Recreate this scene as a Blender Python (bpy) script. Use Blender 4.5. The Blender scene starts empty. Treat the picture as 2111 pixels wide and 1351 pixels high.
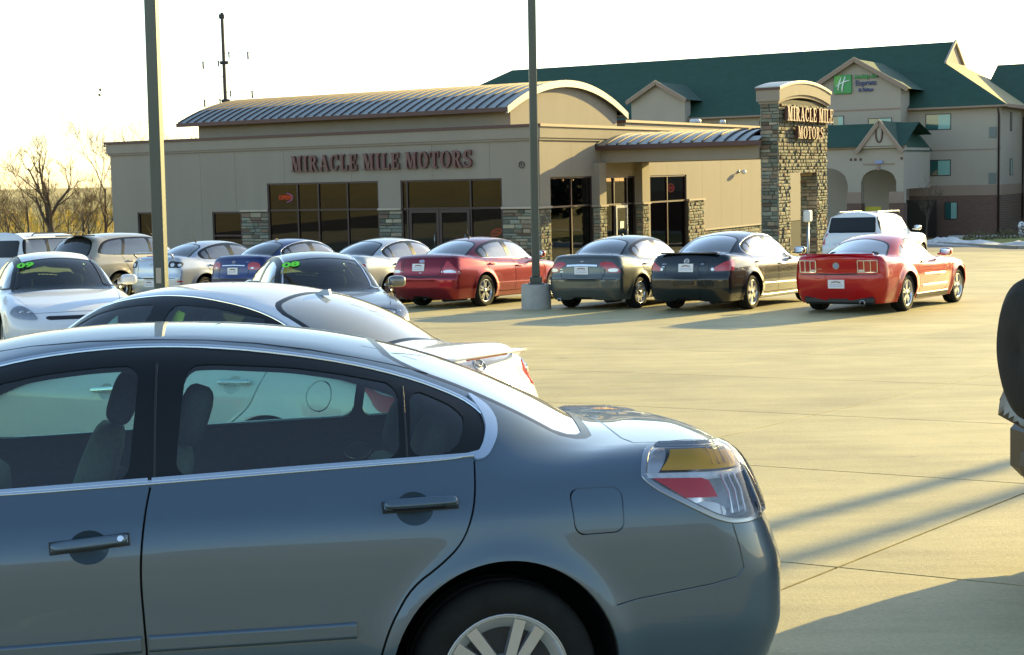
import bpy, math, random
import numpy as np
from math import radians, sin, cos, pi
from mathutils import Vector, Matrix
from mathutils.geometry import delaunay_2d_cdt
rnd = random.Random(7)
S = bpy.context.scene
COL = S.collection

# ------------------------------------------------------------ camera, sky, sun, exposure
CAM_Z = 3.16
pitch, roll = math.atan(309 / 3140.0), radians(1.32)
cam = bpy.data.cameras.new('camera')
cam.sensor_fit = 'HORIZONTAL'; cam.sensor_width = 36.0
cam.lens = 36.0 * 3140.0 / 2111.0
cam.clip_start = 0.05; cam.clip_end = 6000
co = bpy.data.objects.new('camera', cam); COL.objects.link(co)
fwd = Vector((0, cos(pitch), -sin(pitch))); r0 = Vector((1, 0, 0)); u0 = r0.cross(fwd)
rv = r0 * cos(roll) - u0 * sin(roll); uv = u0 * cos(roll) + r0 * sin(roll)
mw = Matrix((rv, uv, -fwd)).transposed().to_4x4(); mw.translation = Vector((0, 0, CAM_Z))
co.matrix_world = mw
S.camera = co

SUN_AZ, SUN_EL = 46.0, 14.3          # degrees from +Y towards +X, elevation
w = bpy.data.worlds.new('World'); S.world = w; w.use_nodes = True
nt = w.node_tree; nt.nodes.clear()
sky = nt.nodes.new('ShaderNodeTexSky'); sky.sky_type = 'NISHITA'; sky.sun_disc = False
sky.sun_elevation = radians(SUN_EL); sky.sun_rotation = radians(SUN_AZ)
sky.air_density = 1.0; sky.dust_density = 0.55; sky.ozone_density = 1.0
bg = nt.nodes.new('ShaderNodeBackground'); bg.inputs['Strength'].default_value = 0.15
wo = nt.nodes.new('ShaderNodeOutputWorld')
nt.links.new(sky.outputs[0], bg.inputs[0]); nt.links.new(bg.outputs[0], wo.inputs[0])
sl = bpy.data.lights.new('sun', 'SUN'); sl.energy = 5.0; sl.angle = radians(0.5); sl.color = (1.0, 0.77, 0.28)
so = bpy.data.objects.new('sun', sl); COL.objects.link(so)
sd = Vector((sin(radians(SUN_AZ)) * cos(radians(SUN_EL)), cos(radians(SUN_AZ)) * cos(radians(SUN_EL)), sin(radians(SUN_EL))))
so.rotation_euler = sd.to_track_quat('Z', 'Y').to_euler(); so.location = sd * 80
S.view_settings.view_transform = 'Standard'; S.view_settings.look = 'None'
S.view_settings.exposure = 1.38; S.view_settings.gamma = 1.0; S.view_settings.use_curve_mapping = False
S.cycles.max_bounces = 10; S.cycles.transparent_max_bounces = 16; S.cycles.glossy_bounces = 5
S.cycles.caustics_reflective = False; S.cycles.caustics_refractive = False
S.cycles.use_denoising = True

# ------------------------------------------------------------ shared frames
G0, GS = 1.325, -0.0265                       # the lot falls away from the camera: z = G0 + GS * Y
def gz(x, y): return G0 + GS * y if y < 105 else G0 + GS * 105
TH = radians(30.6)
DH = Vector((sin(TH), cos(TH), 0)); EH = Vector((cos(TH), -sin(TH), 0))
KC = Vector((1.018, 50.0, 0.0))               # corner of the showroom
NG = Vector((0, -GS, 1)).normalized()

# ------------------------------------------------------------ materials
def mat(name, col, rough=.6, metal=0., coat=0., var=0., vscale=6., bump=0., bscale=30., spec=.5, emit=None, obvar=0., coatr=.03, streak=False):
    m = bpy.data.materials.new(name); m.use_nodes = True
    n = m.node_tree; p = n.nodes['Principled BSDF']
    c4 = (*col, 1)
    p.inputs['Base Color'].default_value = c4; p.inputs['Roughness'].default_value = rough
    p.inputs['Metallic'].default_value = metal; p.inputs['Coat Weight'].default_value = coat
    p.inputs['Coat Roughness'].default_value = coatr; p.inputs['Specular IOR Level'].default_value = spec
    tc = n.nodes.new('ShaderNodeTexCoord')
    last = None
    if var:
        nz = n.nodes.new('ShaderNodeTexNoise'); nz.inputs['Scale'].default_value = vscale; nz.inputs['Detail'].default_value = 6
        nz.inputs['Roughness'].default_value = .65
        if streak:
            mp = n.nodes.new('ShaderNodeMapping'); mp.inputs['Scale'].default_value = (1, 1, .15)
            n.links.new(tc.outputs['Object'], mp.inputs[0]); n.links.new(mp.outputs[0], nz.inputs['Vector'])
        else: n.links.new(tc.outputs['Object'], nz.inputs['Vector'])
        mr = n.nodes.new('ShaderNodeMapRange'); mr.inputs['From Min'].default_value = .3; mr.inputs['From Max'].default_value = .7
        mr.inputs['To Min'].default_value = 1 - var; mr.inputs['To Max'].default_value = 1 + var
        n.links.new(nz.outputs['Fac'], mr.inputs[0]); last = mr.outputs[0]
    if obvar:
        oi = n.nodes.new('ShaderNodeObjectInfo')
        mr = n.nodes.new('ShaderNodeMapRange'); mr.inputs['To Min'].default_value = 1 - obvar; mr.inputs['To Max'].default_value = 1 + obvar
        n.links.new(oi.outputs['Random'], mr.inputs[0])
        if last:
            mm = n.nodes.new('ShaderNodeMath'); mm.operation = 'MULTIPLY'
            n.links.new(last, mm.inputs[0]); n.links.new(mr.outputs[0], mm.inputs[1]); last = mm.outputs[0]
        else: last = mr.outputs[0]
    if last:
        vm = n.nodes.new('ShaderNodeVectorMath'); vm.operation = 'SCALE'; vm.inputs[0].default_value = col
        n.links.new(last, vm.inputs['Scale']); n.links.new(vm.outputs[0], p.inputs['Base Color'])
    if bump:
        nb = n.nodes.new('ShaderNodeTexNoise'); nb.inputs['Scale'].default_value = bscale; nb.inputs['Detail'].default_value = 5
        n.links.new(tc.outputs['Object'], nb.inputs['Vector'])
        b = n.nodes.new('ShaderNodeBump'); b.inputs['Strength'].default_value = bump; b.inputs['Distance'].default_value = .01
        n.links.new(nb.outputs['Fac'], b.inputs['Height']); n.links.new(b.outputs[0], p.inputs['Normal'])
    if emit:
        p.inputs['Emission Color'].default_value = (*emit[:3], 1); p.inputs['Emission Strength'].default_value = emit[3]
    return m
def glassmat(name, tint, refl=1.0, rough=.01, sky_sheen=0., base=None):
    m = bpy.data.materials.new(name); m.use_nodes = True; n = m.node_tree; n.nodes.clear()
    o = n.nodes.new('ShaderNodeOutputMaterial'); mx = n.nodes.new('ShaderNodeMixShader')
    fr = n.nodes.new('ShaderNodeFresnel'); fr.inputs['IOR'].default_value = 1.52
    geo = n.nodes.new('ShaderNodeNewGeometry')
    mu = n.nodes.new('ShaderNodeMath'); mu.operation = 'MULTIPLY_ADD'; mu.inputs[1].default_value = 1.5 * refl; mu.inputs[2].default_value = 0.015; mu.use_clamp = True
    tr = n.nodes.new('ShaderNodeBsdfTransparent'); tr.inputs[0].default_value = (*tint, 1)
    gl = n.nodes.new('ShaderNodeBsdfGlossy'); gl.inputs['Roughness'].default_value = rough
    n.links.new(fr.outputs[0], mu.inputs[0]); n.links.new(mu.outputs[0], mx.inputs[0])
    if base:                                   # darkened film: part of the light stops in the pane
        df = n.nodes.new('ShaderNodeBsdfDiffuse'); df.inputs[0].default_value = (*base, 1)
        m2 = n.nodes.new('ShaderNodeMixShader'); m2.inputs[0].default_value = .5
        n.links.new(tr.outputs[0], m2.inputs[1]); n.links.new(df.outputs[0], m2.inputs[2]); n.links.new(m2.outputs[0], mx.inputs[1])
    else: n.links.new(tr.outputs[0], mx.inputs[1])
    n.links.new(gl.outputs[0], mx.inputs[2])
    if sky_sheen:                                   # pale diffuse layer painted in for the sky's reflection
        dd = n.nodes.new('ShaderNodeBsdfDiffuse'); dd.inputs[0].default_value = (.55, .55, .48, 1); m3 = n.nodes.new('ShaderNodeMixShader')
        tc = n.nodes.new('ShaderNodeTexCoord'); nz = n.nodes.new('ShaderNodeTexNoise'); nz.inputs['Scale'].default_value = 2.5; nz.inputs['Detail'].default_value = 4; mr = n.nodes.new('ShaderNodeMapRange'); mr.inputs['To Min'].default_value = sky_sheen * .6; mr.inputs['To Max'].default_value = sky_sheen * 1.4
        n.links.new(tc.outputs['Object'], nz.inputs['Vector']); n.links.new(nz.outputs['Fac'], mr.inputs[0]); n.links.new(mr.outputs[0], m3.inputs[0]); n.links.new(mx.outputs[0], m3.inputs[1]); n.links.new(dd.outputs[0], m3.inputs[2]); n.links.new(m3.outputs[0], o.inputs[0])
    else: n.links.new(mx.outputs[0], o.inputs[0])
    return m
def paint(name, col, metal=.5, rough=.32):
    m = mat(name, col, rough, metal, coat=.8, var=.025, vscale=1.5, coatr=.02, spec=.25)
    return m
M = {}
M['chrome'] = mat('chrome', (.75, .76, .77), .12, 1.)
M['satin'] = mat('satin_trim', (.34, .37, .40), .3, .9)
M['belt'] = mat('bright_window_trim', (.52, .60, .66), .24, .9)
M['black'] = mat('black_plastic', (.012, .013, .014), .45)
M['gloss_black'] = mat('gloss_black_trim', (.005, .007, .007), .30, spec=.35)
M['rubber'] = mat('rubber', (.02, .02, .02), .8, bump=.3, bscale=60)
M['tyre'] = mat('tyre_rubber', (.012, .013, .012), .85, spec=.25, bump=.2, bscale=80, var=.3, vscale=12)
M['alloy'] = mat('alloy', (.52, .53, .54), .28, .9)
M['cover'] = mat('wheel_cover_silver', (.42, .44, .46), .35, .75, var=.06, vscale=10)
M['hub_dark'] = mat('brake_dark', (.03, .03, .03), .6, .3)
M['cloth'] = mat('cabin_cloth', (.028, .03, .03), .9, var=.2, vscale=40)
M['cloth_tan'] = mat('seat_cloth_beige', (.22, .20, .16), .9, var=.15, vscale=40)
M['cloth_grey'] = mat('seat_cloth_grey', (.07, .075, .075), .9, var=.15, vscale=40)
M['glass'] = glassmat('green_tint_glass', (.64, .88, .77), 1., .01, .012)
M['glass_front'] = glassmat('windscreen_glass', (.40, .62, .48), .8, .01, .018)
M['glass_side'] = glassmat('side_window_glass', (.40, .55, .50), 2.6, .02, .06)
M['glass_dark'] = glassmat('dark_tint_glass', (.20, .30, .26), 1.6, .02, .05)
M['glass_sheen'] = glassmat('sky_sheen_rear_glass', (.16, .26, .20), 2.6, .06, .30)  # strongly paled pane, reflected sky put into its colour
M['glass_rear'] = glassmat('rear_tint_glass', (.16, .26, .20), 2.6, .05, .16)
M['clear'] = glassmat('clear_lens', (.97, .97, .97), .6)
M['lens_red'] = mat('red_lens', (.42, .012, .014), .12, coat=1., emit=(.5, .01, .01, .0))
M['lens_amber'] = mat('amber_lens', (.90, .40, .01), .12, coat=1.)
def lens_trans(name, col):
    m = bpy.data.materials.new(name); m.use_nodes = True; n = m.node_tree; n.nodes.clear(); o = n.nodes.new('ShaderNodeOutputMaterial')
    t = n.nodes.new('ShaderNodeBsdfTranslucent'); t.inputs[0].default_value = (*col, 1); d = n.nodes.new('ShaderNodeBsdfDiffuse'); d.inputs[0].default_value = (*col, 1); g = n.nodes.new('ShaderNodeBsdfGlossy'); g.inputs['Roughness'].default_value = .15
    a = n.nodes.new('ShaderNodeMixShader'); a.inputs[0].default_value = .97; b = n.nodes.new('ShaderNodeMixShader'); b.inputs[0].default_value = .05
    n.links.new(t.outputs[0], a.inputs[1]); n.links.new(d.outputs[0], a.inputs[2]); n.links.new(a.outputs[0], b.inputs[1]); n.links.new(g.outputs[0], b.inputs[2]); n.links.new(b.outputs[0], o.inputs[0]); return m
M['amber_shell'] = lens_trans('amber_shell', (1.0, .50, .01)); M['red_shell'] = lens_trans('red_shell', (.80, .03, .04))
M['lens_white'] = mat('white_lens', (.62, .64, .66), .12, .35, coat=1.)
M['lamp_silver'] = mat('lamp_reflector', (.80, .82, .83), .30, .6, var=.15, vscale=30)
M['plate'] = mat('dealer_plate_white', (.72, .72, .72), .4, coat=.3)
M['print_brown'] = mat('print_brown', (.16, .05, .03), .5)
M['print_blue'] = mat('print_blue', (.25, .3, .5), .5)
M['green_paint'] = mat('window_marker_green', (.16, .85, .02), .5)
M['green_edge'] = mat('window_marker_dark_edge', (.01, .10, .01), .5)
M['paper'] = mat('paper_pale', (.62, .68, .66), .7)
M['yellow'] = mat('yellow_tag', (.75, .80, .05), .6)

# ------------------------------------------------------------ mesh helpers
class MB:
    def __init__(s): s.v = []; s.f = []; s.m = []; s.sm = []
    def add(s, vs, fs, mi=0, smooth=False):
        b = len(s.v); s.v += [tuple(v) for v in vs]; s.f += [tuple(i + b for i in f) for f in fs]
        s.m += [mi] * len(fs); s.sm += [smooth] * len(fs)
    def box(s, lo, hi, mi=0, bev=0., T=None):
        x0, y0, z0 = lo; x1, y1, z1 = hi
        if bev:
            b = min(bev, (x1 - x0) * .45, (y1 - y0) * .45, (z1 - z0) * .45); vs = []; 
            for sx in (0, 1):
                for sy in (0, 1):
                    for sz in (0, 1):
                        X = (x0, x1)[sx]; Y = (y0, y1)[sy]; Z = (z0, z1)[sz]; dx = b * (1 - 2 * sx); dy = b * (1 - 2 * sy); dz = b * (1 - 2 * sz)
                        vs += [(X, Y + dy, Z + dz), (X + dx, Y, Z + dz), (X + dx, Y + dy, Z)]
            I = lambda sx, sy, sz, a: ((sx * 2 + sy) * 2 + sz) * 3 + a
            fs = []
            for k in (0, 1):
                q = [I(k, 0, 0, 0), I(k, 0, 1, 0), I(k, 1, 1, 0), I(k, 1, 0, 0)]; fs.append(q if k == 0 else q[::-1])
                q = [I(0, k, 0, 1), I(1, k, 0, 1), I(1, k, 1, 1), I(0, k, 1, 1)]; fs.append(q if k == 0 else q[::-1])
                q = [I(0, 0, k, 2), I(0, 1, k, 2), I(1, 1, k, 2), I(1, 0, k, 2)]; fs.append(q if k == 0 else q[::-1])
            for a in (0, 1):
                for c in (0, 1):
                    fs.append([I(a, c, 0, 0), I(a, c, 0, 1), I(a, c, 1, 1), I(a, c, 1, 0)])
                    fs.append([I(a, 0, c, 0), I(a, 0, c, 2), I(a, 1, c, 2), I(a, 1, c, 0)])
                    fs.append([I(0, a, c, 1), I(0, a, c, 2), I(1, a, c, 2), I(1, a, c, 1)])
            for sx in (0, 1):
                for sy in (0, 1):
                    for sz in (0, 1): fs.append([I(sx, sy, sz, 0), I(sx, sy, sz, 1), I(sx, sy, sz, 2)])
        else:
            vs = [(x0, y0, z0), (x1, y0, z0), (x1, y1, z0), (x0, y1, z0), (x0, y0, z1), (x1, y0, z1), (x1, y1, z1), (x0, y1, z1)]
            fs = [(0, 3, 2, 1), (4, 5, 6, 7), (0, 1, 5, 4), (1, 2, 6, 5), (2, 3, 7, 6), (3, 0, 4, 7)]
        if T is not None: vs = [T @ Vector(v) for v in vs]
        s.add(vs, fs, mi)
    def prism(s, poly, z0, z1, mi=0, T=None):     # convex-ish polygon in local xy, extruded in z
        n = len(poly); vs = [(p[0], p[1], z0) for p in poly] + [(p[0], p[1], z1) for p in poly]
        fs = [tuple(range(n))[::-1], tuple(range(n, 2 * n))] + [(i, (i + 1) % n, n + (i + 1) % n, n + i) for i in range(n)]
        if T is not None: vs = [T @ Vector(v) for v in vs]
        s.add(vs, fs, mi)
    def tube(s, pts, r, n=8, mi=0, cap=True):
        pts = [Vector(p) for p in pts]; R = r if isinstance(r, (list, tuple)) else [r] * len(pts); rings = []
        up = None
        for i, p in enumerate(pts):
            t = (pts[min(i + 1, len(pts) - 1)] - pts[max(i - 1, 0)]).normalized()
            if up is None: up = t.orthogonal().normalized()
            up = (up - t * up.dot(t)).normalized(); sd_ = t.cross(up)
            rings.append([p + (up * cos(2 * pi * k / n) + sd_ * sin(2 * pi * k / n)) * R[i] for k in range(n)])
        vs = [v for r_ in rings for v in r_]; fs = []
        for i in range(len(pts) - 1):
            for k in range(n): fs.append((i * n + k, i * n + (k + 1) % n, (i + 1) * n + (k + 1) % n, (i + 1) * n + k))
        if cap: fs.append(tuple(range(n))[::-1]); fs.append(tuple(range((len(pts) - 1) * n, len(pts) * n)))
        s.add(vs, fs, mi, True)
    def lathe(s, prof, n=32, mi=0, axis='y', c=(0, 0, 0), smooth=True, a0=0, a1=2 * pi):
        vs = []; full = abs(a1 - a0 - 2 * pi) < 1e-6; m = n if full else n + 1
        for (r, h) in prof:
            for k in range(m):
                a = a0 + (a1 - a0) * k / n
                if axis == 'y': vs.append((c[0] + r * cos(a), c[1] + h, c[2] + r * sin(a)))
                else: vs.append((c[0] + r * cos(a), c[1] + r * sin(a), c[2] + h))
        fs = [(i * m + k, i * m + (k + 1) % m, (i + 1) * m + (k + 1) % m, (i + 1) * m + k) for i in range(len(prof) - 1) for k in range(n)]
        s.add(vs, fs, mi, smooth)
    def ball(s, c, r, n=10, mi=0, sc=(1, 1, 1)):
        prof = [(sin(pi * i / n), -cos(pi * i / n)) for i in range(n + 1)]
        b = len(s.v); s.lathe(prof, n * 2, mi, 'z')
        s.v[b:] = [(c[0] + v[0] * r * sc[0], c[1] + v[1] * r * sc[1], c[2] + v[2] * r * sc[2]) for v in s.v[b:]]
    def mesh(s, name, mats):
        me = bpy.data.meshes.new(name); me.from_pydata([tuple(v) for v in s.v], [], s.f)
        for m_ in (mats if isinstance(mats, (list, tuple)) else [mats]): me.materials.append(m_)
        me.polygons.foreach_set('material_index', s.m); me.polygons.foreach_set('use_smooth', s.sm)
        me.update(); return me
    def build(s, name, mats, parent=None, fix=True):
        me = s.mesh(name, mats)
        if fix:
            import bmesh
            bm = bmesh.new(); bm.from_mesh(me); bmesh.ops.recalc_face_normals(bm, faces=bm.faces); bm.to_mesh(me); bm.free()
        return link(name, me, parent)
def link(name, me, parent=None, mw_=None):
    o = bpy.data.objects.new(name, me); COL.objects.link(o)
    if parent is not None: o.parent = parent
    if mw_ is not None: o.matrix_local = mw_
    return o
def tag(o, label=None, cat=None, group=None, kind=None):
    if label: o['label'] = label
    if cat: o['category'] = cat
    if group: o['group'] = group
    if kind: o['kind'] = kind
    return o
def empty(name, mwx, label, cat, group=None):
    o = bpy.data.objects.new(name, None); o.empty_display_size = .2; COL.objects.link(o); o.matrix_world = mwx
    return tag(o, label, cat, group)
def box(name, lo, hi, m, parent=None, bev=0.):
    b = MB(); b.box(lo, hi, 0, bev); return b.build(name, m, parent)
def basis(o, x, y, z):
    m = Matrix((Vector(x), Vector(y), Vector(z))).transposed().to_4x4(); m.translation = Vector(o); return m
def inpoly(P, poly):
    x, y = P[:, 0], P[:, 1]; r = np.zeros(len(P), bool); q = np.asarray(poly); j = len(q) - 1
    for i in range(len(q)):
        xi, yi = q[i]; xj, yj = q[j]
        if yi != yj: r ^= ((yi > y) != (yj > y)) & (x < (xj - xi) * (y - yi) / (yj - yi) + xi)
        j = i
    return r
def dense(poly, step=.04, closed=True):
    out = []; n = len(poly)
    for i in range(n if closed else n - 1):
        a = np.array(poly[i], float); b = np.array(poly[(i + 1) % n], float); k = max(1, int(np.linalg.norm(b - a) / step))
        out += [a + (b - a) * t / k for t in range(k)]
    if not closed: out.append(np.array(poly[-1], float))
    return np.array(out)
def smooth_poly(pts, closed=True, it=2):
    P = [np.array(p, float) for p in pts]
    for _ in range(it):
        Q = []; n = len(P)
        for i in range(n if closed else n - 1):
            a, b = P[i], P[(i + 1) % n]; Q += [a * .75 + b * .25, a * .25 + b * .75]
        if not closed: Q = [P[0]] + Q[1:-1] + [P[-1]]
        P = Q
    return np.array(P)
def round_poly(pts, r=.035, it=2):
    P = [np.array(p, float) for p in pts]
    for k in range(it):
        Q = []; n = len(P)
        for i in range(n):
            a, b, c = P[i - 1], P[i], P[(i + 1) % n]; la, lc = np.linalg.norm(a - b), np.linalg.norm(c - b); rr = r / (k * 1.6 + 1)
            Q += [b + (a - b) * min(rr / max(la, 1e-9), .3), b + (c - b) * min(rr / max(lc, 1e-9), .3)]
        P = Q
    return np.array(P)
def cdt(pts, loops, open_=()):
    V = [tuple(p) for p in pts]; E = []
    for L in loops:
        b = len(V); V += [tuple(p) for p in L]; E += [(b + i, b + (i + 1) % len(L)) for i in range(len(L))]
    for L in open_:
        b = len(V); V += [tuple(p) for p in L]; E += [(b + i, b + i + 1) for i in range(len(L) - 1)]
    r = delaunay_2d_cdt([Vector((float(a), float(c))) for a, c in V], E, [], 0, 1e-5, False)
    return np.array([(v.x, v.y) for v in r[0]]), np.array([f for f in r[2] if len(f) == 3], int)
def np_mesh(name, V, F, mats, N=None, mi=None, parent=None, smooth=True):
    me = bpy.data.meshes.new(name); me.from_pydata(np.asarray(V).tolist(), [], [list(map(int, f)) for f in F])
    for m_ in (mats if isinstance(mats, (list, tuple)) else [mats]): me.materials.append(m_)
    if mi is not None: me.polygons.foreach_set('material_index', mi)
    me.polygons.foreach_set('use_smooth', [smooth] * len(me.polygons)); me.update()
    if N is not None and smooth: me.normals_split_custom_set_from_vertices(np.asarray(N).tolist())
    return link(name, me, parent)

# ------------------------------------------------------------ implicit car body
def _pchip(pts,n=400,mode='p'):
    P=np.array(pts,float);X,Y=P[:,0],P[:,1];h=np.diff(X);d=np.diff(Y)/h;m=np.zeros(len(X))
    if len(X)>2:
        if mode=='p':
            for i in range(1,len(X)-1):
                if d[i-1]*d[i]>0:
                    w1=2*h[i]+h[i-1];w2=h[i]+2*h[i-1];m[i]=(w1+w2)/(w1/d[i-1]+w2/d[i])
        else:
            m[1:-1]=(d[:-1]*h[1:]+d[1:]*h[:-1])/(h[:-1]+h[1:])
    m[0]=d[0];m[-1]=d[-1]
    xs=np.linspace(X[0],X[-1],n);k=np.clip(np.searchsorted(X,xs,side='right')-1,0,len(X)-2)
    t=(xs-X[k])/h[k];t2=t*t;t3=t2*t
    ys=(2*t3-3*t2+1)*Y[k]+(t3-2*t2+t)*h[k]*m[k]+(-2*t3+3*t2)*Y[k+1]+(t3-t2)*h[k]*m[k+1]
    return xs,ys
def curve(pts,mode='p'):
    if np.isscalar(pts): return lambda x:np.full_like(np.asarray(x,float),pts)
    xs,ys=_pchip(pts,mode=mode)
    return lambda x:np.interp(x,xs,ys)
def smax(a,b,k):
    h=np.maximum(k-np.abs(a-b),0)/k;return np.maximum(a,b)+h*h*k*.25
def smin(a,b,k): return -smax(-a,-b,k)
class CarF:
    def __init__(s,c):
        s.c=c;s.L=c['L'];s.hw=c['W']/2
        s.plan=curve(c['plan']);s.prof=curve(c['prof']);s.D=curve(c['deck'],'c');s.R=curve(c['roof'],'c')
        s.xf=curve(c['nose']);s.xr=curve(c['tail']);s.gb=curve(c['gb'])
        g=np.linspace(-.5,s.L+.5,600);s.gx=g;s.dR=np.gradient(s.R(g),g)
        s.k=dict(ts=.16,fs=.22,fr=.16,g=.14,j=.07);s.k.update(c.get('k',{}))
        s.zc=c.get('zc',.55)
    def F(s,x,y,z):
        c=s.c;a=np.abs(y);k=s.k;hw=s.hw
        W=hw-s.plan(x)-s.prof(z)
        for ax in c['axles']:
            r=np.hypot(x-ax,z-c['wr']);ra=c['arch']
            W=W+c.get('flare',.018)*np.exp(-((r-ra)/c.get('flw',.06))**2)*(z<1.2)
        for (x0,x1,z0,z1,w,am) in c.get('crease',[]):
            zl=z0+(z1-z0)*(x-x0)/(x1-x0);W=W+am*np.exp(-((z-zl)/w)**2)*(x>x0-.6)*(x<x1+.4)
        side=a-W
        top=z-(s.D(x)-c.get('crd',.05)*(a/hw)**2)
        fr=(s.xf(z)+c.get('cf',.28)*(a/hw)**c.get('pf',2.6))-x
        re=x-(s.xr(z)-c.get('cr',.2)*(a/hw)**c.get('pr',3.))
        b=smax(side,top,k['ts']);b=smax(b,fr*.9,k['fs']);b=smax(b,re*.95,k['fr'])
        zb=c['zb'];t=c.get('tum',.42);q=c.get('tq',.25);dz=np.maximum(z-zb,-.1)
        gs=(a-(s.gb(x)-t*dz-q*dz*dz))/1.06
        kf=c.get('wsc',.16);kr=c.get('rwc',.16);mid=c['mid']
        w=np.clip((x-mid)/.8,-1,1);xx=x-np.where(w<0,kf,kr)*(-w)*a*a/.5
        sl=np.interp(xx,s.gx,s.dR)
        gt=(z-(s.R(xx)-c.get('crr',.05)*a*a/.36))/np.sqrt(1+sl*sl)
        g=smax(gs,gt,k['g']);g=np.maximum(g,(zb-.33)-z)
        return smin(b,g,k['j'])
    def grad(s,P,e=.008):
        x,y,z=P[:,0],P[:,1],P[:,2]
        n=np.stack([s.F(x+e,y,z)-s.F(x-e,y,z),s.F(x,y+e,z)-s.F(x,y-e,z),s.F(x,y,z+e)-s.F(x,y,z-e)],1)
        return n/np.maximum(np.linalg.norm(n,axis=1,keepdims=True),1e-9)
    def hit(s,O,Dv,tmax=3.,step=.03):
        O=np.atleast_2d(O).astype(float);Dv=np.broadcast_to(np.asarray(Dv,float),O.shape)
        n=len(O);t=np.zeros(n);lo=np.zeros(n);done=np.zeros(n,bool)
        f=lambda t:s.F(*(O+Dv*t[:,None]).T)
        for i in range(int(tmax/step)):
            v=f(t)<=0;done|=v
            if done.all():break
            lo=np.where(done,lo,t);t=np.where(done,t,t+step)
        hi=t.copy()
        for i in range(16):
            m=(lo+hi)/2;v=f(m)<=0;hi=np.where(v,m,hi);lo=np.where(v,lo,m)
        return O+Dv*((lo+hi)/2)[:,None],done
    # charts
    def side(s,xz,sg=-1):
        xz=np.atleast_2d(xz).astype(float);O=np.stack([xz[:,0],np.full(len(xz),sg*1.3),xz[:,1]],1)
        return s.hit(O,(0,-sg,0),1.3)[0]
    def top(s,xy):
        xy=np.atleast_2d(xy).astype(float);O=np.stack([xy[:,0],xy[:,1],np.full(len(xy),2.4)],1)
        return s.hit(O,(0,0,-1),2.3)[0]
    def rear(s,yz,d=1):
        yz=np.atleast_2d(yz).astype(float);O=np.stack([np.full(len(yz),s.L+.4 if d>0 else -.4),yz[:,0],yz[:,1]],1)
        return s.hit(O,(-d,0,0),2.5)[0]

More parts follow.
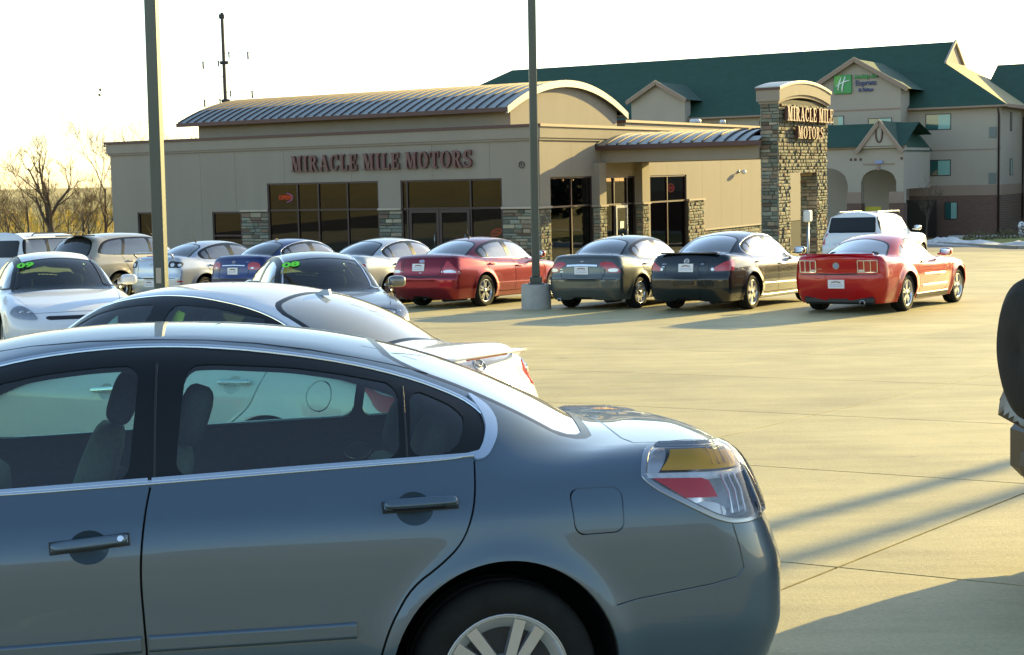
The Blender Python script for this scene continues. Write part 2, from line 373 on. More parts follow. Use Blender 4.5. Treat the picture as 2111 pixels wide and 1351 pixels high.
# ------------------------------------------------------------ body shapes
def rnd_poly(p, r=.03): return [tuple(q) for q in round_poly(p, r, 3)]
def ell(cx, cz, rx, rz, n=20): return [(cx + rx * math.cos(2 * pi * i / n), cz + rz * math.sin(2 * pi * i / n)) for i in range(n)]
ALT = dict(L=4.90, W=1.79, axles=(.965, 3.745), wr=.318, arch=.388, rr=.212, rim=(5, 'cover'), zb=.98, mid=2.6, bot=.20,
 plan=[(0, .10), (.35, .05), (.9, .012), (1.8, 0), (3.4, 0), (3.9, .012), (4.35, .04), (4.86, .09)],
 prof=[(.0, .10), (.16, .085), (.26, .045), (.36, .014), (.47, .0), (.60, .004), (.74, .010), (.84, .022), (.93, .048), (1.0, .07), (1.2, .13)],
 deck=[(-.3, .60), (0, .66), (.25, .76), (.7, .87), (1.2, .95), (1.45, .97), (2, .965), (3, 1.01), (3.6, 1.035), (4.0, 1.06), (4.3, 1.08), (4.6, 1.08), (4.85, 1.05), (5.2, .98)],
 roof=[(.6, .60), (1.05, .86), (1.25, .985), (1.5, 1.15), (1.8, 1.325), (2.1, 1.425), (2.4, 1.467), (2.7, 1.478), (3.0, 1.467), (3.3, 1.43), (3.6, 1.36), (3.85, 1.268), (4.05, 1.175), (4.22, 1.08), (4.4, .97), (4.7, .62)],
 nose=[(.15, .12), (.3, .03), (.5, 0), (.65, .05), (.8, .2), (1, .5)],
 tail=[(.10, 4.70), (.2, 4.80), (.32, 4.865), (.45, 4.90), (.6, 4.90), (.75, 4.855), (.86, 4.80), (1.0, 4.745), (1.06, 4.715), (1.2, 4.5)],
 gb=[(1.0, .70), (1.6, .76), (2.6, .775), (3.4, .765), (3.9, .73), (4.2, .69), (4.5, .62)], cr=.24, pr=2.5, crr=.085, cf=.3, pf=2.4,
 dlo=[(1.46, .975), (1.62, 1.08), (1.80, 1.21), (1.99, 1.325), (2.19, 1.378), (2.4, 1.406), (2.6, 1.418), (2.87, 1.409), (3.2, 1.366), (3.45, 1.308), (3.64, 1.236), (3.715, 1.185), (3.75, 1.13), (3.72, 1.075), (3.665, 1.042), (3.2, 1.024), (2.59, .994), (2.0, .968)],
 wins=[[(1.62, .995), (1.76, 1.10), (1.92, 1.215), (2.06, 1.29), (2.25, 1.332), (2.42, 1.352), (2.573, 1.359), (2.538, 1.0), (2.10, .984)],
       [(2.722, 1.352), (2.80, 1.359), (3.07, 1.343), (3.231, 1.319), (3.428, 1.279), (3.412, 1.045), (3.05, 1.03), (2.685, 1.01), (2.700, 1.178)],
       [(3.466, 1.266), (3.558, 1.232), (3.635, 1.19), (3.652, 1.145), (3.60, 1.056), (3.447, 1.045)]],
 doors=[dict(out=[(1.42, .955), (2.605, .99), (2.593, .919), (2.58, .807), (2.577, .702), (2.586, .581), (2.594, .473), (2.60, .30), (1.50, .29), (1.40, .38), (1.34, .55), (1.36, .8)],
    gaps=[[(2.608, .985), (2.593, .919), (2.58, .807), (2.577, .702), (2.586, .581), (2.594, .473), (2.60, .30)], [(2.60, .30), (1.55, .29), (1.42, .34), (1.35, .5), (1.35, .7), (1.38, .85), (1.45, .95)]], handle=(2.309, .814, 2.54, .8345)),
  dict(out=[(2.605, .99), (3.668, 1.04), (3.655, .957), (3.636, .87), (3.599, .78), (3.525, .713), (3.429, .647), (3.373, .556), (3.34, .48), (3.315, .38), (3.285, .30), (2.60, .30), (2.594, .473), (2.586, .581), (2.577, .702), (2.58, .807), (2.593, .919)],
    gaps=[[(3.665, 1.034), (3.655, .957), (3.636, .87), (3.599, .78), (3.525, .713), (3.429, .647), (3.373, .556), (3.34, .48), (3.315, .38), (3.28, .30), (2.61, .30)]], handle=(3.344, .899, 3.585, .9065))],
 fuel=[(3.966, .937), (4.154, .939), (4.154, .789), (3.981, .785)],
 bowls=[ell(3.444, .893, .062, .052), ell(2.422, .813, .062, .052)],
 ws=[(1.38, -.71), (1.25, -.45), (1.18, 0), (1.25, .45), (1.38, .71), (2.08, .545), (2.02, .3), (2.0, 0), (2.02, -.3), (2.08, -.545)],
 bl=[(3.42, -.47), (3.38, -.25), (3.37, 0), (3.38, .25), (3.42, .47), (4.13, .56), (4.17, .3), (4.18, 0), (4.17, -.3), (4.13, -.56)],
 topgaps=[[(4.56, -.57), (4.35, -.61), (4.26, -.59), (4.245, -.5), (4.27, 0), (4.245, .5), (4.26, .59), (4.35, .61), (4.56, .57)],
          [(.42, -.58), (.7, -.65), (1.15, -.70)], [(.42, .58), (.7, .65), (1.15, .70)]],
 mirror=(1.62, 1.06), zbump=.60)
def dcopy(v):
    if isinstance(v, dict): return {k: dcopy(x) for k, x in v.items() if k != 'obj'}
    if isinstance(v, list): return [dcopy(x) for x in v]
    return v
def spec(b, L, W, H, foh, wb, Hb=1.475, **o):
    c = dcopy(b); a0, a1 = b['axles']; X = [-.5, 0, a0, a1, b['L'], b['L'] + .5]; Y = [-.5 * foh / a0, 0, foh, foh + wb, L, L + .5]
    fx = lambda x: float(np.interp(x, X, Y)); kz = H / Hb; fz = lambda z: z * kz; kw = W / b['W']
    P = lambda l: [(fx(x), fz(z)) for x, z in l]
    for k in ('deck', 'roof', 'dlo', 'fuel'):
        if c.get(k): c[k] = P(c[k])
    for k in ('plan', 'gb'): c[k] = [(fx(x), y * kw) for x, y in c[k]]
    c['prof'] = [(z * kz, y) for z, y in c['prof']]
    for k in ('nose', 'tail'): c[k] = [(z * kz, fx(x)) for z, x in c[k]]
    c['wins'] = [P(q) for q in c['wins']]; c['bowls'] = [P(q) for q in c.get('bowls', [])]
    for k in ('ws', 'bl'): c[k] = [(fx(x), y * kw) for x, y in c[k]]
    c['topgaps'] = [[(fx(x), y * kw) for x, y in g] for g in c['topgaps']]
    for d in c['doors']:
        d['out'] = P(d['out']); d['gaps'] = [P(g) for g in d['gaps']]; h = d['handle']; d['handle'] = (fx(h[0]), fz(h[1]), fx(h[2]), fz(h[3]))
    c['mirror'] = (fx(c['mirror'][0]), fz(c['mirror'][1])); c['mid'] = fx(c['mid']); c['zb'] *= kz; c['bot'] = b['bot'] * kz
    c['L'] = L; c['W'] = W; c['axles'] = (foh, foh + wb); c['zbump'] = c['zbump'] * kz
    c.update(o); return c

# ------------------------------------------------------------ car bodies
class Car(CarF):
    def __init__(s, c):
        super().__init__(c); s.uf = c.get('uf', .75); s.ur = s.L - c.get('ur', .75); s.pm = c.get('pm', .95)
        us = np.linspace(s.uf - s.pm, s.ur + s.pm, 70); th = np.radians(np.linspace(-70, 25, 48))
        U, T = np.meshgrid(us, th, indexing='ij'); P = s.pol(U.ravel(), T.ravel())[:, 2].reshape(U.shape)
        s.us = us; s.tb = np.array([np.interp(c['bot'], P[i], th) for i in range(len(us))])
    def pol(s, u, th):
        x0 = np.clip(u, s.uf, s.ur); ph = np.abs(u - x0); sg = np.sign(u - x0)
        d = np.stack([sg * np.sin(ph) * .8, -np.cos(ph) * np.cos(th) * .9, np.cos(ph) * np.sin(th) * .5], 1)
        d /= np.linalg.norm(d, axis=1, keepdims=True)
        O = np.stack([x0, 0 * x0, np.full(len(x0), s.zc)], 1) + d * 1.9
        return s.hit(O, -d, 1.88)[0]
    def dom(s, P):
        P = np.atleast_2d(P); x, y, z = P.T; x0 = np.clip(x, s.uf, s.ur); zz = (z - s.zc) / .5; yy = -y / .9
        th = np.arctan2(zz, yy); th = np.where(th < -pi / 2 - .3, th + 2 * pi, th)
        ph = np.arctan2(np.abs(x - x0) / .8, np.hypot(yy, zz)); u = x0 + np.sign(x - x0) * ph
        return np.stack([u, s.w(u, th)], 1)
    def w(s, u, th):
        tb = np.interp(u, s.us, s.tb); left = th < pi / 2
        a = np.where(left, th, pi - th); v = (a - tb) / (pi / 2 - tb)
        return np.where(left, v, 2 - v) * 1.2
    def unw(s, D):
        u = D[:, 0]; v = D[:, 1] / 1.2; left = v < 1; a = np.where(left, v, 2 - v)
        tb = np.interp(u, s.us, s.tb); th = tb + a * (pi / 2 - tb)
        return s.pol(u, np.where(left, th, pi - th))
    def sdom(s, xz, sg=-1): return s.dom(s.side(xz, sg))
    def tdom(s, xy): return s.dom(s.top(xy))

def tube_gap(path, w_):
    P = np.asarray(path, float); t = np.gradient(P, axis=0); t /= np.linalg.norm(t, axis=1, keepdims=True) + 1e-9
    n = np.stack([-t[:, 1], t[:, 0]], 1) * w_ / 2
    return np.concatenate([P + n, (P - n)[::-1]])

def part_mesh(name, V, N, tris, mats, parent, off=0., rim=.012, inner=None):
    tris = np.asarray(tris); ids, inv = np.unique(tris, return_inverse=True); F = inv.reshape(-1, 3)
    v = V[ids] + N[ids] * off; n = N[ids]
    # orient
    c = np.cross(v[F[:, 1]] - v[F[:, 0]], v[F[:, 2]] - v[F[:, 0]]); fl = (c * n[F[:, 0]]).sum(1) < 0
    F[fl] = F[fl][:, ::-1]
    faces = F.tolist(); mi = [0] * len(faces); VN = n
    if rim:
        from collections import Counter
        cnt = {}
        for f in F:
            for a, b in ((f[0], f[1]), (f[1], f[2]), (f[2], f[0])):
                if (b, a) in cnt: del cnt[(b, a)]
                else: cnt[(a, b)] = 1
        k = len(v); v = np.concatenate([v, v - n * rim]); VN = np.concatenate([n, n])
        for (a, b) in cnt: faces.append([b, a, a + k, b + k]); mi.append(min(1, (len(mats) - 1)) if isinstance(mats, (list, tuple)) else 0)
    return np_mesh(name, v, faces, mats, VN, mi, parent)

def build_shell(car, root, pm, opt):
    """pm: paint.  returns arrays for later parts"""
    c = car.c; du = opt.get('du', .07); gap = opt.get('gap', .010)
    polys = []                                             # (tag, loop, isGap)
    for sg in (-1, 1):
        def sp(P, cl=True, st=.035, sm=0): 
            P = smooth_poly(P, cl, sm) if sm else P
            return car.sdom(dense(P, st, cl), sg)
        for d in c['doors']: polys.append(('door', sp(d['out'], sm=0), sg, d))
        for i, d in enumerate(c['doors']):
            for g in d['gaps']: polys.append(('gap', car.sdom(tube_gap(dense(smooth_poly(g, False, 2), .03, False), gap), sg), sg, None))
        for g in c.get('sidegaps', []): polys.append(('gap', car.sdom(tube_gap(dense(g, .03, False), gap * .8), sg), sg, None))
        polys.append(('window_trim', sp(c['dlo'], sm=2), sg, None))
        for q in c['wins']: polys.append(('side_window', sp(round_poly(q, c.get('wr_', .03)), sm=0), sg, None))
        if c.get('fuel') and sg == c.get('fuel_side', -1):
            fp = dense(c['fuel'], .012, True); cen = fp.mean(0)
            o_ = cen + (fp - cen) * 1.0; i_ = cen + (fp - cen) * (1 - 2 * gap * .6 / .16)
            polys.append(('gap', car.sdom(o_, sg), sg, None)); polys.append(('fuel_door', car.sdom(i_, sg), sg, None))
        for q in c.get('bowls', []):
            if opt.get('bowl'): polys.append(('bowl', car.sdom(dense(smooth_poly(q, True, 2), .008), sg), sg, q))
        for i, ax in enumerate(c['axles']):
            ra = c['arch']; th = np.linspace(0, 2 * pi, 72, endpoint=False)
            L = np.stack([ax + c.get('archdx', 0) * i + ra * np.cos(th), c['wr'] + .012 + ra * np.sin(th)], 1)
            L[:, 1] = np.maximum(L[:, 1], c['bot'] + .002)
            D = car.sdom(L, sg); D[:, 1] = np.clip(D[:, 1], 0.0, 2.4)
            m = L[:, 1] < c['bot'] + .01; D[m, 1] = 0.0 if sg < 0 else 2.4
            polys.append(('hole', D, sg, None))
    for key, t in (('ws', 'windscreen'), ('bl', 'rear_window')):
        if c.get(key):
            q = np.array(c[key], float); cen = q.mean(0)
            polys.append(('window_trim', car.tdom(dense(round_poly(q, .09), .04)), 0, None))
            qi = q.copy(); fr = c.get('frit', .035)
            qi[:, 0] = cen[0] + (q[:, 0] - cen[0]) * (1 - 2 * fr / np.ptp(q[:, 0])); qi[:, 1] = q[:, 1] * (1 - fr / abs(q[:, 1]).max())
            polys.append((t, car.tdom(dense(round_poly(qi, .08), .04)), 0, None))
    for g in c.get('topgaps', []):
        polys.append(('gap', car.tdom(tube_gap(dense(g, .04, False), gap)), 0, None))
    for P3 in opt.get('holes3', lambda c_: [])(car):
        D3 = car.dom(P3); polys.append(('hole', D3, 0, None))
    u0, u1 = car.uf - car.pm, car.ur + car.pm
    nu = int((u1 - u0) / du) + 1; nw = int(2.4 / (du * .8)) + 1
    us = np.linspace(u0, u1, nu); ws = np.linspace(0, 2.4, nw)
    G = np.stack(np.meshgrid(us[1:-1], ws[1:-1], indexing='ij'), -1).reshape(-1, 2)
    LP = np.concatenate([p[1] for p in polys]); keep = np.ones(len(G), bool)
    for i in range(0, len(G), 500):
        d = np.abs(G[i:i + 500, None] - LP[None]); keep[i:i + 500] = (np.maximum(d[..., 0], d[..., 1]).min(1) > du * .3)
    B = np.concatenate([np.stack([us, 0 * us], 1), np.stack([us, 0 * us + 2.4], 1), np.stack([0 * ws + u0, ws], 1)[1:-1], np.stack([0 * ws + u1, ws], 1)[1:-1]])
    D, F = cdt(np.concatenate([G[keep], B]), [p[1] for p in polys])
    D[:, 1] = np.clip(D[:, 1], 0, 2.4); D[:, 0] = np.clip(D[:, 0], u0, u1)
    V = car.unw(D); N = car.grad(V)
    cen = D[F].mean(1); tags = np.array(['body'] * len(F), dtype=object)
    doorid = np.full(len(F), -1)
    for k, (t, L, sg, d) in enumerate(polys):
        ins = inpoly(cen, L)
        if t == 'gap': ins &= ~np.isin(tags, ['side_window', 'windscreen', 'rear_window', 'hole'])
        tags[ins] = t
        if t in ('door', 'bowl', 'fuel_door', 'side_window', 'window_trim'): doorid[ins] = k
    # ends
    for sgn, uu, t in ((-1, u0, 'front_bumper'), (1, u1, 'rear_bumper')):
        ring = np.where(np.abs(D[:, 0] - uu) < 1e-6)[0]; ring = ring[np.argsort(D[ring, 1])]
        R = V[ring][:, 1:]; zb = R[0, 1]; nb = int(abs(R[-1, 0] - R[0, 0]) / .06)
        bt = np.stack([np.linspace(R[-1, 0], R[0, 0], nb + 1)[1:-1], np.linspace(R[-1, 1], zb, nb + 1)[1:-1]], 1)
        loop = np.concatenate([R, bt]); st = du * .8
        gy, gz_ = np.meshgrid(np.arange(R[:, 0].min(), R[:, 0].max(), st), np.arange(zb, R[:, 1].max(), st)); g = np.stack([gy.ravel(), gz_.ravel()], 1)
        g = g[inpoly(g, loop)]; dd = np.abs(g[:, None] - loop[None]).max(2).min(1); g = g[dd > st * .35]
        D2, F2 = cdt(g, [loop]); F2 = F2[inpoly(D2[F2].mean(1), loop)]
        idm = {}
        P2 = car.rear(D2, sgn)
        dist = np.abs(D2[:, None] - R[None]).max(2); j = dist.argmin(1); isr = dist.min(1) < 1e-4
        mp = np.where(isr, ring[j], np.arange(len(D2)) + len(V)); V = np.concatenate([V, P2]); N = np.concatenate([N, car.grad(P2)])
        F = np.concatenate([F, mp[F2]]); tags = np.concatenate([tags, np.array([t] * len(F2), dtype=object)]); doorid = np.concatenate([doorid, np.full(len(F2), -1)])
    C3 = V[F].mean(1); zbp = c.get('zbump', .62)
    m = (tags == 'rear_bumper') & (C3[:, 2] > zbp); tags[m] = 'body'
    m = (tags == 'body') & (C3[:, 2] < zbp) & (C3[:, 0] > c.get('xbump', car.L - .42)); tags[m] = 'rear_bumper'
    m = (tags == 'body') & (C3[:, 2] < zbp) & (C3[:, 0] < .45); tags[m] = 'front_bumper'
    lowk = c.get('lower_black')
    dark = M['black']
    out = {}
    shell = np.isin(tags, ['body', 'rear_bumper', 'front_bumper', 'door', 'gap', 'window_trim', 'fuel_door'])
    part_mesh('body', V, N, F[tags == 'body'], [pm], root, rim=.014)
    for t in ('front_bumper', 'rear_bumper'): 
        if (tags == t).any(): part_mesh(t, V, N, F[tags == t], [pm], root, rim=.014)
    if (tags == 'window_trim').any(): part_mesh('window_trim', V, N, F[tags == 'window_trim'], [c.get('trimmat', M['gloss_black'])], root, off=-.001, rim=.012)
    for k, (t, L, sg, d) in enumerate(polys):
        sel = F[(tags == t) & (doorid == k)]
        if not len(sel): continue
        if t == 'door': d.setdefault('obj', {})[sg] = part_mesh('door', V, N, sel, [pm], root, rim=.014)
        if t == 'side_window': part_mesh('side_window', V, N, sel, [c.get('sideglass', M['glass_side'])], root, off=-.005, rim=0)
        if t == 'fuel_door': part_mesh('fuel_door', V, N, sel, [pm], root, rim=.01)
        if t == 'bowl':
            q = np.array(d); cx, cz = q.mean(0); ax_, az_ = np.ptp(q[:, 0]) / 2, np.ptp(q[:, 1]) / 2
            ids = np.unique(sel); r2 = ((V[ids, 0] - cx) / ax_) ** 2 + ((V[ids, 2] - cz) / az_) ** 2
            V2 = V.copy(); V2[ids] -= N[ids] * (.022 * np.clip(1 - r2, 0, 1) ** .6)[:, None]
            N2 = N.copy(); f_ = np.clip(1 - r2, 0, 1)
            N2[ids] += np.stack([-(V[ids, 0] - cx) / ax_ * .5, 0 * r2, -(V[ids, 2] - cz) / az_ * .9], 1)
            N2[ids] /= np.linalg.norm(N2[ids], axis=1, keepdims=True)
            part_mesh('handle_recess', V2, N2, sel, [pm], root, rim=0)
    if (tags == 'windscreen').any(): part_mesh('windscreen', V, N, F[tags == 'windscreen'], [c.get('wsglass', M['glass_front'])], root, off=-.004, rim=0)
    if (tags == 'rear_window').any(): part_mesh('rear_window', V, N, F[tags == 'rear_window'], [c.get('blglass', M['glass_rear'])], root, off=-.004, rim=0)
    part_mesh('cabin_lining', V, -N, F[shell], [M['cloth']], root, off=.03, rim=0)
    return V, N, F, tags

def patch(car, root, name, outline, d, mats, off=.004, depth=.02, step=.03, sm=1, bulge=0.):
    P = np.asarray(outline, float); d = np.array(d, float); d /= np.linalg.norm(d)
    up = np.array([0, 0, 1.]) if abs(d[2]) < .9 else np.array([1., 0, 0]); a = np.cross(up, d); a /= np.linalg.norm(a); b = np.cross(d, a)
    Q = np.stack([P @ a, P @ b], 1)
    L = dense(round_poly(Q, .035 * sm, 2) if sm else Q, step * .8)
    lo, hi = L.min(0), L.max(0); g = np.stack(np.meshgrid(np.arange(lo[0], hi[0], step), np.arange(lo[1], hi[1], step)), -1).reshape(-1, 2)
    g = g[inpoly(g, L)]
    if len(g): g = g[np.abs(g[:, None] - L[None]).max(2).min(1) > step * .35]
    D, F = cdt(g if len(g) else L[:0], [L]); F = F[inpoly(D[F].mean(1), L)]
    base = (P @ d).mean()
    O = D[:, :1] * a + D[:, 1:] * b + d * (base - .45)
    V, ok = car.hit(O, d, 1.2, .02)
    bad = ~ok
    if bad.any(): V[bad] = O[bad] + d * .45
    N = car.grad(V)
    o_ = np.full(len(V), off)
    if bulge:
        dm = np.abs(D[:, None] - L[None]).max(2).min(1); o_ = off + bulge * np.sqrt(np.clip(dm / (dm.max() + 1e-9), 0, 1))
    V = V + N * o_[:, None]
    return part_mesh(name, V, N, F, mats if isinstance(mats, list) else [mats], root, rim=depth)

def ribbon(name, P, N, w_, h, m, parent, closed=False):
    P = np.asarray(P); n = len(P)
    T = (np.roll(P, -1, 0) - np.roll(P, 1, 0)) if closed else np.gradient(P, axis=0)
    T /= np.linalg.norm(T, axis=1, keepdims=True) + 1e-9; Sd = np.cross(N, T); Sd /= np.linalg.norm(Sd, axis=1, keepdims=True) + 1e-9
    prof = [(-.5, -.003), (-.5, h * .5), (-.3, h), (.3, h), (.5, h * .5), (.5, -.003)]
    V = np.concatenate([P + Sd * (a * w_) + N * b for a, b in prof]); VN = np.concatenate([N * (1 if abs(a) < .4 else .5) + Sd * (2 * a if abs(a) > .4 else 0) * .8 for a, b in prof])
    VN /= np.linalg.norm(VN, axis=1, keepdims=True)
    F = []; m_ = n if closed else n - 1
    for k in range(5):
        for i in range(m_): j = (i + 1) % n; F.append([k * n + i, k * n + j, (k + 1) * n + j, (k + 1) * n + i])
    return np_mesh(name, V, F, m, VN, None, parent)
def srib(car, root, name, xz, w_, h, m, sg=-1, sm=1, closed=False, step=.03, parent=None):
    P = car.side(dense(smooth_poly(xz, closed, sm) if sm else xz, step, closed), sg)
    return ribbon(name, P, car.grad(P), w_, h, m, parent or root, closed)
def rrib(car, root, name, yz, w_, h, m, sm=0, closed=False, d=1):
    P = car.rear(dense(smooth_poly(yz, closed, sm) if sm else yz, .03, closed), d)
    return ribbon(name, P, car.grad(P), w_, h, m, root, closed)

# ------------------------------------------------------------ wheels
_wc = {}
def wheel(root, pos, side, R, W, rr, style, rimmat):
    key = (round(R, 3), style, rimmat.name)
    if key not in _wc:
        t = MB(); h = W / 2
        t.lathe([(rr * .97, -h * .8), (rr + .01, -h * .98), (R * .86, -h * 1.04), (R * .95, -h * .95), (R * .99, -h * .72), (R, -h * .4), (R - .006, -h * .38), (R - .006, -h * .33), (R, -h * .31), (R, 0), (R, h * .31), (R - .006, h * .33), (R - .006, h * .38), (R, h * .4), (R * .99, h * .72), (R * .95, h * .95), (R * .86, h * 1.04), (rr + .01, h * .98), (rr * .97, h * .8)], 48)
        b = MB()          # outer face at -y
        b.lathe([(rr * .97, h * .7), (rr * .93, h * .3), (rr * .90, -h * .5), (rr * .96, -h * .86), (rr * 1.02, -h * 1.0), (rr * 1.03, -h * .9)], 48)
        hub = MB(); hub.lathe([(.0, -h * .15), (rr * .86, -h * .15), (rr * .88, h * .3)], 32, 0, 'y', smooth=False); 
        hub.lathe([(rr * .25, -h * .2), (rr * .62, -h * .2), (rr * .62, -h * .28), (rr * .25, -h * .28)], 32, 1)
        n, kind = style
        f0 = -h * .80
        def spoke(b, a, w0, w1, r0, r1, tw=0, dz=.018, mi=0, ya=.0, yb=0.):
            c_, s_ = cos(a), sin(a); c2, s2 = cos(a + tw), sin(a + tw)
            def pt(r, o, y, k): 
                cc, ss = (c_, s_) if k == 0 else (c2, s2)
                return (r * cc - o * ss, y, r * ss + o * cc)
            v = [pt(r0, -w0, f0 + ya, 0), pt(r0, w0, f0 + ya, 0), pt(r1, w1, f0 + yb, 1), pt(r1, -w1, f0 + yb, 1), pt(r0, -w0 * 1.25, f0 + dz + ya, 0), pt(r0, w0 * 1.25, f0 + dz + ya, 0), pt(r1, w1 * 1.25, f0 + dz + yb, 1), pt(r1, -w1 * 1.25, f0 + dz + yb, 1)]
            b.add(v, [(0, 1, 2, 3), (0, 4, 5, 1), (1, 5, 6, 2), (2, 6, 7, 3), (3, 7, 4, 0)], mi)
        if kind == 'cover':       # plastic cover: five pairs of flat bars over a dark dished plate
            b.lathe([(rr * .30, f0 + .010), (rr * .62, f0 + .016), (rr * .80, f0 + .010)], 60, 1)
            b.lathe([(rr * .78, f0 + .012), (rr * .86, f0 + .004), (rr * .93, f0 + .002)], 60)
            b.lathe([(0.0, f0 - .030), (rr * .10, f0 - .029), (rr * .24, f0 - .022), (rr * .34, f0 - .006), (rr * .38, f0 + .012)], 48)
            b.lathe([(rr * .93, f0 + .002), (rr * .955, f0 - .008), (rr * .985, f0 - .014), (rr * 1.01, f0 - .012), (rr * 1.03, f0 - .002)], 60, 2)
            for i in range(n):
                for o in (-.175, .175): spoke(b, 2 * pi * i / n + 1.12 + o * 1.5, .017, .0195, rr * .26, rr * .935, -o * .42, .020, 0, -.014, -.004)
            b.lathe([(0, f0 - .036), (rr * .15, f0 - .034), (rr * .17, f0 - .024)], 40)
        else:
            b.lathe([(0, f0 - .012), (rr * .17, f0 - .010), (rr * .24, f0 + .012)], 32)
            wd = {'thin': (.018, .015), 'fat': (.034, .045), 'star': (.04, .024)}[kind]
            for i in range(n):
                a = 2 * pi * i / n + pi / 2
                if kind == 'thin':
                    for o in (-.10, .10): spoke(b, a + o, wd[0], wd[1], rr * .17, rr * .95, o * .9)
                else: spoke(b, a, wd[0], wd[1], rr * .15, rr * .95)
        inner = M['hub_dark']
        tm = t.mesh('tyre', M['tyre']); bmn = b.mesh('rim', [rimmat, M['hub_dark'], M['lamp_silver']] if kind == 'cover' else [rimmat])
        hm = hub.mesh('brake_disc', [M['hub_dark'], M['satin']])
        _wc[key] = (tm, bmn, hm)
    tm, bmn, hm = _wc[key]
    o = bpy.data.objects.new('wheel', tm); COL.objects.link(o); o.parent = root
    mloc = Matrix.Translation(pos)
    if side > 0: mloc = mloc @ Matrix.Rotation(pi, 4, 'Z')
    o.matrix_local = mloc
    link('rim', bmn, o); link('brake_disc', hm, o)
    return o

def sqell(mb, c, r, e=.5, n=14, mi=0, T=None):
    f = lambda v: math.copysign(abs(v) ** e, v); vs = []
    for i in range(n + 1):
        ph = -pi / 2 + pi * i / n
        for k in range(n * 2):
            th = pi * k / n; p = (c[0] + r[0] * f(cos(ph)) * f(cos(th)), c[1] + r[1] * f(cos(ph)) * f(sin(th)), c[2] + r[2] * f(sin(ph)))
            vs.append(T @ Vector(p) if T is not None else p)
    m = n * 2; mb.add(vs, [(i * m + k, i * m + (k + 1) % m, (i + 1) * m + (k + 1) % m, (i + 1) * m + k) for i in range(n) for k in range(m)], mi, True)

def seat(root, x, y, w_, hm, zb=.38, head=True, zt=.98, m=None, tilt=.32, bench=False):
    b = MB(); T = Matrix.Translation((x, y, zb)) @ Matrix.Rotation(tilt, 4, 'Y')
    h = (zt - zb) / cos(tilt)
    sqell(b, (0, 0, h * .48), (.075, w_ / 2, h * .52), .45, 10, 0, T)
    sqell(b, (x - .24, y, zb), (.28, w_ / 2, .10), .5, 8, 0)
    o = b.build('seat', m or M['cloth_grey'], root)
    for yy in ([0] if not bench else [-.36, .36]):
        if head:
            b = MB(); sqell(b, (0.01, yy, h + .11), (.055, .13, .105), .62, 10, 0, T); b.tube([T @ Vector((0, yy - .06, h - .02)), T @ Vector((0, yy - .06, h + .1))], .006, 6); b.tube([T @ Vector((0, yy + .06, h - .02)), T @ Vector((0, yy + .06, h + .1))], .006, 6)
            b.build('headrest', hm, o)

def dealer_plate(car, root, yz, w_=.305, h=.155, d=1):
    P = car.rear([yz], d)[0]; N = car.grad(P[None])[0]
    n = Vector(N); n.z *= .5; n.normalize(); ax = Vector((0, 1, 0)) if d > 0 else Vector((0, -1, 0)); ax = (ax - n * ax.dot(n)).normalized(); up = n.cross(ax) * (1 if d > 0 else 1)
    if up.z < 0: up = -up
    T = basis(Vector(P) + n * .012, ax, up, n)
    b = MB(); b.box((-w_ / 2, -h / 2, -.02), (w_ / 2, h / 2, .004), 0, .003, T); o = b.build('licence_plate', M['plate'], root)
    b = MB()
    for i in range(7):
        a = (i - 3) / 3.; b.box((a * .075 - .011, .028 - abs(a) * .010 + (i % 2) * .004, .0045), (a * .075 + .009, .055 - abs(a) * .012, .006), 0, 0, T)
    for r in range(2):
        for i in range(9): b.box((-.12 + i * .027, -.012 - r * .03, .0045), (-.12 + i * .027 + .019, -.002 - r * .03, .006), 1, 0, T)
    b.build('plate_print', [M['print_brown'], M['print_blue']], o)
    return o

def glyph(name, text, size, depth, m, T, parent, off=.0, shear=0., font=None, sx=1.):
    c = bpy.data.curves.new(name, 'FONT'); c.body = text; c.size = size; c.extrude = depth; c.offset = off; c.shear = shear; c.align_x = 'CENTER'; c.align_y = 'CENTER'
    c.resolution_u = 4
    tmp = bpy.data.objects.new(name, c); COL.objects.link(tmp)
    bpy.context.view_layer.update()
    me = bpy.data.meshes.new_from_object(tmp.evaluated_get(bpy.context.evaluated_depsgraph_get())); bpy.data.objects.remove(tmp); bpy.data.curves.remove(c)
    me.materials.clear(); me.materials.append(m); me.name = name
    return link(name, me, parent, T @ Matrix.Diagonal((sx, 1, 1, 1)))

def car_frame(ref_world, ref_local, yaw, dip=None):
    ng = Vector((dip[0], dip[1], 1)).normalized() if dip else NG; rd = Vector((cos(yaw), sin(yaw), 0)); rd = (rd - ng * rd.dot(ng)).normalized(); ry = ng.cross(rd).normalized()
    m = basis((0, 0, 0), rd, ry, ng); o = Vector(ref_world) - m @ Vector(ref_local)
    m.translation = o; return m

